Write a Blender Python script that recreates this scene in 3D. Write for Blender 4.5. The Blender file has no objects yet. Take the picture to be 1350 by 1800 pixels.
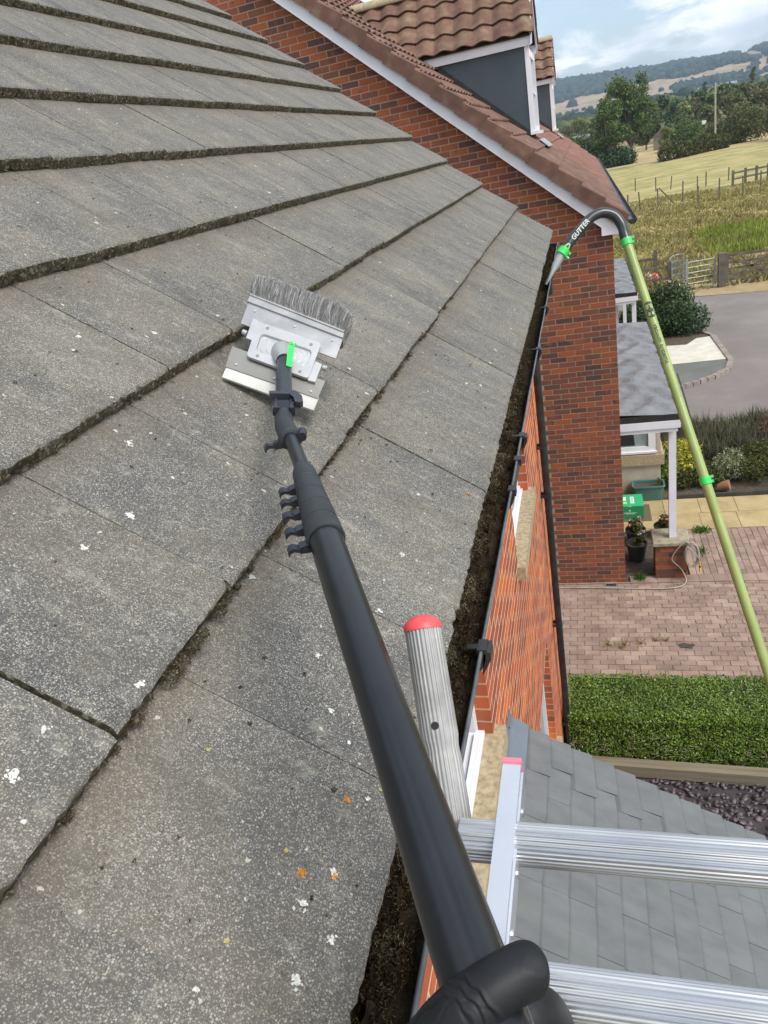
import bpy, math, random
import numpy as np
from math import sin, cos, tan, pi, radians, atan2, sqrt, floor
from mathutils import Vector, Matrix

SC = bpy.context.scene
COL = SC.collection
random.seed(7)
RNG = np.random.default_rng(11)
G = -6.42            # ground level; the camera's eye is the origin

# ------------------------------------------------------------------ camera
cam_d = bpy.data.cameras.new('camera'); cam = bpy.data.objects.new('camera', cam_d); COL.objects.link(cam)
Rw = Matrix(((0.9558205792, 0.2341445360, -0.1777170690),
             (0.0514523882, 0.4619822749, 0.8853954085),
             (0.2894126329, -0.8554231198, 0.4295248700)))
cam.matrix_world = Rw.transposed().to_4x4()
cam_d.sensor_fit = 'VERTICAL'; cam_d.sensor_height = 36.0; cam_d.lens = 36.0 * 1252.98 / 1800.0
cam_d.clip_start = 0.02; cam_d.clip_end = 20000
SC.camera = cam

# ------------------------------------------------------------------ world, sun, exposure
SUN_EL, SUN_AZ = radians(52), radians(118)      # azimuth from +Y towards +X
w = bpy.data.worlds.new('World'); SC.world = w; w.use_nodes = True
nt = w.node_tree; nt.nodes.clear()
def wn(t, **k):
    n = nt.nodes.new(t)
    for a, b in k.items(): setattr(n, a, b)
    return n
out = wn('ShaderNodeOutputWorld'); bg = wn('ShaderNodeBackground'); bg.inputs[1].default_value = 0.10
sky = wn('ShaderNodeTexSky', sky_type='NISHITA'); sky.sun_disc = False
sky.sun_elevation = SUN_EL; sky.sun_rotation = SUN_AZ; sky.air_density = 1.0; sky.dust_density = 1.5
tc = wn('ShaderNodeTexCoord'); sep = wn('ShaderNodeSeparateXYZ'); nt.links.new(tc.outputs['Generated'], sep.inputs[0])
# clouds: a layer seen in perspective (direction divided by its height)
addz = wn('ShaderNodeMath', operation='MAXIMUM'); addz.inputs[1].default_value = 0.0; nt.links.new(sep.outputs[2], addz.inputs[0])
addz2 = wn('ShaderNodeMath', operation='ADD'); addz2.inputs[1].default_value = 0.30; nt.links.new(addz.outputs[0], addz2.inputs[0])
dv = wn('ShaderNodeVectorMath', operation='DIVIDE'); nt.links.new(tc.outputs['Generated'], dv.inputs[0])
cmb = wn('ShaderNodeCombineXYZ'); [nt.links.new(addz2.outputs[0], cmb.inputs[i]) for i in range(3)]
nt.links.new(cmb.outputs[0], dv.inputs[1])
n1 = wn('ShaderNodeTexNoise'); n1.inputs['Scale'].default_value = 3.1; n1.inputs['Detail'].default_value = 9; n1.inputs['Roughness'].default_value = .62
n1.inputs['Distortion'].default_value = .25
nt.links.new(dv.outputs[0], n1.inputs['Vector'])
r1 = wn('ShaderNodeValToRGB'); r1.color_ramp.elements[0].position = .44; r1.color_ramp.elements[1].position = .54
r1.color_ramp.elements[0].color = (.10, .10, .10, 1)
nt.links.new(n1.outputs[0], r1.inputs[0])
n2 = wn('ShaderNodeTexNoise'); n2.inputs['Scale'].default_value = 4.2; n2.inputs['Detail'].default_value = 7
nt.links.new(dv.outputs[0], n2.inputs['Vector'])
r2 = wn('ShaderNodeValToRGB'); r2.color_ramp.elements[0].position = .35; r2.color_ramp.elements[1].position = .65
r2.color_ramp.elements[0].color = (4.9, 5.3, 5.7, 1); r2.color_ramp.elements[1].color = (8.2, 8.3, 8.2, 1)
nt.links.new(n2.outputs[0], r2.inputs[0])
mx = wn('ShaderNodeMix', data_type='RGBA')
nt.links.new(r1.outputs[0], mx.inputs[0]); nt.links.new(sky.outputs[0], mx.inputs[6]); nt.links.new(r2.outputs[0], mx.inputs[7])
nt.links.new(mx.outputs[2], bg.inputs[0]); nt.links.new(bg.outputs[0], out.inputs[0])

sd = bpy.data.lights.new('sun', 'SUN'); sun = bpy.data.objects.new('sun', sd); COL.objects.link(sun)
sd.energy = 1.7; sd.angle = radians(24); sd.color = (1, .955, .89)
sdir = Vector((sin(SUN_AZ) * cos(SUN_EL), cos(SUN_AZ) * cos(SUN_EL), sin(SUN_EL)))
sun.rotation_euler = sdir.to_track_quat('Z', 'Y').to_euler()
SC.view_settings.view_transform = 'Standard'; SC.view_settings.look = 'None'
SC.view_settings.exposure = 1.0; SC.view_settings.gamma = 1.0; SC.view_settings.use_curve_mapping = False
SC.render.engine = 'CYCLES'
SC.cycles.volume_bounces = 0; SC.cycles.max_bounces = 6; SC.cycles.transparent_max_bounces = 6

# ------------------------------------------------------------------ materials
class NT:
    def __init__(s, m): s.t = m.node_tree; s.p = s.t.nodes['Principled BSDF']
    def n(s, t, **k):
        n = s.t.nodes.new(t)
        for a, b in k.items():
            if a.startswith('i_'): n.inputs[a[2:]].default_value = b
            else: setattr(n, a, b)
        return n
    def l(s, a, b): s.t.links.new(a, b)
    def ramp(s, fac, stops, interp='LINEAR'):
        r = s.n('ShaderNodeValToRGB'); cr = r.color_ramp; cr.interpolation = interp
        while len(cr.elements) < len(stops): cr.elements.new(.5)
        for e, (p, c) in zip(cr.elements, stops):
            e.position = p; e.color = (*c, 1) if not isinstance(c, (int, float)) else (c, c, c, 1)
        s.l(fac, r.inputs[0]); return r.outputs[0]
    def mix(s, fac, a, b, blend='MIX'):
        m = s.n('ShaderNodeMix', data_type='RGBA', blend_type=blend)
        for v, i in ((fac, 0), (a, 6), (b, 7)):
            if hasattr(v, 'is_output') or hasattr(v, 'links'): s.l(v, m.inputs[i])
            else: m.inputs[i].default_value = v if i == 0 else (*v, 1)
        return m.outputs[2]
    def noise(s, vec, scale, detail=5, rough=.55, dist=0):
        n = s.n('ShaderNodeTexNoise'); n.inputs['Scale'].default_value = scale; n.inputs['Detail'].default_value = detail
        n.inputs['Roughness'].default_value = rough; n.inputs['Distortion'].default_value = dist
        s.l(vec, n.inputs['Vector']); return n.outputs[0]
    def voro(s, vec, scale, out='Distance', feature='F1'):
        n = s.n('ShaderNodeTexVoronoi', feature=feature); n.inputs['Scale'].default_value = scale
        s.l(vec, n.inputs['Vector']); return n.outputs[out]
    def pos(s, scale=(1, 1, 1), rot=(0, 0, 0)):
        g = s.n('ShaderNodeNewGeometry'); m = s.n('ShaderNodeMapping'); s.l(g.outputs['Position'], m.inputs[0])
        m.inputs['Rotation'].default_value = rot; m.inputs['Scale'].default_value = scale; return m.outputs[0]
    def bump(s, h, strength, dist=.01):
        b = s.n('ShaderNodeBump'); b.inputs['Strength'].default_value = strength; b.inputs['Distance'].default_value = dist
        s.l(h, b.inputs['Height']); s.l(b.outputs[0], s.p.inputs['Normal'])
    def rnd(s, island): 
        if island: return s.n('ShaderNodeNewGeometry').outputs['Random Per Island']
        return s.n('ShaderNodeObjectInfo').outputs['Random']
    def math(s, op, a, b=0.):
        m = s.n('ShaderNodeMath', operation=op)
        for v, i in ((a, 0), (b, 1)):
            if hasattr(v, 'links'): s.l(v, m.inputs[i])
            else: m.inputs[i].default_value = v
        return m.outputs[0]

def newmat(name, rough=.7, metal=0., spec=.5):
    m = bpy.data.materials.new(name); m.use_nodes = True; t = NT(m)
    t.p.inputs['Roughness'].default_value = rough; t.p.inputs['Metallic'].default_value = metal
    t.p.inputs['Specular IOR Level'].default_value = spec
    return m, t

def simple(name, stops, scale=8, detail=5, rough=.7, metal=0., spec=.5, bump=0., bscale=60., bdist=.004,
           stretch=(1, 1, 1), rot=(0, 0, 0), var=0., island=False, nrough=.55, rvar=0.):
    m, t = newmat(name, rough, metal, spec)
    if len(stops) == 1 or isinstance(stops[0], float): stops = [(0., stops if isinstance(stops[0], float) else stops[0]), (1., stops if isinstance(stops[0], float) else stops[0])]
    P = t.pos(stretch, rot)
    nz = t.noise(P, scale, detail, nrough)
    c = t.ramp(nz, stops)
    if var:
        h = t.n('ShaderNodeHueSaturation'); r = t.rnd(island)
        v = t.math('ADD', t.math('MULTIPLY', r, 2 * var), 1 - var); t.l(v, h.inputs['Value']); t.l(c, h.inputs['Color']); c = h.outputs[0]
    t.l(c, t.p.inputs['Base Color'])
    if rvar:
        t.l(t.math('ADD', t.math('MULTIPLY', nz, rvar), rough - rvar / 2), t.p.inputs['Roughness'])
    if bump: t.bump(t.noise(P, bscale, 4), bump, bdist)
    return m

def ramp2(a, b, lo=.3, hi=.7): return [(lo, a), (hi, b)]

TH = 0.702817826          # rafter pitch of our roof (40.3 deg)
def roof_tile_mat():
    m, t = newmat('concrete roof tile grey', .9, 0, .25)
    P = t.pos((1, 1, 1), (0, -TH, 0)); PS = t.pos((.30, 1, 1), (0, -TH, 0))
    g = t.n('ShaderNodeNewGeometry')
    rnd = t.rnd(False)
    rsh = t.n('ShaderNodeVectorMath', operation='ADD'); t.l(PS, rsh.inputs[0])
    cc = t.n('ShaderNodeCombineXYZ'); t.l(t.math('MULTIPLY', rnd, 40.), cc.inputs[0]); t.l(cc.outputs[0], rsh.inputs[1])
    big = t.noise(rsh.outputs[0], 5.0, 5, .6)
    base = t.ramp(big, [(.30, (.070, .070, .071)), (.45, (.102, .099, .095)), (.60, (.134, .124, .106)), (.76, (.162, .150, .128))])
    hv = t.n('ShaderNodeHueSaturation'); t.l(base, hv.inputs['Color']); t.l(t.math('ADD', t.math('MULTIPLY', rnd, .16), .92), hv.inputs['Value'])
    base = hv.outputs[0]
    # mineral speckle, denser in patches
    sp = t.noise(P, 430, 2, .55)
    dens = t.noise(rsh.outputs[0], 9, 4, .6)
    def grains(scale, keep, rad):
        v = t.n('ShaderNodeTexVoronoi'); v.inputs['Scale'].default_value = scale; t.l(P, v.inputs['Vector'])
        c_ = t.n('ShaderNodeSeparateColor'); t.l(v.outputs['Color'], c_.inputs[0])
        k_ = t.ramp(t.math('ADD', c_.outputs[0], t.math('MULTIPLY', t.math('SUBTRACT', dens, .5), .9)), [(keep, 0.), (keep + .18, 1.)])
        d_ = t.ramp(t.math('SUBTRACT', v.outputs['Distance'], t.math('MULTIPLY', c_.outputs[1], .22)), [(rad, 1.), (rad + .16, 0.)])
        return t.math('MULTIPLY', k_, d_), c_.outputs[2]
    g1, cr1 = grains(370, .50, .20); g2, cr2 = grains(640, .42, .26)
    spk = t.math('MAXIMUM', t.math('MULTIPLY', g1, t.math('ADD', .45, t.math('MULTIPLY', cr1, .55))), t.math('MULTIPLY', g2, t.math('ADD', .3, t.math('MULTIPLY', cr2, .5))))
    lightc = t.ramp(t.noise(P, 90, 2), [(.35, (.50, .465, .37)), (.65, (.54, .53, .50))])
    col = t.mix(t.math('MULTIPLY', spk, .74), base, lightc)
    dk = t.ramp(t.noise(P, 260, 2, .6), [(.32, 1.), (.42, 0.)])
    col = t.mix(t.math('MULTIPLY', dk, .55), col, (.035, .035, .034))
    # pale weather streaks running down the slope
    PT = t.pos((.07, 1, 1), (0, -TH, 0)); st = t.noise(PT, 42, 5, .7)
    col = t.mix(t.math('MULTIPLY', t.ramp(st, [(.54, 0.), (.72, 1.)]), .38), col, (.40, .39, .33))
    st2 = t.noise(PT, 14, 3, .6)
    col = t.mix(t.math('MULTIPLY', t.ramp(st2, [(.30, 1.), (.45, 0.)]), .30), col, (.07, .068, .06))
    # dusty stain kept where each tile tucks under the next course (tile's own space)
    oc = t.n('ShaderNodeTexCoord'); so = t.n('ShaderNodeSeparateXYZ'); t.l(oc.outputs['Object'], so.inputs[0])
    wob = t.math('ADD', so.outputs[1], t.math('MULTIPLY', t.noise(P, 7, 4), .12))
    stain = t.ramp(wob, [(.300, 0.), (.385, 1.)])
    col = t.mix(t.math('MULTIPLY', stain, .32), col, (.145, .118, .085))
    col = t.mix(t.math('MULTIPLY', t.ramp(t.noise(t.pos((.5, 1, 1), (0, -TH, 0)), 2.1, 5, .6), [(.52, 0.), (.70, 1.)]), .16), col, (.175, .150, .118))
    # lichen: white, a few orange and yellow spots
    wob3 = t.n('ShaderNodeVectorMath', operation='ADD'); nn = t.n('ShaderNodeTexNoise'); nn.inputs['Scale'].default_value = 60
    t.l(P, nn.inputs['Vector']); sc_ = t.n('ShaderNodeVectorMath', operation='SCALE'); t.l(nn.outputs['Color'], sc_.inputs[0]); sc_.inputs['Scale'].default_value = .02
    t.l(P, wob3.inputs[0]); t.l(sc_.outputs[0], wob3.inputs[1])
    def spots(scale, thr, keep):
        v = t.n('ShaderNodeTexVoronoi'); v.inputs['Scale'].default_value = scale; t.l(wob3.outputs[0], v.inputs['Vector'])
        s_ = t.n('ShaderNodeSeparateColor'); t.l(v.outputs['Color'], s_.inputs[0])
        kp = t.ramp(s_.outputs[0], [(keep - .01, 1.), (keep, 0.)], 'CONSTANT')
        rr = t.math('MULTIPLY', s_.outputs[1], thr)
        d = t.math('LESS_THAN', v.outputs['Distance'], rr)
        return t.math('MULTIPLY', kp, d)
    col = t.mix(t.math('MULTIPLY', spots(24, .11, .40), .8), col, (.60, .60, .55))
    col = t.mix(t.math('MULTIPLY', spots(50, .14, .35), .65), col, (.55, .55, .47))
    col = t.mix(t.math('MULTIPLY', spots(9, .05, .10), .5), col, (.40, .20, .07))
    col = t.mix(t.math('MULTIPLY', spots(17, .12, .25), .8), col, (.045, .038, .024))
    # fresh cut-looking riser: gritty brown-olive aggregate
    nrm = t.n('ShaderNodeVectorMath', operation='DOT_PRODUCT'); t.l(g.outputs['True Normal'], nrm.inputs[0]); nrm.inputs[1].default_value = (sin(TH), 0, cos(TH))
    up = t.ramp(nrm.outputs['Value'], [(.45, 1.), (.75, 0.)])
    ag = t.voro(P, 190, 'Color'); sg = t.n('ShaderNodeSeparateColor'); t.l(ag, sg.inputs[0])
    agc = t.ramp(sg.outputs[0], [(.0, (.055, .047, .032)), (.45, (.115, .098, .068)), (.8, (.165, .145, .105)), (.95, (.36, .34, .28))])
    agc = t.mix(t.ramp(t.noise(P, 30, 3), [(.45, 0.), (.65, .7)]), agc, (.045, .043, .024))
    col = t.mix(up, col, agc)
    t.l(col, t.p.inputs['Base Color'])
    h = t.math('ADD', t.math('MULTIPLY', sp, .8), t.math('MULTIPLY', sg.outputs[1], t.math('MULTIPLY', up, 1.6)))
    t.bump(h, .55, .004)
    return m

def brick_mat(name, island, sun_warm=0.):
    m, t = newmat(name, .85, 0, .3)
    P = t.pos((1, 1, 1)); r = t.rnd(island)
    a = (.195 + sun_warm * .19, .070 + sun_warm * .025, .043)
    stops = [(0., (.078 + sun_warm * .11, .050 + sun_warm * .02, .046)), (.07, (.110 + sun_warm * .14, .052 + sun_warm * .02, .043)), (.20, (.150 + sun_warm * .14, .062 + sun_warm * .02, .043)), (.5, a), (.68, (.235 + sun_warm * .22, .076 + sun_warm * .035, .040)),
             (.88, (.29 + sun_warm * .22, .090 + sun_warm * .05, .036)), (1., (.30 + sun_warm * .30, .082 + sun_warm * .08, .040))]
    c = t.ramp(r, stops)
    # kiss marks: orange or purple bands across the stretcher
    PB = t.pos((1, 1, .6)); o = t.n('ShaderNodeVectorMath', operation='ADD'); t.l(PB, o.inputs[0])
    cc = t.n('ShaderNodeCombineXYZ'); t.l(t.math('MULTIPLY', r, 31.), cc.inputs[0]); t.l(cc.outputs[0], o.inputs[1])
    band = t.noise(o.outputs[0], 9, 2, .5)
    c = t.mix(t.math('MULTIPLY', t.ramp(band, [(.58, 0.), (.66, 1.)]), .6 - sun_warm * .3), c, (.26 + sun_warm * .28, .078 + sun_warm * .06, .034))
    c = t.mix(t.math('MULTIPLY', t.ramp(band, [(.32, 1.), (.40, 0.)]), .5 - sun_warm * .25), c, (.074 + sun_warm * .07, .052, .050))
    fine = t.noise(P, 140, 4, .6)
    c = t.mix(.35, c, t.ramp(fine, [(.3, (.35, .35, .35)), (.7, (.75, .72, .70))]), 'OVERLAY')
    t.l(c, t.p.inputs['Base Color']); t.bump(t.noise(P, 170, 4, .6), .5, .003)
    return m

def foliage_mat(name, stops, rough=.6, trans=.25, spec=.3):
    m, t = newmat(name, rough, 0, spec)
    g = t.n('ShaderNodeNewGeometry')
    c = t.ramp(g.outputs['Random Per Island'], stops)
    P = t.pos(); cl = t.ramp(t.noise(P, .9, 3), [(.3, .72), (.7, 1.2)])
    c = t.mix(1., c, cl, 'MULTIPLY')
    t.l(c, t.p.inputs['Base Color'])
    tr = t.n('ShaderNodeBsdfTranslucent'); t.l(c, tr.inputs[0]); ms = t.n('ShaderNodeMixShader'); ms.inputs[0].default_value = trans
    o = [x for x in t.t.nodes if x.type == 'OUTPUT_MATERIAL'][0]
    t.l(t.p.outputs[0], ms.inputs[1]); t.l(tr.outputs[0], ms.inputs[2]); t.l(ms.outputs[0], o.inputs[0])
    return m

def glass_mat():
    m, t = newmat('window glass', .03, 0, .8); t.p.inputs['Base Color'].default_value = (.05, .07, .075, 1); return m

M = dict(
 tile=roof_tile_mat(),
 mortar_roof=simple('pale verge mortar', ramp2((.20, .19, .16), (.34, .325, .28)), 14, bump=.4, bscale=150),
 underlay=simple('black roofing felt', ramp2((.012, .012, .012), (.03, .03, .028))),
 brick=brick_mat('red brown brick', False), brick_s=brick_mat('red brown brick joined', True),
 brick_w=brick_mat('sunlit red brick', False, 1.), brick_ws=brick_mat('sunlit red brick joined', True, 1.),  # same brick as the gable, with the sun's warmth put into its colour
 mortar=simple('sandy mortar', ramp2((.28, .195, .145), (.38, .28, .205)), 30, bump=.3, bscale=200),
 mortar_w=simple('pale sandy mortar', ramp2((.56, .42, .30), (.68, .53, .39)), 30), brick_tex=None,
 white=simple('white upvc', ramp2((.70, .71, .76), (.80, .80, .83)), 2.5, rough=.35, bump=.02, bscale=8),
 whitewood=simple('white painted post', ramp2((.66, .67, .74), (.78, .78, .82)), 4, rough=.5),
 black=simple('black gutter plastic', ramp2((.012, .013, .015), (.035, .036, .038)), 12, rough=.38, rvar=.3),
 blackrim=simple('black plastic lip sky sheen', ramp2((.055, .062, .07), (.12, .13, .14)), 25, rough=.32),  # same black plastic, lightened to paint in the sky's sheen on the lip
 muck=simple('gutter silt', [(.25, (.012, .009, .006)), (.5, (.030, .022, .014)), (.75, (.055, .045, .022))], 35, 7, rough=.95, spec=.1, bump=.9, bscale=120, bdist=.01),
 clean=simple('dirty gutter floor', ramp2((.04, .042, .036), (.11, .11, .095)), 9, rough=.5),
 stone=simple('buff cast stone', [(.3, (.24, .185, .11)), (.5, (.37, .30, .19)), (.7, (.47, .395, .265))], 38, 8, rough=.9, bump=.5, bscale=130),
 stone_in=simple('cream render stone', ramp2((.40, .35, .27), (.50, .45, .36)), 5, rough=.9, bump=.15, bscale=90),
 coping=simple('weathered coping stone', [(.3, (.17, .145, .095)), (.55, (.31, .27, .19)), (.75, (.40, .36, .27))], 11, 7, rough=.95, bump=.4, bscale=90),
 flash=simple('blue grey flashing', ramp2((.13, .155, .19), (.17, .20, .24)), 5, rough=.42, metal=.1),
 shingle=simple('grey synthetic slate', ramp2((.125, .133, .137), (.165, .172, .172)), 6, 7, rough=.62, bump=.35, bscale=110, stretch=(1, 2.2, 1), var=.10),
 glass=glass_mat(),
 dark=simple('dark interior', ramp2((.012, .014, .014), (.02, .02, .02))),
 clay=simple('red brown concrete pantile', [(.25, (.095, .052, .038)), (.5, (.145, .076, .054)), (.72, (.21, .128, .09))], 7, 7, rough=.85, bump=.3, bscale=120, var=.16),
 clay_s=simple('red brown concrete pantile joined', [(.25, (.115, .055, .040)), (.5, (.19, .085, .060)), (.72, (.26, .135, .095))], 7, 7, rough=.85, bump=.3, bscale=120, var=.16, island=True),
 clay_l=simple('lichened dormer pantile', [(.28, (.095, .052, .038)), (.48, (.150, .080, .056)), (.62, (.19, .125, .08)), (.78, (.25, .21, .13))], 5, 7, rough=.9, bump=.3, bscale=110, var=.14, nrough=.62),
 ridge=simple('pale lichened ridge tile', ramp2((.30, .235, .145), (.44, .375, .26)), 9, 6, rough=.9, bump=.3),
 cheek=simple('slate blue cladding', ramp2((.045, .062, .074), (.056, .075, .088)), 3, rough=.55),
 lead=simple('lead grey', ramp2((.22, .25, .28), (.38, .41, .44)), 5, rough=.4, metal=.3),
)
def felt_mat():
    m, t = newmat('grey lead canopy sheet', .36, .15, .5)
    P = t.pos((1, 1, 1)); n = t.noise(P, 3, 5); t.l(t.ramp(n, ramp2((.165, .168, .178), (.235, .24, .25))), t.p.inputs['Base Color']); t.bump(t.noise(t.pos((1.6, 1, 1)), 5, 4, .6, 1.5), .35, .05)
    return m
M['felt'] = felt_mat()
def bricktex():
    m, t = newmat('plain brick face', .9, 0, .3); b = t.n('ShaderNodeTexBrick'); b.inputs['Scale'].default_value = 1
    b.inputs['Brick Width'].default_value = .225; b.inputs['Row Height'].default_value = .075; b.inputs['Mortar Size'].default_value = .01
    b.inputs['Color1'].default_value = (.13, .06, .05, 1); b.inputs['Color2'].default_value = (.21, .065, .04, 1); b.inputs['Mortar'].default_value = (.33, .25, .17, 1)
    g = t.n('ShaderNodeNewGeometry'); s = t.n('ShaderNodeSeparateXYZ'); t.l(g.outputs['Position'], s.inputs[0]); c = t.n('ShaderNodeCombineXYZ')
    t.l(t.math('ADD', s.outputs[0], s.outputs[1]), c.inputs[0]); t.l(s.outputs[2], c.inputs[1]); t.l(c.outputs[0], b.inputs['Vector'])
    t.l(b.outputs[0], t.p.inputs['Base Color']); return m
M['brick_tex'] = bricktex()

def shingle_mat():
    m, t = newmat('grey synthetic slate shingle', .6, 0, .4); P = t.pos((1, 2.2, 1)); rn = t.rnd(False)
    c = t.ramp(t.noise(P, 6, 7), ramp2((.115, .125, .131), (.155, .163, .168)))
    h = t.n('ShaderNodeHueSaturation'); t.l(c, h.inputs['Color']); t.l(t.math('ADD', t.math('MULTIPLY', rn, .10), .94), h.inputs['Value']); c = h.outputs[0]
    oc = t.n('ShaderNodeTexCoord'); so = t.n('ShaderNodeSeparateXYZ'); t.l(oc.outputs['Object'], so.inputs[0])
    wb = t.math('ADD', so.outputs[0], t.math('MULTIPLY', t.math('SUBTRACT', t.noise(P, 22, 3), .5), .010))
    c = t.mix(t.math('MULTIPLY', t.ramp(wb, [(.0, 1.), (.008, .75), (.018, 0.)]), .42), c, (.045, .048, .048))  # course head darkened: dirt, plus the overlap's shade painted into the colour
    c = t.mix(t.math('MULTIPLY', t.ramp(t.noise(P, 2.2, 5), [(.55, 0.), (.7, 1.)]), .25), c, (.15, .185, .15))
    t.l(c, t.p.inputs['Base Color']); t.bump(t.noise(P, 110, 4), .35, .004); return m
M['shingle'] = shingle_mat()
# ------------------------------------------------------------------ mesh helpers
class MB:
    def __init__(s): s.v = []; s.f = []; s.m = []
    def add(s, v, f, mi=0):
        o = len(s.v); s.v += [tuple(p) for p in v]; s.f += [tuple(i + o for i in q) for q in f]; s.m += [mi] * len(f); return s
    def box(s, x0, x1, y0, y1, z0, z1, mi=0, T=None):
        v = [(x, y, z) for x in (x0, x1) for y in (y0, y1) for z in (z0, z1)]
        if T: v = [tuple(T(Vector(p))) for p in v]
        return s.add(v, [(0, 1, 3, 2), (4, 6, 7, 5), (0, 4, 5, 1), (2, 3, 7, 6), (0, 2, 6, 4), (1, 5, 7, 3)], mi)
    def prism(s, poly, T, t, mi=0):
        """poly: 2-D outline, T(a,b,c) -> point; c runs 0..t"""
        n = len(poly); v = [tuple(T(a, b, 0)) for a, b in poly] + [tuple(T(a, b, t)) for a, b in poly]
        f = [tuple(range(n))[::-1], tuple(range(n, 2 * n))] + [(i, (i + 1) % n, n + (i + 1) % n, n + i) for i in range(n)]
        return s.add(v, f, mi)
    def tube(s, pts, r, seg=12, mi=0, caps=True, flute=0, depth=.0):
        P = [Vector(p) for p in pts]; n = len(P); R = r if hasattr(r, '__len__') else [r] * n
        T = []
        for i in range(n):
            a = P[min(i + 1, n - 1)] - P[max(i - 1, 0)]; T.append(a.normalized())
        up = Vector((0, 0, 1)) if abs(T[0].z) < .9 else Vector((0, 1, 0)); u = T[0].cross(up).normalized(); V = []
        for i in range(n):
            u = (u - T[i] * u.dot(T[i])).normalized(); w_ = T[i].cross(u)
            for k in range(seg):
                a = 2 * pi * k / seg; rr = R[i]
                if flute: rr *= 1 - depth * (1 if (k % 4) in (0, 1) else 0)
                V.append(P[i] + (u * cos(a) + w_ * sin(a)) * rr)
        F = [(i * seg + k, i * seg + (k + 1) % seg, (i + 1) * seg + (k + 1) % seg, (i + 1) * seg + k) for i in range(n - 1) for k in range(seg)]
        if caps: F += [tuple(range(seg))[::-1], tuple((n - 1) * seg + k for k in range(seg))]
        return s.add(V, F, mi)
    def mesh(s, name, mats, smooth=None):
        me = bpy.data.meshes.new(name); me.from_pydata(s.v, [], s.f)
        for m in (mats if isinstance(mats, (list, tuple)) else [mats]): me.materials.append(m)
        if any(s.m): me.polygons.foreach_set('material_index', s.m)
        if smooth:
            me.polygons.foreach_set('use_smooth', [True] * len(s.f)); me.set_sharp_from_angle(angle=radians(smooth))
        me.update(); return me

def link(name, me, parent=None, loc=None, rot=None, scale=None, kind=None):
    o = bpy.data.objects.new(name, me); COL.objects.link(o)
    if parent: o.parent = parent
    if loc is not None: o.location = loc
    if rot is not None: o.rotation_euler = rot
    if scale is not None: o.scale = scale
    if kind: o['kind'] = kind
    return o
def part(name, mb, mat, parent=None, smooth=None, kind=None, label=None):
    o = link(name, mb.mesh(name, mat, smooth), parent, kind=kind)
    if label: o['label'] = label
    return o
def thing(name, label, cat, loc=(0, 0, 0), group=None, obj=None):
    o = obj or bpy.data.objects.new(name, None)
    if not obj: COL.objects.link(o); o.location = loc; o.empty_display_size = .1
    o['label'] = label; o['category'] = cat
    if group: o['group'] = group
    return o
def structure(name, mb, mat, smooth=None): return part(name, mb, mat, None, smooth, 'structure')

def fast_mesh(name, V, F, mats, smooth=False):
    """V (n,3) and F (m,k) numpy arrays"""
    me = bpy.data.meshes.new(name); k = F.shape[1]
    me.vertices.add(len(V)); me.vertices.foreach_set('co', V.astype(np.float32).ravel())
    me.loops.add(F.size); me.loops.foreach_set('vertex_index', F.astype(np.int32).ravel())
    me.polygons.add(len(F)); me.polygons.foreach_set('loop_start', np.arange(0, F.size, k, dtype=np.int32))
    for m in (mats if isinstance(mats, (list, tuple)) else [mats]): me.materials.append(m)
    me.update(calc_edges=True)
    if smooth: me.polygons.foreach_set('use_smooth', [True] * len(F))
    return me
def leaves(C, size, aspect=.5, rng=RNG, N=None, nb=.0, jit=.4, tri=False):
    """one leaf-shaped quad (rhombus) per centre; N = preferred normals"""
    n = len(C); a = rng.normal(size=(n, 3))
    if N is not None: a = a * (1 - nb) + N * nb * 2
    a /= np.linalg.norm(a, axis=1)[:, None] + 1e-9
    b = rng.normal(size=(n, 3)); b -= a * (a * b).sum(1)[:, None]; b /= np.linalg.norm(b, axis=1)[:, None] + 1e-9
    c = np.cross(a, b); s = (size * (1 + jit * rng.uniform(-1, 1, n)))[:, None] if np.isscalar(size) else size[:, None]
    p0 = C - b * s * .5; p1 = C + c * s * aspect * .5; p2 = C + b * s * .5; p3 = C - c * s * aspect * .5
    V = np.stack([p0, p1, p2, p3], 1).reshape(-1, 3); F = np.arange(4 * n).reshape(-1, 4)
    return V, F
def blades(B, H, W_, lean, rng=RNG, up=(0, 0, 1)):
    """thin upright blades (triangles); B bases, H heights"""
    n = len(B); up = np.array(up, float); d = rng.normal(size=(n, 3)) * lean + up; d /= np.linalg.norm(d, axis=1)[:, None]
    s = rng.normal(size=(n, 3)); s -= d * (d * s).sum(1)[:, None]; s /= np.linalg.norm(s, axis=1)[:, None]
    V = np.stack([B - s * W_ / 2, B + s * W_ / 2, B + d * H[:, None]], 1).reshape(-1, 3); return V, np.arange(3 * n).reshape(-1, 3)
def blob_pts(lobes, n, rng, shell=.55):
    """points in the outer part of a union of ellipsoids [(cx,cy,cz,rx,ry,rz)]"""
    L = np.array(lobes, float); w_ = (L[:, 3] * L[:, 5]); w_ = w_ / w_.sum(); idx = rng.choice(len(L), n, p=w_)
    d = rng.normal(size=(n, 3)); d /= np.linalg.norm(d, axis=1)[:, None]
    r = shell + (1 - shell) * rng.uniform(0, 1, n) ** .6; r *= 1 + .12 * rng.normal(size=n)
    return L[idx, :3] + d * r[:, None] * L[idx, 3:], d
def fnoise(x, y, s=1., seed=0):
    return (sin(x * 1.7 * s + seed) * cos(y * 2.3 * s + seed * 1.3) + .5 * sin(x * 4.1 * s + y * 3.3 * s + seed) + .25 * sin(x * 9.7 * s - y * 8.1 * s + seed * 2)) / 1.75

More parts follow.
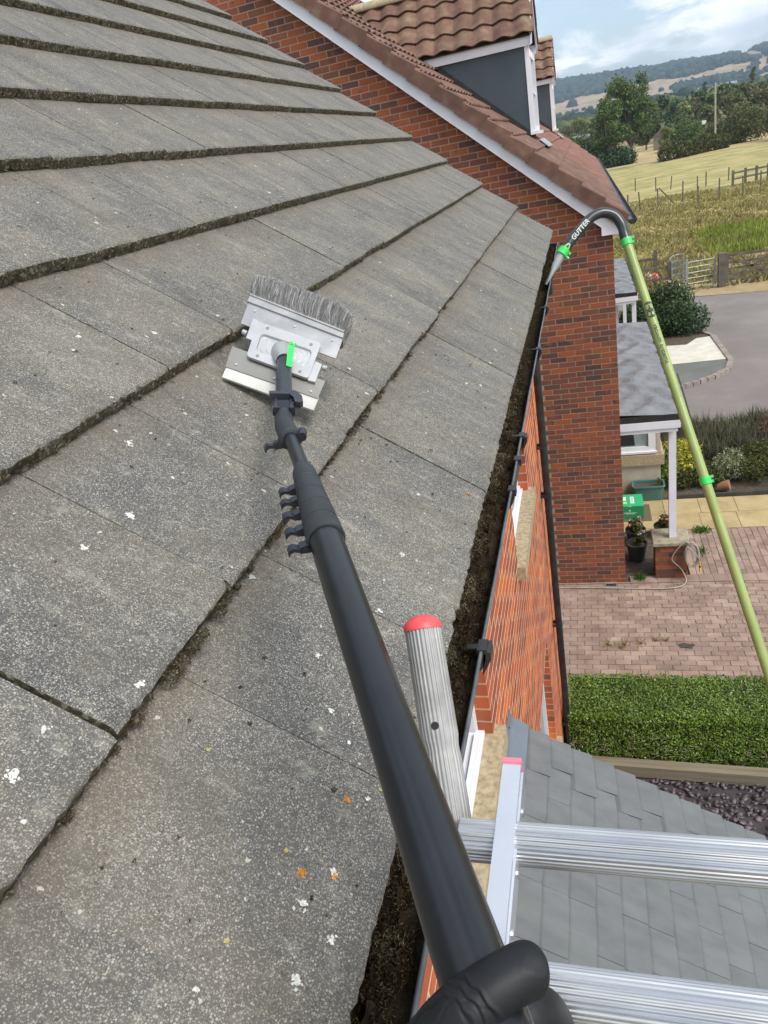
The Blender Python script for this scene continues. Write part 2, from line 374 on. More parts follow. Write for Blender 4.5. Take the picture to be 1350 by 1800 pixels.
# ================================================================== OUR HOUSE
X0, Z0, GA = -0.2489, -0.7173, 0.345
VERGE = 6.456
house = thing('brick_house', 'sunlit red brick house at left under the big grey tiled roof being cleaned', 'house', (-.53, 3., G))
def hp(name, mb, mat, smooth=None, kind=None, label=None):      # a part of our house, built in world space
    o = part(name, mb, mat, house, smooth, kind, label); o.matrix_parent_inverse = Matrix.Translation(-house.location); return o
def sub(o, parent, root_loc):                                      # keep a world-space mesh in place under a parent at the origin
    o.parent = parent
    return o
def keep(o, parent):
    """parent o without moving it: walk up and cancel the parents' offsets"""
    o.parent = parent; off = Vector((0, 0, 0)); p = parent
    while p: off += (p.matrix_parent_inverse.translation + p.location) if p.type == 'EMPTY' or True else 0; p = p.parent
    o.matrix_parent_inverse = Matrix.Translation(-off); return o

# ---- roof
U = Vector((0, 1, 0)); V_ = Vector((-cos(TH), 0, sin(TH))); Wn = Vector((sin(TH), 0, cos(TH)))
def RP(u, v, w_=0.): return Vector((X0, 0, Z0)) + U * u + V_ * v + Wn * w_
NROW = 12; STEP = .034
base = MB()
vt = NROW * GA + .1
for a, b in (((-1.0, -.02), (VERGE - .03, vt)),):
    p = [RP(a[0], a[1], -.085), RP(b[0], a[1], -.085), RP(b[0], b[1], -.085), RP(a[0], b[1], -.085)]
    q = [x - Wn * .05 for x in p]; base.add(p + q, [(0, 1, 2, 3), (7, 6, 5, 4), (0, 4, 5, 1), (1, 5, 6, 2), (2, 6, 7, 3), (3, 7, 4, 0)])
roof = hp('roof', base, M['underlay'])
TT = .031
DEL = math.atan(STEP / GA)
def tile_mesh(seed, W_=.2940):
    rg = random.Random(seed); mb = MB(); n = 26; L = .43; V = []; F = []
    us = [W_ * i / n for i in range(n + 1)]
    prof = []
    for i, u in enumerate(us):
        c = rg.gauss(0, .0009) + (rg.random() < .12) * rg.uniform(.001, .005); d = abs(rg.gauss(0, .0006)) + (.002 if i in (0, n) else 0)
        notch = .006 if abs(i - n // 2) < 1 else 0.
        col = [(u, L, 0.), (u, .05, 0.), (u, .010, -.0002), (u, .0035 + c, -.0006 - d), (u, c, -.0035 - d),
               (u, -.0005 + rg.gauss(0, .0009) + c * .5 + notch * .3, -.010), (u, .0 + rg.gauss(0, .0012) + notch, -.018), (u, .002 + rg.gauss(0, .0012) + notch, -TT - rg.uniform(0, .004)), (u, L, -TT)]
        prof.append(col)
    k = len(prof[0]); V = [p for c in prof for p in c]
    F = [(i * k + j, i * k + j + 1, (i + 1) * k + j + 1, (i + 1) * k + j) for i in range(n) for j in range(k - 1)]
    F += [tuple(range(k))[::-1], tuple(n * k + j for j in range(k))]
    mb.add(V, F); return mb.mesh('roof_tile', M['tile'], 40)
TM = [tile_mesh(s) for s in range(7)]
Rt = Matrix((U, V_, Wn)).transposed().to_3x3() @ Matrix.Rotation(-DEL, 3, 'X')
inv = Matrix.Translation(-house.location)
for row in range(NROW):
    off = .325 if row % 2 == 0 else .486
    k = -4
    while True:
        u = off + k * .295; k += 1
        if u >= VERGE - .03: break
        if u < -.75: continue
        wd = min(.295, VERGE - u)
        rg = random.Random(row * 100 + k)
        p = RP(u + rg.uniform(-.0006, .0006) - (.006 if (row == 1 and abs(u + .295 - .486) < .01) else 0), row * GA + rg.gauss(0, .0018), rg.uniform(-.0012, .0008))
        me = TM[rg.randrange(7)]
        R3 = Rt @ Matrix.Rotation(rg.gauss(0, .0018), 3, 'Z') @ Matrix.Rotation(rg.gauss(0, .0022), 3, 'Y')
        o = link('roof_tile', me, roof)
        mw = Matrix.Translation(p) @ R3.to_4x4() @ Matrix.Diagonal((wd / .295, 1, 1, 1)); o.matrix_parent_inverse = inv; o.matrix_basis = mw
        o.matrix_parent_inverse = Matrix.Identity(4)
# verge mortar, one length per course
for row in range(NROW):
    mb = MB(); a = row * GA
    n = 7; V = []
    for i in range(n + 1):
        v = a + GA * 1.02 * i / n; top = -.004 - STEP * i / n + RNG.uniform(-.001, .001)
        V += [RP(VERGE + .002, v, top), RP(VERGE + .020 + RNG.uniform(-.002, .002), v, top - .003), RP(VERGE + .028, v, -.085), RP(VERGE + .002, v, -.085)]
    F = [(i * 4 + j, i * 4 + (j + 1) % 4, i * 4 + 4 + (j + 1) % 4, i * 4 + 4 + j) for i in range(n) for j in range(4)] + [(0, 3, 2, 1), (n * 4, n * 4 + 1, n * 4 + 2, n * 4 + 3)]
    mb.add(V, F); o = part('verge_mortar', mb, M['mortar_roof'], roof)

# ---- brick walls
def brick_mesh(L, H=.0635, D=.1025, mats=None, bev=.0005):
    mb = MB(); b = bev     # front face bevelled: local x along, y depth (front at y=0), z up
    v = [(0, b, 0), (L, b, 0), (L, b, H), (0, b, H), (b, 0, b), (L - b, 0, b), (L - b, 0, H - b), (b, 0, H - b), (0, D, 0), (L, D, 0), (L, D, H), (0, D, H)]
    f = [(4, 5, 6, 7), (0, 1, 5, 4), (1, 2, 6, 5), (2, 3, 7, 6), (3, 0, 4, 7), (0, 8, 9, 1), (1, 9, 10, 2), (2, 10, 11, 3), (3, 11, 8, 0), (8, 11, 10, 9)]
    mb.add(v, f); return mb
_bm = {}
def brickwork(parent, T3, rects, mat, mat_s, key, limit=300, far=None, D=.1025, flush=False):
    """rects: (a, z, length) on a wall plane; T3: 4x4 matrix wall space -> world. Nearest `limit` are parts, the rest one stuff part"""
    pts = [(T3 @ Vector((a + L / 2, 0, z + .03))).length for a, z, L in rects]
    order = sorted(range(len(rects)), key=lambda i: pts[i] if far is None else far(rects[i]))
    rest = MB()
    for n_, i in enumerate(order):
        a, z, L = rects[i]; rg = random.Random(i * 7 + 3)
        dy = max(-.0014, min(.0010, rg.gauss(0, .0010))); dz = rg.gauss(0, .0007); rot_ = max(-.006, min(.006, rg.gauss(0, .003)))
        if flush: dy = rg.uniform(-.0004, .0002)
        if n_ < limit:
            k = (key, round(L, 3))
            if k not in _bm: _bm[k] = brick_mesh(L, D=D).mesh('brick', mat)
            o = link('brick', _bm[k], parent); o.matrix_basis = T3 @ Matrix.Translation((a, dy, z + dz)) @ Matrix.Rotation(max(-.006, min(.006, rg.gauss(0, .003))), 4, 'Y')
        else:
            b = brick_mesh(L, D=D); rest.add([tuple(T3 @ Vector((x + a, y + dy, z + zz + dz))) for x, y, zz in b.v], b.f)
    if rest.v: part('bricks', rest, mat_s, parent, kind='stuff')
def courses(a0, a1, z0, z1, keepf, openings=(), phase=0.):
    out = []; n = int(round((z1 - z0) / .075))
    for c in range(n):
        z = z0 + c * .075; off = (0 if c % 2 else .1125) + phase
        x = a0 - ((a0 - off) % .225)
        while x < a1:
            s, e = max(x, a0), min(x + .213, a1); x += .225
            segs = [(s, e)]
            for (oa, ob, oz0, oz1) in openings:
                if oz0 - .04 < z < oz1 - .03:
                    ns = []
                    for (s_, e_) in segs:
                        if e_ <= oa or s_ >= ob: ns.append((s_, e_))
                        else:
                            if s_ < oa: ns.append((s_, oa))
                            if e_ > ob: ns.append((ob, e_))
                    segs = ns
            for (s_, e_) in segs:
                if e_ - s_ > .012 and keepf((s_ + e_) / 2, z): out.append((s_, z, round(e_ - s_, 2) if e_ - s_ < .2125 else .213))
    return out
I4 = Matrix.Identity(4)
# our front wall: plane x = -.53 facing +X; wall space a -> world y, depth -> -x
WX = -.53
Tw = Matrix(((0, -1, 0, WX), (1, 0, 0, 0), (0, 0, 1, 0), (0, 0, 0, 1)))
OPEN = [(4.05, 5.12, -2.45, -1.15), (1.35, 2.50, -2.45, -1.15), (4.15, 5.45, -5.40, -4.12)]
def slab_with_openings(x0, x1, y0, y1, z0, z1, ops):
    mb = MB(); zs = sorted({z0, z1, *[o[2] for o in ops], *[o[3] for o in ops]}); ys = sorted({y0, y1, *[o[0] for o in ops], *[o[1] for o in ops]})
    for i in range(len(zs) - 1):
        for j in range(len(ys) - 1):
            cz = (zs[i] + zs[i + 1]) / 2; cy = (ys[j] + ys[j + 1]) / 2
            if any(o[0] < cy < o[1] and o[2] < cz < o[3] for o in ops): continue
            mb.box(x0, x1, ys[j], ys[j + 1], zs[i], zs[i + 1])
    return mb
def wpart(parent_thing, name, mb, mat, smooth=None, kind=None, label=None):
    o = part(name, mb, mat, parent_thing, smooth, kind, label); o.matrix_parent_inverse = Matrix.Translation(-parent_thing.location); return o
wall = hp('wall', slab_with_openings(-.80, WX - .0004, -1.2, 6.592, G - .1, -.98, [(a - .004, b + .004, c - .004, d + .004) for a, b, c, d in OPEN]), M['mortar_w'])
rc = courses(-1.2, 6.6, G, -.98, lambda a, z: True, OPEN)
brickwork(wall, Tw, rc, M['brick_w'], M['brick_ws'], 'w', 300, far=lambda r: (abs(r[0] - 1.6) * .8 if r[1] > -4.6 else 9 + abs(r[0] - 5)) + (3 if r[1] > -1.9 else 0) + (5 if r[0] < .2 else 0), flush=True)
mb = MB(); mb.box(-6., -.80, 6.35, 6.592, G - .1, -.72); mb.add([(-6, 6.35, -.72), (-.75, 6.35, -.72), (-4.0, 6.35, 2.2), (-6, 6.592, -.72), (-.75, 6.592, -.72), (-4.0, 6.592, 2.2)], [(0, 1, 2), (5, 4, 3), (0, 2, 5, 3), (1, 4, 5, 2), (0, 3, 4, 1)])
hp('gable_wall', mb, M['brick_tex'])
mb = MB(); mb.box(-.349, -.331, -1.2, 6.44, -.98, -.772); mb.box(-.531, -.349, -1.2, 6.44, -.98, -.968); hp('fascia', mb, M['white'])
# windows of our house
def window_x(parent, xf, y0, y1, z0, z1, bars=1, face=1):
    """frame in a wall facing +X; returns frame part"""
    f = MB(); t = .06; x0, x1 = xf - .06, xf
    f.box(x0, x1, y0, y1, z0, z0 + t); f.box(x0, x1, y0, y1, z1 - t, z1); f.box(x0, x1, y0, y0 + t, z0 + t, z1 - t); f.box(x0, x1, y1 - t, y1, z0 + t, z1 - t)
    for i in range(bars):
        yc = y0 + (y1 - y0) * (i + 1) / (bars + 1); f.box(x0 + .002, x1 - .002, yc - .035, yc + .035, z0 + t, z1 - t)
    o = wpart(parent, 'window', f, M['white'])
    s = MB(); s.box(x1 - .0, x1 + .022, y0 + .08, y1 - .08, z0 + .062, z0 + .082); s.box(x1, x1 + .03, y0, y1, z0 - .0, z0 + .02); q = part('frame_bead', s, M['white'], o)
    g = MB(); g.box(x0 + .02, x0 + .028, y0 + t, y1 - t, z0 + t, z1 - t); part('pane', g, M['glass'], o)
    return o
for i, (a, b, c, d) in enumerate(OPEN):
    window_x(house, -.60, a, b, c + .0, d)
    s = MB(); s.box(-.62, -.478, a - .07, b + .07, c - .105, c - .003); o = hp('window_sill', s, M['stone'])
    if i == 2: continue
# ---- gutter
GX, GZ, GR = -.271, -.803, .056
def arc_band(y0, y1, r0, r1, a0=pi, a1=2 * pi, n=14, x=GX, z=GZ):
    mb = MB(); V = []
    for i in range(n + 1):
        a = a0 + (a1 - a0) * i / n
        for r, y in ((r0, y0), (r1, y0), (r1, y1), (r0, y1)): V.append((x + r * cos(a), y, z + r * sin(a)))
    F = [(i * 4 + j, i * 4 + 4 + j, i * 4 + 4 + (j + 1) % 4, i * 4 + (j + 1) % 4) for i in range(n) for j in range(4)] + [(0, 1, 2, 3), (n * 4 + 3, n * 4 + 2, n * 4 + 1, n * 4)]
    mb.add(V, F); return mb
gut = hp('gutter', arc_band(-1.1, 6.30, GR - .003, GR), M['black'], 50)
def gsub(name, mb, mat, smooth=50, kind=None):
    return part(name, mb, mat, gut, smooth, kind)
mb = MB(); npt = 60; mb.tube([(GX + GR - .001 + .0006 * sin(i * 1.7), -1.1 + 7.4 * i / npt, GZ + .002 + .0008 * sin(i * .9)) for i in range(npt + 1)], .0038, 8); gsub('rim', mb, M['blackrim'])
mb = MB(); mb.tube([(GX - GR + .001, -1.1, GZ + .001), (GX - GR + .001, 6.3, GZ + .001)], .004, 6); gsub('rim', mb, M['black'])
mb = arc_band(6.298, 6.306, 0, GR + .002); gsub('stop_end', mb, M['black'])
for y in (.12, 1.03, 2.06, 3.05, 3.87):
    b = arc_band(y - .018, y + .018, GR + .0005, GR + .007); b.box(GX + GR - .008, GX + GR + .009, y - .016, y + .016, GZ - .010, GZ + .008); b.box(GX + GR - .028, GX + GR - .007, y - .007, y + .007, GZ + .002, GZ + .005)
    b.box(GX - GR - .012, GX - GR + .002, y - .02, y + .02, GZ - .06, GZ + .004)
    b.prism([(GX + GR - .004, GZ - .05), (GX + GR + .016, GZ - .012), (GX + GR + .016, GZ + .004), (GX + GR + .004, GZ + .004)], lambda p, q, c, y=y: (p, y - .018 + c, q), .036)
    gsub('bracket', b, M['black'], 35)
for y0, y1 in ((1.665, 1.90), (4.80, 4.98)):
    b = arc_band(y0, y1, GR + .0008, GR + .008)
    for yy in (y0 + .02, y1 - .02): b.box(GX + GR - .009, GX + GR + .011, yy - .015, yy + .015, GZ - .011, GZ + .008)
    gsub('union', b, M['black'], 35)
mb = MB(); mb.tube([(GX + .01, 4.89, GZ - .05), (GX + .01, 4.89, GZ - .13)], .045, 16); gsub('running_outlet', mb, M['black'])
# silt and dead moss lying in the gutter
V = []; ny, nx = 560, 12; F = []
def silt_h(y):
    if y < 2.55: return .034 + .010 * sin(y * 7) * sin(y * 3.1)
    if y < 3.0: return .030
    if y < 4.75: return .004 + .007 * max(0, sin(y * 11) * sin(y * 5.3))
    return .036
for i in range(ny + 1):
    y = -1.05 + 7.33 * i / ny; h = silt_h(y)
    for j in range(nx + 1):
        s = -1 + 2 * j / nx; bed = -sqrt(max(0, 1 - (s * .96) ** 2)) * (GR - .004)
        top = max(bed + .0008, -GR + h + .010 * RNG.normal() * (1 - abs(s)) * (h > .02) + .008 * fnoise(y * 12, s * 3, 1.) * (h > .01) + .010 * (-s) * (h > .02))
        V.append((GX + s * (GR - .005), y, GZ + top))
F = [(i * (nx + 1) + j, i * (nx + 1) + j + 1, (i + 1) * (nx + 1) + j + 1, (i + 1) * (nx + 1) + j) for i in range(ny) for j in range(nx)]
mb = MB(); mb.add(V, F)
silt = thing('gutter_silt', 'dark brown silt and dead moss filling the black gutter along the roof edge', 'debris', obj=link('gutter_silt', mb.mesh('gutter_silt', M['muck'], 60), kind='stuff'))
mossm = foliage_mat('dead brown moss', [(0, (.012, .008, .005)), (.5, (.038, .026, .015)), (.82, (.085, .060, .032)), (1, (.16, .12, .07))], .95, .1, .1)
mossg = foliage_mat('dry grey green moss', [(0, (.025, .018, .010)), (.4, (.075, .058, .032)), (.8, (.14, .115, .07)), (1, (.24, .22, .15))], .95, .1, .1)
def moss_curls(cl, n, size, mat, name, label, spread=1.):
    """clumps [(x,y,z,r)] of tiny curled shreds"""
    cl = np.array(cl); idx = RNG.choice(len(cl), n, p=cl[:, 3] ** 2 / (cl[:, 3] ** 2).sum()); d = RNG.normal(size=(n, 3)); d /= np.linalg.norm(d, axis=1)[:, None]
    C = cl[idx, :3] + d * (cl[idx, 3] * (.5 + .5 * RNG.uniform(0, 1, n) ** .5))[:, None] * np.array([1, 1, .75])
    V, F = leaves(C, size, .32, RNG, d, .35); o = link(name, fast_mesh(name, V, F, mat), kind='stuff'); return thing(name, label, 'moss', obj=o)
cl = []
for i in range(1500):
    y = random.uniform(-.6, 2.7) if i % 6 else random.uniform(4.9, 6.25)
    if random.random() < .1: y = random.uniform(2.7, 4.6)
    if 2.95 < y < 4.75 and random.random() < .6: continue
    s = random.uniform(-.9, .62); h = silt_h(y) + .004 + .008 * (-s)
    if h < .02 and 2.7 < y < 4.75: s *= .7
    cl.append((GX + s * (GR - .008), y, GZ - GR + max(h, GR - sqrt(max(0, 1 - s * s)) * GR * .95), random.uniform(.005, .017)))
for i in range(1300):
    y = random.uniform(-.5, 1.3); s_ = random.uniform(-.9, .62); cl.append((GX + s_ * (GR - .008), y, GZ - GR + max(silt_h(y) + .004 + .008 * (-s_), GR - sqrt(max(0, 1 - s_ * s_)) * GR * .95), random.uniform(.005, .012)))
gl_ = []
for i in range(110):
    y = random.uniform(.2, 2.6); s_ = random.uniform(-.95, .35); gl_.append((GX + s_ * (GR - .008), y, GZ - GR + silt_h(y) + random.uniform(.006, .016), random.uniform(.008, .020)))
for (y, r_) in ((1.02, .030), (1.10, .024), (1.32, .028), (1.36, .022), (1.48, .026), (1.60, .022), (1.95, .026), (2.0, .02), (2.12, .024), (.86, .022), (.74, .02)): gl_.append((GX - .028 + random.uniform(-.01, .012), y, GZ - .004, r_))
moss_curls(gl_, 26000, .0050, mossg, 'gutter_moss_clumps', 'brownish moss clumps lying on top of the dark gutter debris')
moss_curls(cl, 120000, .0046, mossm, 'gutter_moss', 'tangled blackish dead moss shreds piled in the gutter')
# moss cushions growing at the tile tails
cl = []
def edge_moss(row, u0, u1, n, r0, r1, w0=-.02):
    for _ in range(n):
        u = random.uniform(u0, u1); cl.append((*RP(u, row * GA - random.uniform(.0, .008), w0 + random.uniform(-.008, .006)), random.uniform(r0, r1)))
edge_moss(1, .36, 1.6, 55, .004, .009); edge_moss(1, 1.6, 3.0, 30, .004, .009); edge_moss(1, -.2, .4, 25, .003, .006)
for u, r in ((.60, .017), (.625, .014), (.66, .015), (.685, .011), (.735, .013), (.76, .010), (.80, .008), (.95, .010), (1.42, .012), (1.47, .010), (1.52, .014), (1.66, .012), (1.85, .012), (1.93, .010), (2.05, .011), (2.4, .010)):
    cl.append((*RP(u, GA - .006, -.016), r))
edge_moss(2, .5, 2.2, 40, .003, .006); edge_moss(3, .8, 3, 25, .003, .006)
for u, r in ((1.12, .024), (1.15, .020), (1.06, .018), (1.60, .022), (1.68, .026), (1.30, .016), (1.76, .02), (.93, .014), (2.1, .014), (2.6, .012)): cl.append((*RP(u, -.012, -.02), r))
edge_moss(0, .5, 2.6, 70, .004, .011)
moss_curls(cl, 26000, .0045, mossg, 'roof_moss', 'brown and grey green moss cushions on the tile edges of the roof')
# crumbs of moss scattered on the tiles
cr = []
for _ in range(260):
    row = random.choice((0, 0, 0, 1, 1, 2, 2, 3)); u = random.uniform(.1, 2.6) if random.random() < .7 else random.uniform(.1, 5)
    v = random.uniform(.02, .33); cr.append((*RP(u, row * GA + v, -STEP * v / GA + .001), random.uniform(.0012, .0035)))
moss_curls(cr, 5200, .0028, mossm, 'moss_crumbs', 'small dark crumbs of moss scattered over the grey tiles')
def lichen(name, label, spots_, mat, rmin, rmax, n=46):
    C = []; 
    for (u, v) in spots_:
        row = floor(v / GA); fr = v / GA - row; R_ = random.uniform(rmin, rmax)
        for _ in range(int(n * (R_ / rmax) ** 2) + 8):
            a = random.uniform(0, 6.28); q = R_ * abs(random.gauss(0, .5)); du, dv_ = q * cos(a) * 1.1, q * sin(a); f2 = (v + dv_) / GA - row
            if not 0.02 < f2 < .97: continue
            C.append(tuple(RP(u + du, v + dv_, -STEP * f2 + .0006 + .0004 * random.random())))
    C = np.array(C); V, F = leaves(C, .0036, .75, RNG, np.tile(np.array(Wn), (len(C), 1)), .96, .6)
    thing(name, label, 'lichen', obj=link(name, fast_mesh(name, V, F, mat), kind='stuff'))
LICHEN_W = [(0.684, 0.137), (0.585, 0.052), (0.476, 0.064), (0.408, 0.045), (0.313, 0.15), (0.429, 0.085), (0.359, 0.065), (0.553, 0.36), (0.449, 0.41), (0.649, 0.098), (0.392, 0.403), (1.638, 0.189), (1.337, 0.145), (1.104, 0.129), (0.924, 0.128), (1.607, 0.364), (3.087, 0.361), (2.526, 0.334), (2.404, 0.101), (0.708, 0.535), (0.809, 0.527), (1.136, 0.608), (1.305, 0.782), (0.773, 0.129), (0.766, 0.185), (0.853, 0.331)]
LICHEN_O = [(0.46, 0.098), (0.472, 0.062), (0.569, 0.076), (1.447, 0.042)]
LICHEN_Y = [(0.474, 0.122), (0.605, 0.041), (0.362, 0.142), (0.542, 0.252)]
RLW = random.Random(12)
LW = LICHEN_W + [(RLW.uniform(.3, 6.2), RLW.uniform(.02, 2.6)) for _ in range(70)]
lichen('white_lichen', 'small white lichen spots sprinkled over the grey roof tiles', LW, foliage_mat('white lichen', [(0, (.42, .42, .38)), (1, (.74, .74, .70))], .95, 0, .1), .0025, .0075)
lichen('orange_lichen', 'few orange lichen spots near the eaves tiles', LICHEN_O, foliage_mat('orange lichen', [(0, (.36, .13, .02)), (1, (.55, .24, .05))], .95, 0, .1), .004, .0055, 40)
lichen('yellow_lichen', 'tiny yellow lichen spots on the lowest course of tiles', LICHEN_Y, foliage_mat('yellow lichen', [(0, (.30, .27, .08)), (1, (.44, .40, .14))], .95, 0, .1), .0015, .0022, 8)
# ---- downpipe
mb = MB(); mb.tube([(-.30, 6.2, GZ - .09), (-.32, 6.2, -1.02), (-.46, 6.25, -1.25), (-.468, 6.25, -1.45), (-.468, 6.25, G + .02)], .034, 18); dp = hp('downpipe', mb, M['black'], 40)
for z in (-2.55, -3.05, -4.55, -5.9):
    b = MB(); b.tube([(-.468, 6.25, z - .03), (-.468, 6.25, z + .03)], .0385, 18); b.box(-.53, -.468, 6.268, 6.30, z - .012, z + .012); b.box(-.53, -.468, 6.205, 6.225, z - .012, z + .012); part('bracket', b, M['black'], dp, 40)

# ---- porch roof below
PA = radians(31.5); PY0, PY1 = -.9, 2.965; PX, PZ = -.53, -2.80
pd = Vector((cos(PA), 0, -sin(PA))); pn = Vector((sin(PA), 0, cos(PA)))
def PP(s, y, h=0.): return Vector((PX, 0, PZ)) + pd * s + pn * h + Vector((0, y, 0))
SL = 2.35
mb = MB(); p = [PP(.0, PY0, -.02), PP(SL, PY0, -.02), PP(SL, PY1 - .02, -.02), PP(0, PY1 - .02, -.02)]; q = [x - pn * .12 for x in p]
mb.add(p + q, [(0, 1, 2, 3), (7, 6, 5, 4), (0, 4, 5, 1), (1, 5, 6, 2), (2, 6, 7, 3), (3, 7, 4, 0)])
xe = PP(SL, 0).x - .25; ze = PP(SL - .25, 0).z - .2
mb.box(WX + .001, WX + .06, PY1 - .12, PY1 - .04, ze - .02, PZ - .15); 
mb.add([(WX, PY1 - .04, PZ - .12), (WX, PY1 - .04, ze), (xe, PY1 - .04, ze), (WX, PY1 - .09, PZ - .12), (WX, PY1 - .09, ze), (xe, PY1 - .09, ze)], [(0, 1, 2), (5, 4, 3), (0, 2, 5, 3), (1, 4, 5, 2), (0, 3, 4, 1)])
for yy in (-.6, 2.75): mb.box(xe - .16, xe - .06, yy, yy + .1, G, ze)
porch = hp('porch_roof', mb, M['whitewood'])
# shingles, one object each
shm = {}
def shingle_mesh(wd, gd, seed):
    rg = random.Random(seed); b = MB(); n = 5; V = []
    for i in range(n + 1):
        y = wd * i / n; e = rg.gauss(0, .0012) + (.004 if i in (0, n) else 0)
        V += [(gd - e, y, .0125), (gd * .5, y, .0085), (-.03, y, .0015), (gd - e - .0015, y, .001)]
    F = [(i * 4 + j, i * 4 + 4 + j, i * 4 + 5 + j, i * 4 + 1 + j) for i in range(n) for j in range(2)] + [(i * 4, i * 4 + 3, i * 4 + 7, i * 4 + 4) for i in range(n)] + [(0, 1, 2, 3), (n * 4 + 3, n * 4 + 2, n * 4 + 1, n * 4)]
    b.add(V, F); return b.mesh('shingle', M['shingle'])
gp = .128; rp = Matrix((pd, Vector((0, 1, 0)), pn)).transposed().to_4x4(); cnt = 0
for r in range(18):
    y = PY1 - (0 if r % 2 else .10); s0 = .105 + r * gp; first = True
    while y > PY0:
        wd = random.choice((.20, .24, .28, .32)) if not first else (.20 if r % 2 else .28)
        k = (wd, random.randrange(2))
        if k not in shm: shm[k] = shingle_mesh(wd - .002, gp, hash(k) % 99)
        y1 = PY1 + RNG.uniform(-.004, .006) if first else y
        if first and r % 2 == 0: y1 = PY1 + RNG.uniform(-.004, .006)
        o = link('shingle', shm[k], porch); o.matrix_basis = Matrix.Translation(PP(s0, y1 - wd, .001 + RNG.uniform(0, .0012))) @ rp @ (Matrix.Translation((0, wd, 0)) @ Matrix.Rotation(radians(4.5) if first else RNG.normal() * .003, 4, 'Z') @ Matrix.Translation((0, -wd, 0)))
        y = y1 - wd; first = False; cnt += 1
mb = MB(); pr = [(-.004, .062), (.0, .066), (.0045, .060), (.006, .030), (.014, .017), (.030, .012), (.112, .0125), (.112, .0095), (.028, .006), (.010, .006), (.0, .012)]
V = []; ny = 12
for i in range(ny + 1):
    y = PY0 + (PY1 + .012 - PY0) * i / ny
    for (s, h) in pr: V.append((PX + .004 + s * cos(PA) * 1.0, y, PZ + .004 - s * sin(PA) + h * (1.0)))
k = len(pr); F = [(i * k + j, i * k + (j + 1) % k, (i + 1) * k + (j + 1) % k, (i + 1) * k + j) for i in range(ny) for j in range(k)] + [tuple(range(k))[::-1], tuple(ny * k + j for j in range(k))]
mb.add(V, F); fl = part('flashing', mb, M['flash'], porch, 30)
for y in (PY1 - .10, PY1 - .9, PY1 - 1.7):
    b = MB(); b.tube([(PX + .006, y, PZ + .042), (PX + .013, y, PZ + .042)], .006, 8); part('screw', b, M['black'], porch)

# ================================================================== NEIGHBOUR'S HOUSE
GY = 9.9; NX = .33; SLP = tan(radians(41)); PN = radians(41)
def zroof(x): return -.605 - (x - .017) * SLP
def zbot(x): return -.995 - (x - .017) * SLP
nb = thing('neighbour_house', 'red brown brick gabled house with red pantiles, white bargeboard and two dormers', 'house', (0, 0, 0))
RX = -5.4
mb = MB(); poly = [(RX * 2, G - .1), (NX - .0025, G - .1), (NX - .0025, zbot(NX) + .03), (RX, zbot(RX) + .03), (RX * 2 - NX, G + 5.1)]
poly = [(-11.2, G - .1), (NX - .0025, G - .1), (NX - .0025, zbot(NX) + .03), (RX, zbot(RX) + .03), (-11.2, zbot(NX) + .03)]
mb.prism(poly, lambda a, b, c: (a, GY + .0025 + c, b), .25); ngw = part('gable_wall', mb, M['mortar'], nb)
def zour(x): return Z0 + (X0 - x) * tan(TH)
rc = courses(-5.2, NX, G, 4.3, lambda a, z: z < zbot(a) - .02 + .09 and z > -7 and (a > -.75 or z > -1.6 + (-.38 - a) * .847), phase=.02)
Tg = Matrix(((1, 0, 0, 0), (0, 1, 0, GY), (0, 0, 1, 0), (0, 0, 0, 1)))
brickwork(ngw, Tg, rc, M['brick'], M['brick_s'], 'g', 300)
mb = MB(); mb.box(NX - .258, NX, GY + .26, 30, G - .1, -1.25); part('front_wall', mb, M['brick_tex'], nb)
mb = MB(); mb.box(-11.2, -10.9, GY + .26, 30, G - .1, -1.3); mb.box(-10.9, NX - .26, 29.7, 30, G - .1, -1.3); part('rear_wall', mb, M['brick_tex'], nb)
# bargeboard with boxed end
mb = MB(); xe_ = .50
bb = [(-6.2, zbot(-6.2)), (.20, zbot(.20)), (.20, -1.252), (xe_, -1.252), (xe_, zbot(xe_) + .195), (-6.2, zbot(-6.2) + .195)]
bb = [(RX, zbot(RX)), (.20, zbot(.20)), (.20, -1.252), (xe_ - .02, -1.252), (xe_ - .02, zbot(xe_) + .195), (RX, zbot(RX) + .195)]
mb.prism(bb, lambda a, b, c: (a, 9.80 + c, b), .028); part('bargeboard', mb, M['white'], nb)
mb = MB(); mb.prism([(RX, zbot(RX) + .012), (.20, zbot(.20) + .012), (.20, zbot(.20) + .03), (RX, zbot(RX) + .03)], lambda a, b, c: (a, 9.828 + c, b), .075); part('soffit', mb, M['white'], nb)
# roof deck (both slopes)
mb = MB(); zr = lambda x: zroof(x) - .09
y0_, y1_ = 9.83, 30.0
mb.add([(.50, y0_, zr(.50)), (RX, y0_, zr(RX)), (RX, y1_, zr(RX)), (.50, y1_, zr(.50)), (RX * 2 - .5, y0_, zr(.50)), (RX * 2 - .5, y1_, zr(.50))], [(0, 3, 2, 1), (1, 2, 5, 4), (3, 5, 2)]); nroof = part('roof', mb, M['clay'], nb)
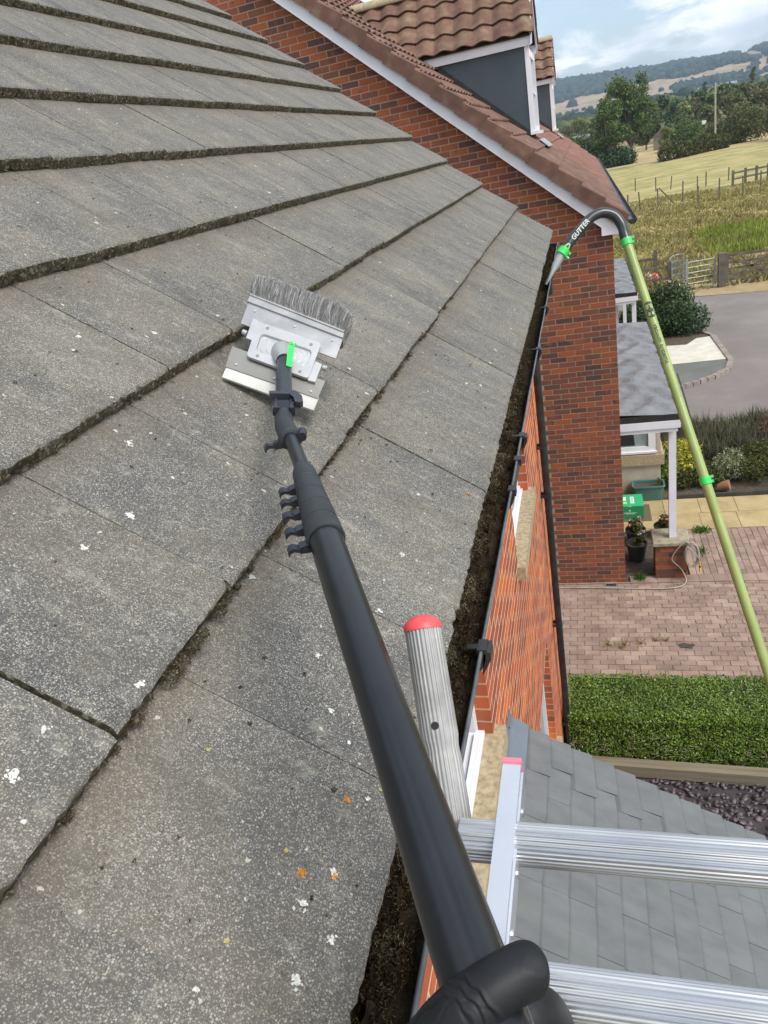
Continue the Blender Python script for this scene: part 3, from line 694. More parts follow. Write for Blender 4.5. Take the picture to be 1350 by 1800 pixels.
# double-roll pantiles
def pantile(wd=.30, ln=.375, thick=.012, n=16, amp=.026, rolls=2):
    b = MB(); V = []
    for i in range(n + 1):
        x = wd * i / n; ph = (x / wd * rolls) % 1.0; h = amp * (.5 - .5 * cos(2 * pi * ph)) ** .8
        V += [(x, 0, h - .0), (x, ln, h - .012), (x, 0, h - thick - .008), (x, ln, h - thick - .010)]
    F = [(i * 4, i * 4 + 4, i * 4 + 5, i * 4 + 1) for i in range(n)] + [(i * 4 + 2, i * 4 + 3, i * 4 + 7, i * 4 + 6) for i in range(n)] + [(i * 4, i * 4 + 2, i * 4 + 6, i * 4 + 4) for i in range(n)] + [(0, 1, 3, 2), (n * 4, n * 4 + 2, n * 4 + 3, n * 4 + 1)]
    b.add(V, F); return b
nd = Vector((-cos(PN), 0, sin(PN))); nn_ = Vector((sin(PN), 0, cos(PN)))
Rn = Matrix((Vector((0, 1, 0)), nd, nn_)).transposed().to_4x4()
ptb = pantile(amp=.030, rolls=1, n=12); ptm = ptb.mesh('roof_tile', M['clay'], 50)
EV = Vector((.53, 0, zroof(.53))); rows_n = 22
def dormer_hole(x, y): return any(a < y < a + 1.55 and x < -.70 and x > -3.5 for a in (12.9, 23.5))
tl = []
for r in range(rows_n):
    for c in range(67):
        y = 10.02 + c * .30; p = EV + nd * (r * .345) + Vector((0, y, 0)) - nn_ * .045
        if y > 29.7 or p.x < RX + .1: continue
        if dormer_hole(p.x - .12, y + .15): continue
        tl.append((p.length, r, c, p))
tl.sort(key=lambda q: q[0]); rest = MB()
for i, (d, r, c, p) in enumerate(tl):
    rg = random.Random(i); mtx = Matrix.Translation(p + nn_ * rg.uniform(0, .004)) @ Rn @ Matrix.Rotation(rg.gauss(0, .006), 4, 'Z') @ Matrix.Rotation(radians(-3.4), 4, 'X')
    if i < 270: o = link('roof_tile', ptm, nroof); o.matrix_basis = mtx
    else: rest.add([tuple(mtx @ Vector(v)) for v in ptb.v], ptb.f)
part('roof_tiles', rest, M['clay_s'], nroof, 50, 'stuff')
# cloaked verge tiles stepping down the gable
vm = MB(); LV = .385
vm.add([(0, 0, 0), (.30, 0, -.004), (.30, LV, -.016), (0, LV, -.012), (0, 0, -.165), (0, LV, -.150), (.018, 0, -.165), (.018, LV, -.150), (.018, 0, -.016), (.018, LV, -.028), (.30, 0, -.018), (.30, LV, -.030),
        (.045, 0, .016), (.045, LV, .004), (.012, 0, .013), (.012, LV, .001), (.10, 0, .003), (.10, LV, -.009)],
       [(14, 12, 13, 15), (12, 16, 17, 13), (16, 1, 2, 17), (0, 14, 15, 3), (4, 0, 3, 5), (6, 4, 5, 7), (8, 6, 7, 9), (10, 8, 9, 11), (4, 6, 8, 0), (0, 8, 10, 1, 16, 12, 14), (3, 15, 13, 17, 2, 11, 9), (5, 3, 9, 7), (1, 10, 11, 2)])
vmm = vm.mesh('verge_tile', M['clay'], 25)
for r in range(rows_n - 1):
    rg = random.Random(r); p = EV + nd * (r * .345) + Vector((0, 9.755, 0)) + nn_ * (rg.uniform(0, .004) + .0)
    if p.x < RX: break
    o = link('verge_tile', vmm, nroof); o.matrix_basis = Matrix.Translation(p) @ Rn @ Matrix.Rotation(rg.gauss(0, .006), 4, 'Z') @ Matrix.Rotation(radians(-5.0), 4, 'X')
# neighbour's eaves gutter
mb = arc_band(9.76, 30.0, .0, .0); mb = MB()
V = []; n = 10
for y in (9.765, 30.):
    for rr in (.055, .050):
        for i in range(n + 1): a = pi + pi * i / n; V.append((.562 + rr * cos(a), y, -1.105 + rr * sin(a)))
k = n + 1
F = [(i, i + 1, 2 * k + i + 1, 2 * k + i) for i in range(n)] + [(k + i, 3 * k + i, 3 * k + i + 1, k + i + 1) for i in range(n)] + [(i, k + i, k + i + 1, i + 1) for i in range(n)]
mb.add(V, F); b = [(.562 + .056 * cos(pi + pi * i / n), -1.105 + .056 * sin(pi + pi * i / n)) for i in range(n + 1)]; mb.prism(b, lambda p, q, c: (p, 9.760 + c, q), .006)
mb.tube([(.615, 9.76, -1.103), (.615, 30, -1.103)], .006, 6); part('gutter', mb, M['black'], nb, 40)
mb = MB(); mb.box(.48, .505, 9.83, 30, -1.27, -1.13); mb.box(.33, .50, 9.83, 30, -1.27, -1.25); part('fascia', mb, M['white'], nb)
# dormers
ptd = pantile(amp=.046, rolls=1, wd=.30, n=14); ptdm = ptd.mesh('roof_tile', M['clay_l'], 50)
def dormer(y0):
    w_ = 1.5; xf = -.73; y1 = y0 + w_; yr = y0 + w_ / 2; ztop = 1.225; xb = -3.0
    mb = MB()
    zc = lambda x: zroof(x) - .06
    ch = [(xf, zc(xf)), (xf, ztop), (-2.06, ztop)]
    mb.prism(ch, lambda a, b, c: (a, y0 + c, b), .05)
    d = part('dormer', mb, M['cheek'], nb); fc = MB(); fc.prism(ch, lambda a, b, c: (a, y1 - .05 + c, b), .05); part('cheek', fc, M['cheek'], d)
    # white eaves boards and front corner posts
    b = MB(); b.prism([(xf + .10, ztop - .005), (xf + .10, ztop + .125), (-2.35, ztop + .125), (-2.12, ztop - .005)], lambda a, bb_, c: (a, y0 - .05 + c, bb_), .02); b.box(-2.2, xf + .1, y0 - .03, y0, ztop - .004, ztop + .02); part('fascia', b, M['white'], d)
    b = MB(); b.box(-2.2, xf + .1, y1 + .03, y1 + .05, ztop, ztop + .125); part('fascia', b, M['white'], d)
    f = MB(); xw = xf + .0
    for yy in (y0 - .012, y1 - .058): f.box(xw + .001, xw + .07, yy, yy + .07, zc(xf) + .05, ztop)
    f.box(xw - .03, xw + .05, y0 + .06, y1 - .06, zc(xf) + .09, zc(xf) + .16); f.box(xw - .03, xw + .05, y0 + .06, y1 - .06, ztop - .1, ztop); f.box(xw - .02, xw + .045, yr - .03, yr + .03, zc(xf) + .16, ztop - .1)
    f.box(xw - .02, xw + .045, y0 + .06, y1 - .06, .62, .66); f.box(xw, xw + .13, y0 - .03, y1 + .03, zc(xf) + .04, zc(xf) + .085)
    wf = part('window', f, M['white'], d); g = MB(); g.box(xw, xw + .01, y0 + .06, y1 - .06, zc(xf) + .1, ztop - .02); part('pane', g, M['glass'], d)
    # front gable: cladding and bargeboards
    b = MB(); zrg = ztop + 1.10; b.add([(xf, y0, ztop), (xf, y1, ztop), (xf, yr, zrg - .05), (xf + .02, y0, ztop), (xf + .02, y1, ztop), (xf + .02, yr, zrg - .05)], [(0, 2, 1), (3, 4, 5), (0, 3, 5, 2), (1, 2, 5, 4)]); part('gable_panel', b, M['cheek'], d)
    sl = atan2(zrg - (ztop + .13), yr - (y0 - .12))
    for sg in (1, -1):
        b = MB(); ya = y0 - .10 if sg > 0 else y1 + .10
        b.add([(xf + .10, ya, ztop + .0), (xf + .10, ya, ztop + .15), (xf + .10, yr, zrg), (xf + .10, yr, zrg - .16), (xf + .125, ya, ztop + .0), (xf + .125, ya, ztop + .15), (xf + .125, yr, zrg), (xf + .125, yr, zrg - .16)],
              [(0, 1, 2, 3), (7, 6, 5, 4), (0, 4, 5, 1), (1, 5, 6, 2), (2, 6, 7, 3), (3, 7, 4, 0)]); part('bargeboard', b, M['white'], d)
        # tiles
        up = Vector((0, sg * cos(sl), sin(sl))); e = Vector((0, y0 - .13 if sg > 0 else y1 + .13, ztop + .145)); nrm = Vector((0, -sg * sin(sl), cos(sl)))
        ex = Vector((-1, 0, 0)) if sg > 0 else Vector((1, 0, 0))
        Rm = Matrix((ex, up, nrm)).transposed().to_4x4()
        tot = (zrg + .02 - e.z) / sin(sl); nr = 4; ga = (tot - .02) / nr
        dk = MB(); pts = [Vector((xf + .12, 0, 0)) + e, Vector((xf + .12, 0, 0)) + e + up * tot, Vector((-3.6, 0, 0)) + e + up * tot, Vector((-2.3, 0, 0)) + e]
        dk.add([p - nrm * .03 for p in pts] + [p - nrm * .05 for p in pts], [(0, 1, 2, 3), (7, 6, 5, 4), (0, 4, 5, 1), (1, 5, 6, 2), (3, 7, 4, 0), (2, 6, 7, 3)]); part('roof_deck', dk, M['underlay'], d)
        for r in range(nr):
            for c in range(10):
                x = xf + .155 - c * .30; zz = e.z + up.z * r * ga
                if x - .30 < (-.605 - zz) / SLP + .017 - .75: continue
                if sg < 0 and c > 6: continue
                p = Vector((x if sg > 0 else x - .30, 0, 0)) + e + up * (r * ga) + nrm * RNG.uniform(0, .004)
                o = link('roof_tile', ptdm, d); o.matrix_basis = Matrix.Translation(p) @ Rm @ Matrix.Rotation(RNG.normal() * .006, 4, 'Z') @ Matrix.Rotation(radians(-4.2), 4, 'X') @ Matrix.Diagonal((1, ga / .345, 1, 1))
    # ridge tiles
    for c in range(7):
        x = xf + .14 - c * .44
        b = MB(); b.tube([(x, yr, zrg - .028), (x - .435, yr, zrg - .028)], [.118, .112], 16); b.v = [(p[0], p[1], max(p[2], zrg - .04)) for p in b.v]; part('ridge_tile', b, M['ridge'], d, 50)
    # lead apron under the front
    b = MB(); q = [Vector((xf + .13, y0 - .05, zroof(xf + .13) + .012)), Vector((xf + .27, y0 - .05, zroof(xf + .27) + .004)), Vector((xf + .27, y1 + .05, zroof(xf + .27) + .004)), Vector((xf + .13, y1 + .05, zroof(xf + .13) + .012))]
    b.add(q + [p - nn_ * .01 for p in q], [(0, 1, 2, 3), (7, 6, 5, 4), (0, 4, 5, 1), (1, 5, 6, 2), (2, 6, 7, 3), (3, 7, 4, 0)]); part('lead_apron', b, M['lead'], d)
    b = MB(); b.prism([(xf, zc(xf) - .0), (xf, zc(xf) + .1), (-2.06, zc(-2.06) + .10), (-2.06, zc(-2.06))], lambda a, bb_, c: (a, y0 - .012 + c, bb_), .011); part('lead_soaker', b, M['underlay'], d)
dormer(12.9); dormer(23.5)
# canopies
def canopy(y0, y1, x1=1.115, zt=-3.74, posts=True):
    nx, ny = 14, 90; V = []
    rgx = random.Random(int(y0)); 
    for i in range(ny + 1):
        for j in range(nx + 1):
            y = y0 + (y1 - y0) * i / ny; x = NX + (x1 - NX) * j / nx; s = j / nx; e = min(1, min(i, ny - i) / 4)
            wr = .022 * sin(y * 9 + 2.2 * sin(x * 6)) * cos(x * 5 + y) + .012 * sin(y * 23 + x * 9 + 2 * sin(y * 3)) + .024 * max(0, sin(x * 11 + 1.5 * sin(y * 4))) ** 3
            V.append((x, y, zt + .05 * (1 - s) + wr * e * (1 if 0 < j < nx else .3)))
    F = [(i * (nx + 1) + j, i * (nx + 1) + j + 1, (i + 1) * (nx + 1) + j + 1, (i + 1) * (nx + 1) + j) for i in range(ny) for j in range(nx)]
    mb = MB(); mb.add(V, F); c = part('canopy_roof', mb, M['felt'], nb, 60)
    b = MB(); b.box(NX, x1 + .006, y0 - .012, y0 + .01, zt - .075, zt + .012); b.box(x1 - .01, x1 + .012, y0 + .01, y1, zt - .075, zt + .006); part('drip_edge', b, M['underlay'], c)
    b = MB(); b.box(NX, x1 + .015, y0 - .02, y0 + .02, zt - .185, zt - .076); b.box(x1 - .02, x1 + .022, y0 + .02, y1, zt - .185, zt - .076); b.box(NX, x1 - .02, y0 + .0, y0 + .05, zt - .245, zt - .186); b.box(x1 - .07, x1 - .02, y0 + .05, y1, zt - .245, zt - .186)
    b.box(NX, x1 - .02, y0 + .05, y1, zt - .20, zt - .186); part('fascia', b, M['white'], c)
    return c
c1 = canopy(9.95, 15.4)
b = MB(); b.box(.99, 1.09, 10.10, 10.20, -5.77, -3.985); part('post', b, M['whitewood'], c1)
b = MB(); b.box(.99, 1.09, 15.2, 15.3, G, -3.985); part('post', b, M['whitewood'], c1)
c2 = canopy(18.4, 23.6)
for yy in (18.55, 23.4):
    b = MB(); b.box(1.0, 1.1, yy, yy + .1, G, -3.985); part('post', b, M['whitewood'], c2)
b = MB(); b.box(.35, .43, 18.9, 19.0, G, -3.99); b.box(.35, .40, 19.0, 20.0, -4.05, -3.99); b.box(.62, .70, 18.95, 19.02, G, -3.99); part('door_frame', b, M['white'], nb)
# bay under the first canopy, with its window
BY = 12.95
mb = MB(); mb.box(NX, 1.125, BY, BY + 1.6, G, -5.82); mb.box(NX, 1.125, BY + .11, BY + 1.6, -5.82, -3.99); bay = part('bay_wall', mb, M['stone_in'], nb)
b = MB(); b.box(NX, 1.19, BY - .05, BY + 1.65, -5.80, -5.60); b.box(NX, 1.15, BY - .005, BY + 1.6, -5.60, -5.57); part('sill_band', b, M['stone'], bay)
b = MB(); b.box(1.06, 1.125, BY, BY + .11, -5.57, -3.99); part('stone_corner', b, M['stone_in'], bay)
f = MB(); z0, z1 = -5.57, -4.02; x0, x1 = NX + .02, 1.06
f.box(x0, x1, BY - .03, BY + .05, z0, z0 + .035); f.box(x0, x1 - .0, BY + .01, BY + .07, z0 + .035, z0 + .12); f.box(x1 - .14, x1, BY + .008, BY + .07, z0 + .12, z1); f.box(x0, x0 + .06, BY + .01, BY + .07, z0 + .12, z1); f.box(x0 + .06, x1 - .14, BY + .01, BY + .07, z1 - .1, z1)
wf = part('window', f, M['white'], nb)
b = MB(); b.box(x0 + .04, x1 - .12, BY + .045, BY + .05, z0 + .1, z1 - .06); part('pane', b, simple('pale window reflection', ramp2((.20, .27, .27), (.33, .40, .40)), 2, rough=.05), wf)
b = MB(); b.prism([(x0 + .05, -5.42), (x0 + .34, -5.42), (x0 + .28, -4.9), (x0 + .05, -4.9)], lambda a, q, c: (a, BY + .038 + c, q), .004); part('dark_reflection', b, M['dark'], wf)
b = MB(); b.box(x1 - .20, x1 - .185, BY - .0, BY + .012, -5.28, -5.10); part('handle', b, M['lead'], wf)

# ================================================================== GROUND, DRIVE, ROAD
M.update(
 soil=simple('dry brown soil', [(.3, (.055, .042, .030)), (.55, (.10, .078, .055)), (.75, (.16, .13, .095))], 14, 7, rough=1, bump=.6, bscale=80, bdist=.02),
 tarmac=simple('worn pinkish tarmac', [(.32, (.165, .145, .135)), (.5, (.195, .172, .16)), (.68, (.235, .21, .195))], .55, 9, rough=.9, nrough=.62, bump=.25, bscale=60),
 tarmac_d=simple('dark grey tarmac patch', ramp2((.12, .125, .115), (.165, .17, .158)), 2, 8, rough=.9, bump=.3, bscale=70),
 concrete=simple('bright new concrete', ramp2((.52, .50, .42), (.66, .64, .56)), 3, 7, rough=.9),
 kerb=simple('pinkish block kerb', ramp2((.22, .185, .16), (.31, .27, .235)), 12, rough=.9, var=.12),
 paver=simple('brindle block paver', [(.25, (.195, .138, .105)), (.5, (.285, .200, .158)), (.72, (.36, .275, .22))], 3.4, 8, rough=.92, var=.19, bump=.35, bscale=140, nrough=.65),
 paver_s=simple('brindle block paver joined', [(.25, (.195, .138, .105)), (.5, (.285, .200, .158)), (.72, (.36, .275, .22))], 3.4, 8, rough=.92, var=.13, island=True, bump=.35, bscale=140, nrough=.65),
 joint=simple('sandy joint', ramp2((.14, .11, .08), (.24, .19, .145)), 30, rough=1),
 slab=simple('yellow paving slab', [(.28, (.29, .215, .105)), (.5, (.40, .31, .155)), (.75, (.49, .385, .21))], 2.6, 8, rough=.9, var=.06, bump=.2, bscale=90, nrough=.65),
 timber=simple('weathered timber', [(.3, (.135, .115, .080)), (.6, (.23, .20, .14)), (.8, (.29, .26, .19))], 5, 7, rough=.9, stretch=(.25, 5, 5), bump=.4, bscale=14),
 timber_y=simple('grey weathered fence timber', [(.3, (.085, .072, .058)), (.6, (.15, .13, .105)), (.8, (.21, .19, .155))], 4, 6, rough=.9, stretch=(1, 1, 1), bump=.3, bscale=30),
 galv=simple('galvanised steel', ramp2((.27, .31, .33), (.38, .42, .44)), 4, rough=.5, metal=.4),
)
def poly_sheet(name, pts, z, mat, kind='structure', parent=None):
    mb = MB(); mb.add([(x, y, z) for x, y in pts], [tuple(range(len(pts)))])
    me = mb.mesh(name, mat)
    if me.polygons[0].normal.z < 0: me.flip_normals()
    return link(name, me, parent, kind=kind if not parent else None)
# one terrain sheet: flat by the houses, rolling far off, the valley side rising to the ridge
def rel(x, y):
    t1 = min(1, max(0, (y - 420) / 1100)); t2 = min(1, max(0, (y - 1350) / 1250)); t2 = t2 * t2 * (3 - 2 * t2)
    r = 22 * t1 + (98 - .02 * x) * t2 + 16 * t2 * fnoise(x * .0021, y * .0016, 1, 2.) + 5 * t1 * fnoise(x * .006, y * .004, 1, 5.)
    if y > 2600: r += min(1, (y - 2600) / 500) * (-12)
    return G - .06 + r + (.5 * fnoise(x * .02, y * .02, 1, 3.) * min(1, max(0, (y - 140) / 200)))
ys = list(np.concatenate([np.linspace(-60, 130, 20), np.linspace(160, 900, 24)[0:], np.linspace(950, 3600, 62), np.array([4300, 5500])]))
xs = list(np.concatenate([np.array([-3800, -2900]), np.linspace(-2000, -500, 13), np.linspace(-430, 1300, 75), np.linspace(1500, 3000, 10), np.array([3800])]))
V = np.array([[x, y, rel(x, y)] for y in ys for x in xs]); nx = len(xs)
F = np.array([[i * nx + j, i * nx + j + 1, (i + 1) * nx + j + 1, (i + 1) * nx + j] for i in range(len(ys) - 1) for j in range(nx - 1)])
def terrain_mat():
    m, t = newmat('open farmland', 1, 0, .1)
    g = t.n('ShaderNodeNewGeometry'); s = t.n('ShaderNodeSeparateXYZ'); t.l(g.outputs['Position'], s.inputs[0])
    P = t.pos((1, 1, 0)); Wp = t.n('ShaderNodeVectorMath', operation='ADD'); nn = t.n('ShaderNodeTexNoise'); nn.inputs['Scale'].default_value = .004; t.l(P, nn.inputs['Vector'])
    sc_ = t.n('ShaderNodeVectorMath', operation='SCALE'); t.l(nn.outputs['Color'], sc_.inputs[0]); sc_.inputs['Scale'].default_value = 120; t.l(P, Wp.inputs[0]); t.l(sc_.outputs[0], Wp.inputs[1])
    mp = t.n('ShaderNodeMapping'); mp.inputs['Scale'].default_value = (.0042, .0026, 1); mp.inputs['Rotation'].default_value = (0, 0, .35); t.l(Wp.outputs[0], mp.inputs[0])
    v = t.n('ShaderNodeTexVoronoi'); v.inputs['Scale'].default_value = 1; t.l(mp.outputs[0], v.inputs['Vector'])
    sp = t.n('ShaderNodeSeparateColor'); t.l(v.outputs['Color'], sp.inputs[0])
    fld = t.ramp(sp.outputs[0], [(0, (.30, .225, .145)), (.25, (.36, .265, .165)), (.45, (.27, .20, .145)), (.62, (.40, .30, .18)), (.80, (.22, .20, .105)), (1, (.33, .24, .16))], 'CONSTANT')
    near = t.ramp(t.noise(P, .05, 6), [(.3, (.13, .13, .05)), (.6, (.24, .21, .10))])
    fy = t.ramp(t.math('MULTIPLY', s.outputs[1], .001), [(.13, 0.), (.30, 1.)])
    c = t.mix(fy, near, fld)
    c = t.mix(.5, c, t.ramp(t.noise(P, .02, 7, .65), [(.3, (.35, .36, .33)), (.7, (.66, .64, .62))]), 'OVERLAY')
    t.l(c, t.p.inputs['Base Color']); return m
me = fast_mesh('ground', V, F, terrain_mat(), True)
if me.polygons[0].normal.z < 0: me.flip_normals()
gnd = link('ground', me, kind='structure')

soil = poly_sheet('soil', [(-11, -2), (8, -2), (8, 16.6), (-11, 16.6)], G - .035, M['soil'])
# drive of block pavers
def pavers(name, x0, x1, y0, y1, along, limit, z=G, jz=.002, parentmat='paver', keepf=None):
    b = MB(); b.box(x0, x1, y0, y1, z - .05, z - .009); root = structure(name, b, M['joint'])
    L, H = .2, .1; items = []
    if along == 'x':
        r = 0; y = y0
        while y < y1 - .04:
            x = x0 - (L / 2 if r % 2 else 0)
            while x < x1:
                a, c = max(x, x0), min(x + L, x1)
                if c - a > .04: items.append((a, y, round(c - a, 2), min(H, y1 - y)))
                x += L
            y += H; r += 1
    else:
        r = 0; x = x0
        while x < x1 - .04:
            y = y0 - (L / 2 if r % 2 else 0)
            while y < y1:
                a, c = max(y, y0), min(y + L, y1)
                if c - a > .04: items.append((x, a, min(H, x1 - x), round(c - a, 2)))
                y += L
            x += H; r += 1
    if keepf: items = [i for i in items if keepf(i[0] + i[2] / 2, i[1] + i[3] / 2)]
    items.sort(key=lambda q: (q[0] + .1 - 1.0) ** 2 + (q[1] - 8.5) ** 2 * .5 + (100 if not -.6 < q[0] < 2.6 else 0)); cache = {}; rest = MB()
    for i, (x, y, lx, ly) in enumerate(items):
        rg = random.Random(i); k = (round(lx, 2), round(ly, 2)); g_ = .003; e = .004; h = .05
        def pm(lx, ly):
            b = MB(); b.add([(g_, g_, -h), (lx - g_, g_, -h), (lx - g_, ly - g_, -h), (g_, ly - g_, -h), (g_, g_, -e), (lx - g_, g_, -e), (lx - g_, ly - g_, -e), (g_, ly - g_, -e),
                             (g_ + e, g_ + e, 0), (lx - g_ - e, g_ + e, 0), (lx - g_ - e, ly - g_ - e, 0), (g_ + e, ly - g_ - e, 0)],
                            [(8, 9, 10, 11), (4, 5, 9, 8), (5, 6, 10, 9), (6, 7, 11, 10), (7, 4, 8, 11), (0, 1, 5, 4), (1, 2, 6, 5), (2, 3, 7, 6), (3, 0, 4, 7)]); return b
        mtx = Matrix.Translation((x, y, z + rg.gauss(0, jz))) @ Matrix.Rotation(rg.gauss(0, .006), 4, 'X') @ Matrix.Rotation(rg.gauss(0, .012), 4, 'Z')
        if i < limit:
            if k not in cache: cache[k] = pm(*k).mesh('paver', M['paver'])
            o = link('paver', cache[k], root); o.matrix_basis = mtx
        else:
            b = pm(lx, ly); rest.add([tuple(mtx @ Vector(v)) for v in b.v], b.f)
    if rest.v: part('pavers', rest, M['paver_s'], root, kind='stuff')
    return root
pavers('driveway', -6.0, 5.2, 7.0, 9.86, 'x', 299)
pavers('paved_path', 1.28, 5.2, 10.07, 11.5, 'y', 260)
b = MB(); 
x = -6.0; rg = random.Random(5); edg = MB()
while x < 5.2:
    edg.box(x + .002, min(x + .2, 5.2) - .002, 9.868, 10.062, G - .05, G + .004 + rg.gauss(0, .0015)) if (x > .32 or x < .1) else None
    if .1 <= x <= .32: edg.box(x + .002, x + .198, 9.868, 9.895, G - .05, G + .002)
    x += .2
root = structure('edging_course', edg, M['paver_s'])
# slabs
root = structure('slab_path', MB().box(.34, 5.2, 11.50, 12.66, G - .06, G - .012), M['joint'])
for r in range(2):
    for c in range(9):
        x = .34 + c * .6 + (.13 if r == 0 else .13 + .05); 
        xa, xb = max(.35, x - .0), min(5.2, x + .6)
        if c == 0: xa = .35
        lx = xb - xa - .008
        o = link('paving_slab', MB().box(.0, lx, 0, .572, -.045, 0).mesh('paving_slab', M['slab']), root, (xa, 11.505 + r * .58, G + .004 + RNG.uniform(-.002, .002)), (RNG.normal() * .003, RNG.normal() * .003, 0))
# road and island
road = poly_sheet('road', [(-.0, 16.0), (14, 15.6), (20, 20), (20, 28.1), (6.2, 28.75), (2.3, 29.75), (.33, 29.9), (.33, 16.2)], G + .0, M['tarmac'])
KP = [(1.0, 18.30), (2.23, 18.95), (3.0, 19.45), (3.42, 19.95), (3.62, 20.7), (3.56, 23.5), (3.35, 24.0), (2.9, 24.3)]
poly_sheet('tarmac_patch', [(.34, 18.0)] + KP[:4] + [(3.62, 20.9), (.34, 20.9)], G + .062, M['tarmac_d'])
poly_sheet('concrete_patch', [(1.9, 20.9), (3.60, 20.9), (3.54, 23.4), (3.1, 23.35), (2.75, 22.75), (1.9, 22.9)], G + .066, M['concrete'])
poly_sheet('shrub_bed', [(.34, 20.9), (1.9, 20.9), (1.9, 22.9), (2.75, 22.75), (3.1, 23.35), (3.54, 23.4), (3.0, 24.6), (1.6, 27.3), (.34, 27.5)], G + .060, M['soil'])
kb = MB()
kr = structure('kerb', MB().box(.34, .35, 18, 18.05, G - .1, G - .02), M['kerb'])
kblock = MB().box(-.1, .1, -.07, .07, -.05, .10).mesh('kerb_stone', M['kerb'])
for i in range(len(KP) - 1):
    a, c = Vector((*KP[i], 0)), Vector((*KP[i + 1], 0)); n = max(1, round((c - a).length / .205))
    for j in range(n):
        p = a.lerp(c, (j + .5) / n); d = c - a; o = link('kerb_stone', kblock, kr, (p.x, p.y, G + RNG.uniform(-.003, .003)), (0, 0, atan2(d.y, d.x)), (min(1, (c - a).length / n / .205), 1, 1))
verge_pts = [(.33, 30.0), (2.3, 29.82), (6.2, 28.82), (20, 28.2), (40, 31), (40, 34), (.33, 34)]
# field surface
def field_mat():
    m, t = newmat('dry rough pasture', 1, 0, .1); P = t.pos((1, 1, 0)); g = t.n('ShaderNodeNewGeometry'); s = t.n('ShaderNodeSeparateXYZ'); t.l(g.outputs['Position'], s.inputs[0])
    dry = t.ramp(t.noise(P, .55, 8, .7), [(.30, (.24, .185, .085)), (.48, (.36, .28, .13)), (.62, (.46, .37, .18)), (.75, (.28, .28, .10))])
    grn = t.ramp(t.noise(t.pos((.9, 1.2, 0)), .30, 10, .75), [(.32, (.17, .185, .065)), (.44, (.26, .25, .10)), (.54, (.37, .315, .15)), (.68, (.48, .39, .21))])
    yy = t.math('ADD', s.outputs[1], t.math('MULTIPLY', t.noise(P, .12, 4), 16)); f = t.ramp(t.math('MULTIPLY', yy, .01), [(.60, 0.), (.78, 1.)])
    c = t.mix(f, dry, grn)
    lime = t.ramp(t.noise(t.pos((.5, 1, 0)), .11, 4), [(.50, 0.), (.60, 1.)])
    fy = t.ramp(t.math('MULTIPLY', s.outputs[1], .01), [(.36, 0.), (.40, 1.), (.47, 1.), (.50, 0.)])
    c = t.mix(t.math('MULTIPLY', t.math('MULTIPLY', lime, fy), .8), c, (.25, .32, .06))
    c = t.mix(.4, c, t.ramp(t.noise(P, 5, 5, .7), [(.3, (.3, .3, .28)), (.7, (.72, .70, .66))]), 'OVERLAY')
    t.l(c, t.p.inputs['Base Color']); t.bump(t.noise(P, 6, 5, .7), .6, .05); return m
fm = field_mat()
poly_sheet('field', [(.33, 30.05), (2.3, 29.85), (6.2, 28.85), (20, 28.2), (60, 30), (90, 118), (-30, 122), (-30, 30.05)], G - .015, fm)
poly_sheet('far_field', [(-20, 124), (30, 119), (120, 140), (60, 190), (24, 192), (10, 190), (-20, 180)], G + .0, simple('pale stubble field', ramp2((.33, .25, .115), (.46, .36, .19)), .12, 8, rough=1, nrough=.7))
# pale verge of straw by the gate
poly_sheet('verge', [(1.6, 29.92), (6.2, 28.93), (20, 28.3), (40, 30.2), (40, 31.6), (6, 31.3), (1.6, 31.6)], G - .006, simple('straw verge', ramp2((.24, .18, .095), (.40, .31, .175)), 1.5, 8, rough=1, nrough=.7))

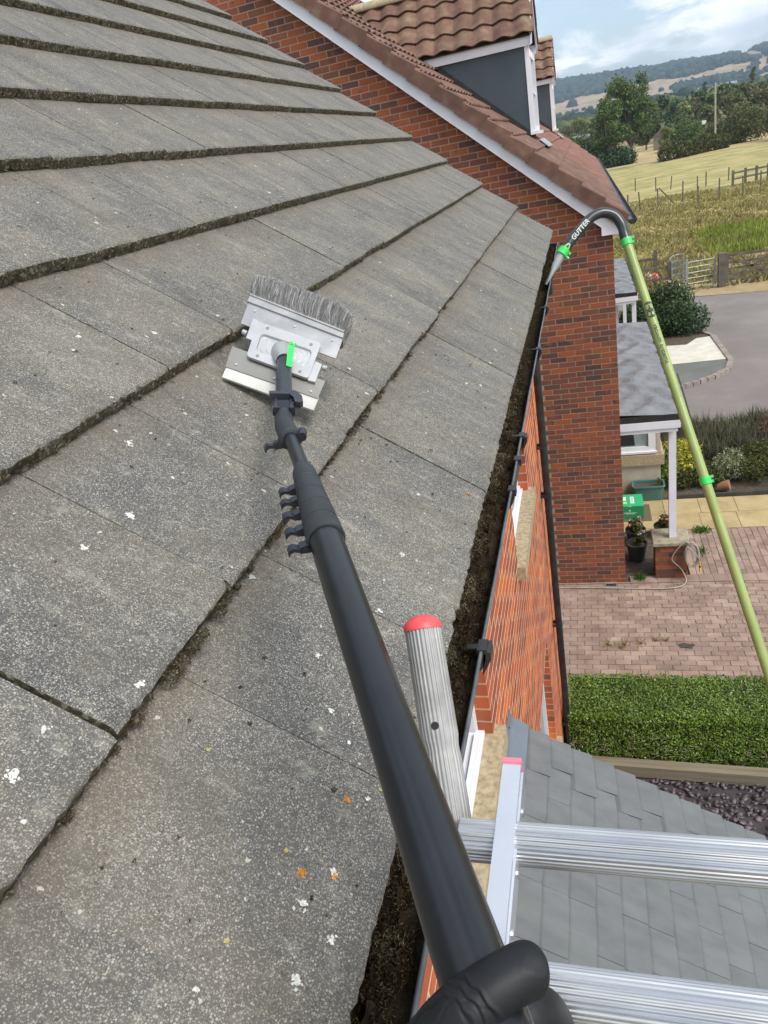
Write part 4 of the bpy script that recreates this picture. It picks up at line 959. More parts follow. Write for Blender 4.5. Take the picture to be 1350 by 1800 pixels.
# ================================================================== VEGETATION
def tuft_grass(name, label, cat, pts, hmin, hmax, wd, lean, mat, seed=3):
    rg = np.random.default_rng(seed); B = np.array(pts, float); H = rg.uniform(hmin, hmax, len(B)); V, F = blades(B, H, wd, lean, rg)
    o = link(name, fast_mesh(name, V, F, mat), kind='stuff'); return thing(name, label, cat, obj=o)
MG = dict(
 hedge=foliage_mat('hedge leaves', [(0, (.045, .085, .008)), (.35, (.095, .175, .016)), (.7, (.155, .255, .026)), (.93, (.23, .34, .05)), (1, (.17, .14, .06))], .35, .2, .45),
 dark=foliage_mat('dark evergreen leaves', [(0, (.016, .038, .014)), (.5, (.042, .082, .030)), (.9, (.085, .14, .050)), (1, (.13, .19, .07))], .5, .2),
 tree=foliage_mat('ash tree leaves', [(0, (.04, .075, .022)), (.5, (.10, .155, .045)), (.85, (.17, .23, .07)), (1, (.25, .30, .10))], .5, .3),
 wood1=foliage_mat('mid green wood leaves', [(0, (.05, .078, .032)), (.5, (.115, .15, .06)), (1, (.22, .26, .11))], .6, .3),
 wood2=foliage_mat('olive wood leaves', [(0, (.06, .075, .028)), (.5, (.145, .16, .06)), (1, (.25, .26, .11))], .6, .3),
 wood3=foliage_mat('yellow green willow leaves', [(0, (.10, .13, .04)), (.5, (.23, .27, .09)), (1, (.36, .39, .17))], .6, .3),
 wood4=foliage_mat('russet hedge leaves', [(0, (.06, .065, .03)), (.5, (.15, .14, .07)), (.8, (.14, .165, .065)), (1, (.24, .17, .09))], .6, .3),
 yellow=foliage_mat('golden variegated leaves', [(0, (.06, .09, .012)), (.3, (.30, .33, .03)), (.7, (.55, .52, .06)), (1, (.72, .66, .15))], .5, .25),
 vari=foliage_mat('cream edged leaves', [(0, (.04, .07, .02)), (.4, (.14, .18, .07)), (.75, (.38, .40, .24)), (1, (.58, .58, .42))], .5, .25),
 lav=foliage_mat('grey green lavender stems', [(0, (.06, .065, .035)), (.5, (.15, .155, .085)), (.85, (.21, .21, .13)), (1, (.22, .17, .17))], .8, .25),
 shrub=foliage_mat('olive shrub leaves', [(0, (.022, .035, .008)), (.5, (.075, .095, .022)), (.9, (.14, .155, .045)), (1, (.22, .10, .04))], .6, .25),
 straw=foliage_mat('straw grass', [(0, (.15, .11, .045)), (.5, (.30, .23, .10)), (1, (.46, .38, .20))], .9, .3, .1),
 rough=foliage_mat('rough meadow grass', [(0, (.17, .14, .055)), (.4, (.34, .27, .11)), (.7, (.27, .28, .09)), (1, (.55, .46, .23))], .9, .3, .1),
 green=foliage_mat('bright weeds', [(0, (.04, .10, .01)), (.6, (.10, .22, .02)), (1, (.20, .32, .06))], .5, .3),
 lime=foliage_mat('lime green grass', [(0, (.14, .19, .03)), (.6, (.26, .32, .05)), (1, (.38, .42, .10))], .7, .3),
 bark=simple('grey brown bark', ramp2((.10, .085, .065), (.22, .195, .15)), 6, rough=.95, stretch=(1, 1, .3), bump=.4, bscale=30),
 barkl=simple('pale bark', ramp2((.26, .24, .19), (.42, .40, .33)), 6, rough=.9, stretch=(1, 1, .3)),
 pink=foliage_mat('pink petals', [(0, (.50, .10, .10)), (.5, (.70, .24, .22)), (1, (.85, .60, .55))], .6, .2),
 pale=foliage_mat('pale rose petals', [(0, (.55, .30, .24)), (.5, (.75, .60, .48)), (1, (.85, .78, .66))], .6, .2))
# clipped hedge
HX0, HX1, HY0, HY1, HH = -.46, 3.4, 6.17, 6.93, .70
rg = np.random.default_rng(5); n = 52000
q = rg.uniform(0, 1, n); top = q < .52; X = rg.uniform(HX0, HX1, n); Y = np.where(top, rg.uniform(HY0, HY1, n), HY0 + np.abs(rg.normal(0, .035, n))); Z = np.where(top, HH - np.abs(rg.normal(0, .035, n)), rg.uniform(.02, HH, n))
bk = rg.uniform(0, 1, n) < .14; Y = np.where(bk & ~top, HY1 - np.abs(rg.normal(0, .03, n)), Y)
lump = np.array([.030 * fnoise(a * 3, b * 3, 1, 1.) + .014 * fnoise(a * 9, c * 9, 1, 4.) for a, b, c in zip(X, Y, Z)])
Z = np.where(top, Z + lump - .05 * np.clip((np.abs(Y - (HY0 + HY1) / 2) / .38) ** 6, 0, 1), Z); Y = np.where(top, Y, Y - np.where(bk, -lump, lump) + .04 * (Z / HH) ** 4 * np.where(bk, -1, 1))
Nn = np.where(top[:, None], np.array([0, -.2, 1.]), np.array([0, -1., .5]))
V, F = leaves(np.stack([X, Y, G + Z], 1), .024, .5, rg, Nn, .45)
hd = thing('box_hedge', 'dense clipped green hedge between the driveway and the timber edging', 'hedge', (0, 0, 0))
o = link('foliage', fast_mesh('foliage', V, F, MG['hedge']), hd); 
b = MB(); b.box(HX0 + .03, HX1 - .03, HY0 + .07, HY1 - .05, G + .03, G + HH - .07); part('inner_mass', b, simple('dark twigs', ramp2((.012, .016, .005), (.03, .03, .012))), hd)
tw = MB(); rgp = random.Random(9)
for _ in range(170):
    x = rgp.uniform(HX0, HX1); z = rgp.uniform(.03, .42) ; y = HY0 - .005 + rgp.uniform(-.01, .02); p = Vector((x, y, G + z)); pts = [p]
    for k in range(3): p = p + Vector((rgp.uniform(-.06, .06), rgp.uniform(-.02, .012), rgp.uniform(-.02, .045))); pts.append(p)
    tw.tube(pts, [.003, .0025, .002, .001], 4)
part('twig', tw, simple('bare twigs', ramp2((.20, .17, .11), (.32, .28, .19))), hd, kind='stuff')
sp = []
for _ in range(60):
    x = rgp.uniform(HX0, 2.6); y = rgp.uniform(HY0 + .3, HY1); z0_ = HH - .02
    for k in range(9): sp.append((x + rgp.gauss(0, .006), y + rgp.gauss(0, .006), G + z0_ + k * .011))
V, F = leaves(np.array(sp), .018, .5, rg); o = link('shoot', fast_mesh('shoot', V, F, MG['hedge']), hd, kind='stuff')
# timber edging
b = MB(); b.prism([(-.46, 0), (3.6, 0), (3.6, .15), (-.46, .15)], lambda a, q, c: (a, 5.98 - .035 * (a - .5) + c * 1.0, G + q), .12)
thing('timber_sleeper', 'long weathered timber sleeper along the foot of the hedge', 'sleeper', obj=part('timber_sleeper', b, M['timber']))
# slate chippings
rg = np.random.default_rng(8); n = 5200; cx_ = rg.uniform(-.5, 3.2, n); cy_ = rg.uniform(2.2, 5.98, n); k = 6; ang = np.arange(k) / k * 2 * pi
R_ = rg.uniform(.014, .034, n)[:, None] * rg.uniform(.7, 1.25, (n, k)); a = ang[None] + rg.uniform(0, 6.28, (n, 1)) + rg.uniform(-.25, .25, (n, k))
el = rg.uniform(.55, 1, (n, 1)); lx = R_ * np.cos(a); ly = R_ * np.sin(a) * el; ro = rg.uniform(0, 6.28, (n, 1)); X = lx * np.cos(ro) - ly * np.sin(ro); Y = lx * np.sin(ro) + ly * np.cos(ro)
tx = rg.normal(0, .28, (n, 1)); ty = rg.normal(0, .28, (n, 1)); zc_ = G + rg.uniform(-.01, .028, (n, 1)); th_ = rg.uniform(.003, .008, (n, 1))
Zt = zc_ + tx * X + ty * Y; V = np.concatenate([np.stack([cx_[:, None] + X, cy_[:, None] + Y, Zt], 2), np.stack([cx_[:, None] + X, cy_[:, None] + Y, Zt - th_], 2)], 1).reshape(-1, 3)
mbv = V; base_ = np.arange(n)[:, None] * 12
Fq = np.concatenate([np.stack([base_[:, 0] + i, base_[:, 0] + 6 + i, base_[:, 0] + 6 + (i + 1) % 6, base_[:, 0] + (i + 1) % 6], 1) for i in range(6)] + [base_ + np.array([[0, 1, 2, 3]]), base_ + np.array([[0, 3, 4, 5]])])
ms = simple('purple grey slate chip', ramp2((.075, .060, .066), (.135, .11, .12)), 8, rough=.55, var=.45, island=True)
o = link('slate_chippings', fast_mesh('slate_chippings', V, Fq, ms), kind='stuff'); thing('slate_chippings', 'purple grey slate chippings below the timber sleeper', 'slate chippings', obj=o)
poly_sheet('gravel_base', [(WX, -2), (6, -2), (6, 6.1), (WX, 6.1)], G - .022, simple('dark slate dust', ramp2((.035, .03, .033), (.06, .05, .055))))

def bush(name, label, cat, lobes, n, leaf, mat, seed=1, group=None, shell=.6, stem=True, stemmat=None, aspect=.5):
    rg = np.random.default_rng(seed); C, d = blob_pts(lobes, n, rg, shell); C[:, 2] = np.maximum(C[:, 2], G + .02)
    base = (lobes[0][0], lobes[0][1], G); t = thing(name, label, cat, (0, 0, 0), group)
    V, F = leaves(C, leaf, aspect, rg, d, .35); link('foliage', fast_mesh('foliage', V, F, mat), t)
    if stem:
        s = MB(); rr = random.Random(seed)
        for i in range(5):
            lo = lobes[rr.randrange(len(lobes))]; e = Vector((lo[0], lo[1], lo[2] + .1 * lo[5])); b0 = Vector((base[0] + rr.uniform(-.1, .1), base[1] + rr.uniform(-.1, .1), G))
            s.tube([b0, b0.lerp(e, .5) + Vector((rr.uniform(-.05, .05), rr.uniform(-.05, .05), 0)), e], [.02, .014, .006], 6)
        part('stem', s, stemmat or MG['bark'], t)
    return t
H_ = lambda z: G + z
rr = random.Random(21)
def lobs(cx, cy, w_, d_, h, n, seed, r=.35):
    q = random.Random(seed); out = []
    for i in range(n):
        a = q.uniform(-1, 1); b_ = q.uniform(-1, 1); hh = h * (1 - .45 * max(abs(a), abs(b_)) ** 2) * q.uniform(.8, 1.05); rad = r * q.uniform(.8, 1.2)
        out.append((cx + a * w_ / 2, cy + b_ * d_ / 2, G + max(rad * .5, hh - rad), rad, rad, rad * .9)); out.append((cx + a * w_ / 2, cy + b_ * d_ / 2, G + hh * .45, rad, rad, hh * .45))
    return out
bush('golden_shrub', 'bright yellow leaved shrub behind the white post', 'shrub', lobs(1.55, 13.7, .55, .6, .95, 9, 3, .22), 6500, .05, MG['yellow'], 3)
bush('low_shrub', 'low green shrub beneath the bright yellow shrub', 'shrub', lobs(1.75, 13.35, .75, .4, .5, 8, 4, .18), 4200, .045, MG['shrub'], 4)
bush('variegated_shrub', 'cream and green variegated shrub right of the green pole', 'shrub', lobs(2.42, 13.55, .55, .5, .62, 9, 5, .17), 5200, .038, MG['vari'], 5)
bush('reddish_shrub', 'broad olive shrub with reddish flower heads at the right edge', 'shrub', lobs(3.25, 13.5, 1.1, .9, .8, 14, 6, .28), 12000, .042, MG['shrub'], 6)
# lavender: upright stems
B = []; 
for _ in range(9500):
    x = rr.uniform(1.35, 4.3); y = rr.uniform(14.25, 15.9); B.append((x, y, G + max(0, .18 * fnoise(x * 2, y * 2, 1, 3.))))
tuft_grass('lavender', 'mass of grey green lavender stems along the tarmac edge', 'lavender', B, .18, .55, .03, .45, MG['lav'])
bush('flowering_plant', 'loose plant with pinkish seed heads beside the lavender at the right', 'plant', lobs(3.6, 15.1, .9, .9, .75, 9, 8, .25), 3500, .04, foliage_mat('pink brown seed heads', [(0, (.06, .05, .03)), (.5, (.13, .10, .06)), (.8, (.20, .10, .09)), (1, (.34, .12, .12))], .8, .2), 8, shell=.3)
bush('climbing_plant', 'green leafy plant against the side of the bay', 'plant', lobs(1.32, 13.35, .2, .6, .75, 6, 12, .13), 2000, .05, MG['hedge'], 12)
# dark round bush by the far canopy
bush('evergreen_bush', 'large dark green rounded bush beside the concrete patch', 'bush', lobs(2.35, 25.0, 1.9, 2.0, 1.75, 22, 9, .55), 26000, .085, MG['dark'], 9, shell=.7)
for i, (x, y, z, r, m, lab) in enumerate(((2.15, 25.8, 1.62, .12, 'pink', 'deep red rose above the dark bush'), (1.9, 25.2, 1.78, .10, 'pale', 'pale rose left of the red rose'), (2.85, 26.2, 1.15, .11, 'pale', 'cream rose on the right above the dark bush'), (2.55, 26.0, 1.3, .10, 'pale', 'small cream rose in the middle above the dark bush'))):
    t = thing('rose', lab, 'rose', (0, 0, 0), 'roses above the dark bush'); C, d = blob_pts([(x, y, G + z, r, r, r * .8)], 90, np.random.default_rng(i), .3); V, F = leaves(C, .07, .8, np.random.default_rng(i)); link('bloom', fast_mesh('bloom', V, F, MG[m]), t)
    s = MB(); s.tube([(x, y, G), (x + .03, y, G + z)], [.012, .006], 5); part('stem', s, MG['bark'], t)

# ---- potted plants, box, planter, mat
potm = simple('black plastic pot', ramp2((.018, .02, .022), (.04, .043, .046)), 6, rough=.45)
def pot(x, y, r, h, lab, flowers, seed, fm_, nf):
    t = thing('plant_pot', lab, 'plant pot', (0, 0, 0), 'black plant pots beside the pier'); b = MB(); n = 20
    pr = [(r * .70, 0), (r * .93, h * .82), (r * .94, h * .84), (r, h * .86), (r * 1.02, h), (r * .93, h), (r * .90, h * .84), (r * .85, h * .80)]
    V = [(x + p * cos(2 * pi * k / n), y + p * sin(2 * pi * k / n), G + q) for p, q in pr for k in range(n)]
    F = [(i * n + k, i * n + (k + 1) % n, (i + 1) * n + (k + 1) % n, (i + 1) * n + k) for i in range(len(pr) - 1) for k in range(n)] + [tuple(range(n))[::-1]]
    b.add(V, F); part('pot', b, potm, t, 40)
    c = MB(); c.add([(x + r * .87 * cos(2 * pi * k / n), y + r * .87 * sin(2 * pi * k / n), G + h * .82 + RNG.uniform(-.004, .006)) for k in range(n)] + [(x, y, G + h * .84)], [(k, (k + 1) % n, n) for k in range(n)]); part('compost', c, M['soil'], t)
    q = np.random.default_rng(seed); ox, oy = flowers; k_ = .55 if seed == 1 else 1; C, d = blob_pts([(x + ox, y + oy, G + h + .08 * k_, r * .75 * k_, r * .75 * k_, .12 * k_), (x + ox * .3, y + oy * .5, G + h + .04 * k_, r * .6 * k_, r * .6 * k_, .08 * k_)], int(420 * k_), q, .2)
    V, F = leaves(C, .045, .8, q); link('foliage', fast_mesh('foliage', V, F, MG['shrub']), t)
    C = np.array([(x + ox + q.normal() * r * .6, y + oy + q.normal() * r * .5, G + h + .17 + q.uniform(-.04, .05)) for _ in range(nf)]); C = np.repeat(C, 7, 0) + q.normal(0, .012, (nf * 7, 3))
    V, F = leaves(C, .028, .8, q); link('flower', fast_mesh('flower', V, F, fm_), t)
pot(.545, 10.60, .165, .30, 'black pot with a small leafy plant, nearest to the driveway', (.05, .02), 1, MG['pale'], 2)
pot(.56, 11.14, .165, .25, 'black pot with a bushy geranium, behind the nearest pot', (0, 0), 2, MG['pink'], 8)
pot(1.0, 11.34, .14, .20, 'small round black pot with pink geranium behind the pier', (.05, 0), 3, MG['pink'], 9)
tf = [(.545 + rr.gauss(0, .045), 9.98 + rr.gauss(0, .03), G - .02) for _ in range(150)]
tuft_grass('weed_tuft', 'bright green weed tuft in the soil between gable wall and pier', 'weed', tf, .07, .17, .014, .5, MG['green'])
tf = [(1.62 + rr.gauss(0, .07), 11.42 + rr.gauss(0, .05), G) for _ in range(110)]
tuft_grass('leafy_weed', 'small green weed at the corner of the yellow slabs', 'weed', tf, .05, .12, .03, .9, MG['green'])
tf = [(1.55 + rr.gauss(0, .03), 10.75 + rr.gauss(0, .06), G) for _ in range(60)]
tuft_grass('creeping_weed', 'small green weed on the block path right of the pier', 'weed', tf, .04, .09, .02, .9, MG['green'])
tf = []
for cx0, cy0, n in ((.02, 8.32, 24), (.27, 8.30, 26), (.42, 8.36, 24), (.62, 8.42, 20), (.78, 8.40, 14), (.15, 8.26, 16)): tf += [(cx0 + rr.gauss(0, .02), cy0 + rr.gauss(0, .012), G)] * n
o = tuft_grass('dry_grass', 'dead straw coloured grass tufts growing in the driveway joints', 'dry grass', tf, .08, .24, .011, 1.5, MG['straw'])
# oil spot
mb = MB(); mb.add([(1.02 + (.10 + .03 * sin(k * 2.3)) * cos(k * pi / 7), 8.30 + .055 * sin(k * pi / 7) * (1 + .3 * sin(k * 1.7)), G + .0075) for k in range(14)], [tuple(range(14))]); thing('oil_stain', 'small dark oil stain on the driveway right of the dry grass', 'stain', obj=part('oil_stain', mb, simple('oily stain', ramp2((.045, .035, .028), (.08, .062, .05)), 12)))
# white flecks on the drive
n = 420; rg = np.random.default_rng(3); C = np.stack([rg.normal(1.55, .55, n), rg.normal(8.9, .5, n), np.full(n, G + .007)], 1); C[:60, 0] = rg.uniform(-.3, 2, 60); C[:, 1] = np.clip(C[:, 1], 7.1, 9.8)
V, F = leaves(C, .018, .6, rg, np.tile([0, 0, 1.], (n, 1)), .93); link('_', None) if False else None
thing('blossom_litter', 'pale flecks of fallen petals littering the driveway', 'litter', obj=link('blossom_litter', fast_mesh('blossom_litter', V, F, simple('pale litter', ramp2((.45, .42, .34), (.6, .57, .48)))), kind='stuff'))
# green delivery box with printing
bx0, bx1, by0, by1, bh = .365, .75, 11.94, 12.40, .28
gm = simple('green box', ramp2((.012, .22, .085), (.016, .26, .105)), 2, rough=.5); gt = simple('light green box lid', ramp2((.025, .40, .17), (.035, .45, .20)), 2, rough=.45)
bx = thing('green_box', 'green delivery box with white print on a brown doormat', 'box', (0, 0, 0))
part('body', MB().box(bx0, bx1, by0, by1, G + .012, G + bh - .02), gm, bx); part('lid', MB().box(bx0 - .003, bx1 + .003, by0 - .003, by1 + .003, G + bh - .02, G + bh), gt, bx)
wm = simple('white print', ramp2((.68, .70, .68), (.78, .80, .78))); lm = simple('lime print', ramp2((.40, .72, .10), (.45, .78, .14)))
lb = MB(); lb.box(bx0 + .17, bx0 + .235, by0 + .10, by0 + .36, G + bh + .0002, G + bh + .002); lb.box(bx0 + .045, bx0 + .10, by0 + .22, by0 + .36, G + bh + .0002, G + bh + .002); part('white_label', lb, wm, bx)
lb = MB(); lb.box(bx0 + .183, bx0 + .222, by0 + .125, by0 + .335, G + bh + .0022, G + bh + .003); part('grey_print', lb, simple('grey print', ramp2((.40, .46, .43), (.55, .60, .57)), 60), bx)
lb = MB(); lb.tube([(bx0 + .075, by0 + .13, G + bh), (bx0 + .075, by0 + .13, G + bh + .002)], .038, 20); part('lime_spot', lb, lm, bx)
lb = MB()
for zz, a, c in ((.135, .045, .26), (.115, .085, .225)):
    x = bx0 + a; q = random.Random(int(zz * 1000))
    while x < bx0 + c:
        l = q.uniform(.006, .011); lb.box(x, x + l, by0 - .002, by0, G + zz, G + zz + .012); x += l + .0035
lb.tube([(bx0 + .15, by0, G + .185), (bx0 + .15, by0 - .002, G + .185)], .014, 14); lb.box(bx0 + .12, bx0 + .18, by0 - .005, by0 - .003, G + bh - .016, G + bh - .008); part('front_print', lb, wm, bx)
thing('doormat', 'brown doormat under the green box', 'doormat', obj=part('doormat', MB().box(.36, .88, 11.86, 12.5, G + .004, G + .012), simple('coir mat', ramp2((.10, .075, .045), (.16, .125, .08)), 60, rough=1)))
thing('cream_board', 'narrow cream board leaning against the wall beside the green box', 'board', obj=part('cream_board', MB().prism([(11.75, G + .004), (11.95, G + .004), (12.5, G + .62), (12.42, G + .66)], lambda a, q, c: (.335 + c + (.02 if q < G + .1 else 0), a, q), .025), simple('peach board', ramp2((.55, .42, .29), (.62, .49, .35)))))
# teal trough planter
tp = thing('trough_planter', 'green rectangular trough planter in front of the bay wall', 'planter', (0, 0, 0)); gmt = simple('grey green plastic', ramp2((.055, .135, .12), (.075, .17, .15)), 4, rough=.4)
b = MB(); px, py = (.60 + 1.17) / 2, 12.765; A, Bq = .285, .15
def rr_(a, b_, r, z): 
    out = []
    for (sx, sy, a0) in ((1, -1, -90), (1, 1, 0), (-1, 1, 90), (-1, -1, 180)):
        for k in range(4): t_ = radians(a0 + 30 * k); out.append((px + sx * (a - r) + r * cos(t_), py + sy * (b_ - r) + r * sin(t_), z))
    return out
lv = [(A * .82, Bq * .78, .03, G + .01), (A * .95, Bq * .92, .04, G + .27), (A * .95, Bq * .92, .04, G + .275), (A * 1.03, Bq * 1.05, .05, G + .285), (A * 1.03, Bq * 1.05, .05, G + .31), (A * 1.01, Bq * 1.02, .05, G + .318), (A * .91, Bq * .86, .04, G + .31), (A * .88, Bq * .83, .04, G + .24)]
V = [p for l_ in lv for p in rr_(*l_)]; n = 16; F = [(i * n + k, i * n + (k + 1) % n, (i + 1) * n + (k + 1) % n, (i + 1) * n + k) for i in range(len(lv) - 1) for k in range(n)] + [tuple(range(n))[::-1]]
b.add(V, F); part('trough', b, gmt, tp, 45); b = MB(); V = rr_(A * .89, Bq * .84, .04, G + .25); b.add(V, [tuple(range(16))]); part('compost', b, M['soil'], tp)
q = np.random.default_rng(4); C, d = blob_pts([(1.07, 12.76, G + .33, .05, .04, .10)], 60, q, .1); V, F = leaves(C, .035, .5, q); link('seedling', fast_mesh('seedling', V, F, MG['shrub']), tp)
# drain
dr = thing('drain_grate', 'small black drain grate in the paving at the foot of the gable wall', 'drain', (0, 0, 0)); part('frame', MB().box(.02, .20, 9.775, 9.858, G + .0, G + .008), M['galv'], dr)
b = MB(); b.box(.033, .187, 9.786, 9.847, G + .0081, G + .0085); part('pit', b, M['dark'], dr); b = MB(); [b.box(.036 + i * .02, .043 + i * .02, 9.787, 9.846, G + .0086, G + .0105) for i in range(8)]; part('grille', b, M['black'], dr)
# pier of brick with coping
pier = thing('brick_pier', 'low brick pier with stone coping carrying the white canopy post', 'pier', (0, 0, 0))
pc = part('core', MB().box(.79, 1.21, 9.985, 10.37, G - .05, -5.832), M['mortar'], pier)
Tf = Matrix(((1, 0, 0, 0), (0, 1, 0, 9.975), (0, 0, 1, 0), (0, 0, 0, 1))); Tr = Matrix(((0, -1, 0, 1.222), (1, 0, 0, 0), (0, 0, 1, 0), (0, 0, 0, 1))); Tl = Matrix(((0, 1, 0, .778), (-1, 0, 0, 0), (0, 0, 1, 0), (0, 0, 0, 1)))
brickwork(pier, Tf, courses(.778, 1.222, G + .02, -5.83, lambda a, z: True, phase=.06), M['brick'], M['brick_s'], 'p', 300, D=.05)
brickwork(pier, Tr, courses(10.03, 10.38, G + .02, -5.83, lambda a, z: True, phase=.1), M['brick'], M['brick_s'], 'p', 300, D=.05)
brickwork(pier, Tl, courses(-10.38, -10.03, G + .02, -5.83, lambda a, z: True, phase=.1), M['brick'], M['brick_s'], 'p', 300, D=.05)
b = MB(); b.add([(.745, 9.945, -5.83), (1.255, 9.945, -5.83), (1.275, 10.42, -5.83), (.745, 10.42, -5.83), (.745, 9.945, -5.785), (1.255, 9.945, -5.785), (1.275, 10.42, -5.785), (.745, 10.42, -5.785), (.755, 9.955, -5.775), (1.245, 9.955, -5.775), (1.265, 10.41, -5.775), (.755, 10.41, -5.775)],
      [(0, 3, 2, 1), (0, 1, 5, 4), (1, 2, 6, 5), (2, 3, 7, 6), (3, 0, 4, 7), (4, 5, 9, 8), (5, 6, 10, 9), (6, 7, 11, 10), (7, 4, 8, 11), (8, 9, 10, 11)]); part('coping', b, M['coping'], pier)
# hose: along the wall foot, up the pier, coiled on its corner
hm = simple('beige garden hose', ramp2((.30, .28, .22), (.42, .40, .33)), 8, rough=.5)
pts = [(-3.0, 9.70, G + .018), (-.5, 9.74, G + .018), (.2, 9.70, G + .018), (.7, 9.67, G + .018), (1.03, 9.69, G + .018), (1.17, 9.78, G + .02), (1.2, 9.88, G + .06), (1.13, 9.94, G + .2), (1.02, 9.945, G + .33), (1.02, 9.945, G + .42), (1.10, 9.94, G + .56), (1.21, 9.93, G + .67)]
for k in range(5 * 14):
    a = -2.0 + 2 * pi * k / 14; rr0 = .085 + .012 * sin(k * .31); pts.append((1.275 + rr0 * cos(-a) + .004 * (k // 14), 9.915 - .007 * (k // 14) , G + .46 + (.20 + .02 * sin(k * .21)) * sin(-a)))
pts += [(1.37, 9.88, G + .42), (1.385, 9.875, G + .34)]
def smooth_path(p, n=6):
    P = [Vector(q) for q in p]; out = []
    for i in range(len(P) - 1):
        a, b_, c, d = P[max(i - 1, 0)], P[i], P[i + 1], P[min(i + 2, len(P) - 1)]
        for k in range(n):
            t = k / n; out.append(.5 * ((2 * b_) + (c - a) * t + (2 * a - 5 * b_ + 4 * c - d) * t * t + (3 * b_ - a - 3 * c + d) * t ** 3))
    return out + [P[-1]]
hs = thing('garden_hose', 'beige garden hose looped on the pier and trailing along the wall foot', 'hose', (0, 0, 0)); b = MB(); b.tube(smooth_path(pts, 4), .0085, 7); part('hose', b, hm, hs, 60)
b = MB(); b.tube([(1.385, 9.875, G + .345), (1.39, 9.873, G + .285)], [.017, .016], 10); part('connector', b, simple('orange plastic', ramp2((.75, .30, .03), (.8, .36, .05))), hs); b = MB(); b.tube([(1.39, 9.873, G + .285), (1.392, 9.872, G + .25)], .014, 10); part('collar', b, M['black'], hs); b = MB(); b.tube([(1.392, 9.872, G + .25), (1.394, 9.87, G + .17)], [.012, .015], 10); part('nozzle', b, simple('amber plastic', ramp2((.70, .38, .05), (.75, .42, .08))), hs)
# black bin lid edging in the bed
thing('bed_edging', 'dark timber edging board between the slabs and the shrubs', 'edging', obj=part('bed_edging', MB().box(1.22, 5.2, 12.67, 12.72, G - .05, G + .07), simple('dark stained board', ramp2((.03, .03, .03), (.06, .058, .055)), 4)))
thing('terracotta_pot', 'broken terracotta pot lying between the shrubs near the slabs', 'pot', obj=part('terracotta_pot', MB().tube([(2.13, 12.95, G + .05), (2.22, 12.92, G + .1), (2.30, 12.9, G + .12)], [.07, .09, .10], 14), simple('terracotta', ramp2((.28, .14, .07), (.36, .19, .10))), smooth=40))

# ================================================================== FENCES, GATES
def post(mb, x, y, s, h, z0=None): mb.box(x - s / 2, x + s / 2, y - s / 2, y + s / 2, z0 or G, G + h)
fl_ = thing('rail_fence', 'weathered two rail timber fence left of the metal kissing gate', 'fence', (0, 0, 0))
for x, y, h in ((2.70, 32.3, 1.45), (3.08, 30.75, 1.15), (.6, 31.0, 1.1)):
    b = MB(); post(b, x, y, .13, h); part('post', b, M['timber_y'], fl_)
for z in (.55, .98):
    b = MB(); b.box(-1, 3.05, 30.72, 30.76, G + z - .05, G + z + .05); part('rail', b, M['timber_y'], fl_)
b = MB(); b.box(.2, 2.66, 32.25, 32.29, G + 1.05, G + 1.16); part('rail', b, M['timber_y'], fl_)
kg = thing('kissing_gate', 'galvanised metal kissing gate with a curved hoop', 'gate', (0, 0, 0))
def bar(mb, a, c, r=.018): mb.tube([a, c], r, 6)
b = MB(); post(b, 3.66, 30.35, .085, 1.22); part('post', b, M['galv'], kg)
b = MB(); post(b, 3.10, 30.72, .06, 1.15); part('post', b, M['galv'], kg); b = MB(); post(b, 4.70, 30.72, .06, 1.1, G + .2); part('post', b, M['galv'], kg)
for z in (.28, .48, .68, .88, 1.08):
    b = MB(); bar(b, (3.68, 30.5, G + z), (4.68, 30.7, G + z)); part('rail', b, M['galv'], kg)
for z in (.2, .45, .7, .95, 1.2):
    b = MB(); b.tube([(3.12 + .45 * (1 - cos(t_)) , 30.8 + 1.15 * sin(t_), G + z) for t_ in [pi * .62 * k / 10 for k in range(11)]], .016, 6); part('hoop', b, M['galv'], kg)
    b = MB(); bar(b, (3.1, 30.7, G + z), (3.66, 30.4, G + z), .014); part('rail', b, M['galv'], kg)
for t_ in (.25, .6): 
    a = pi * .62 * t_ / .62 * .62; x = 3.12 + .45 * (1 - cos(a * 1.6)); y = 30.8 + 1.15 * sin(a * 1.6); b = MB(); bar(b, (x, y, G), (x, y, G + 1.2), .02); part('upright', b, M['galv'], kg)
mb = MB(); 
for k in range(26): a = pi * .62 * k / 26; x = 3.12 + .45 * (1 - cos(a)); y = 30.8 + 1.15 * sin(a); mb.tube([(x, y, G + .2), (x, y, G + 1.2)], .004, 3, caps=False)
for k in range(12): mb.tube([(3.15 + k * .045, 30.68 - k * .026, G + .2), (3.15 + k * .045, 30.68 - k * .026, G + 1.2)], .004, 3, caps=False)
part('mesh_panel', mb, M['galv'], kg)
b = MB(); post(b, 4.93, 30.6, .26, 1.24); b.box(4.80, 4.86, 30.44, 30.47, G, G + 1.2); 
gpst = thing('gate_post', 'thick timber gate post between kissing gate and field gate', 'gate post', obj=part('gate_post', b, M['timber_y']))
fg = thing('field_gate', 'wide wooden five bar field gate with crossed braces', 'gate', (0, 0, 0))
for i, z in enumerate((.22, .42, .63, .85, 1.12)):
    b = MB(); b.box(5.10, 8.55, 30.58, 30.62, G + z - (.055 if i == 4 else .04), G + z + (.055 if i == 4 else .04)); part('bar', b, M['timber_y'], fg)
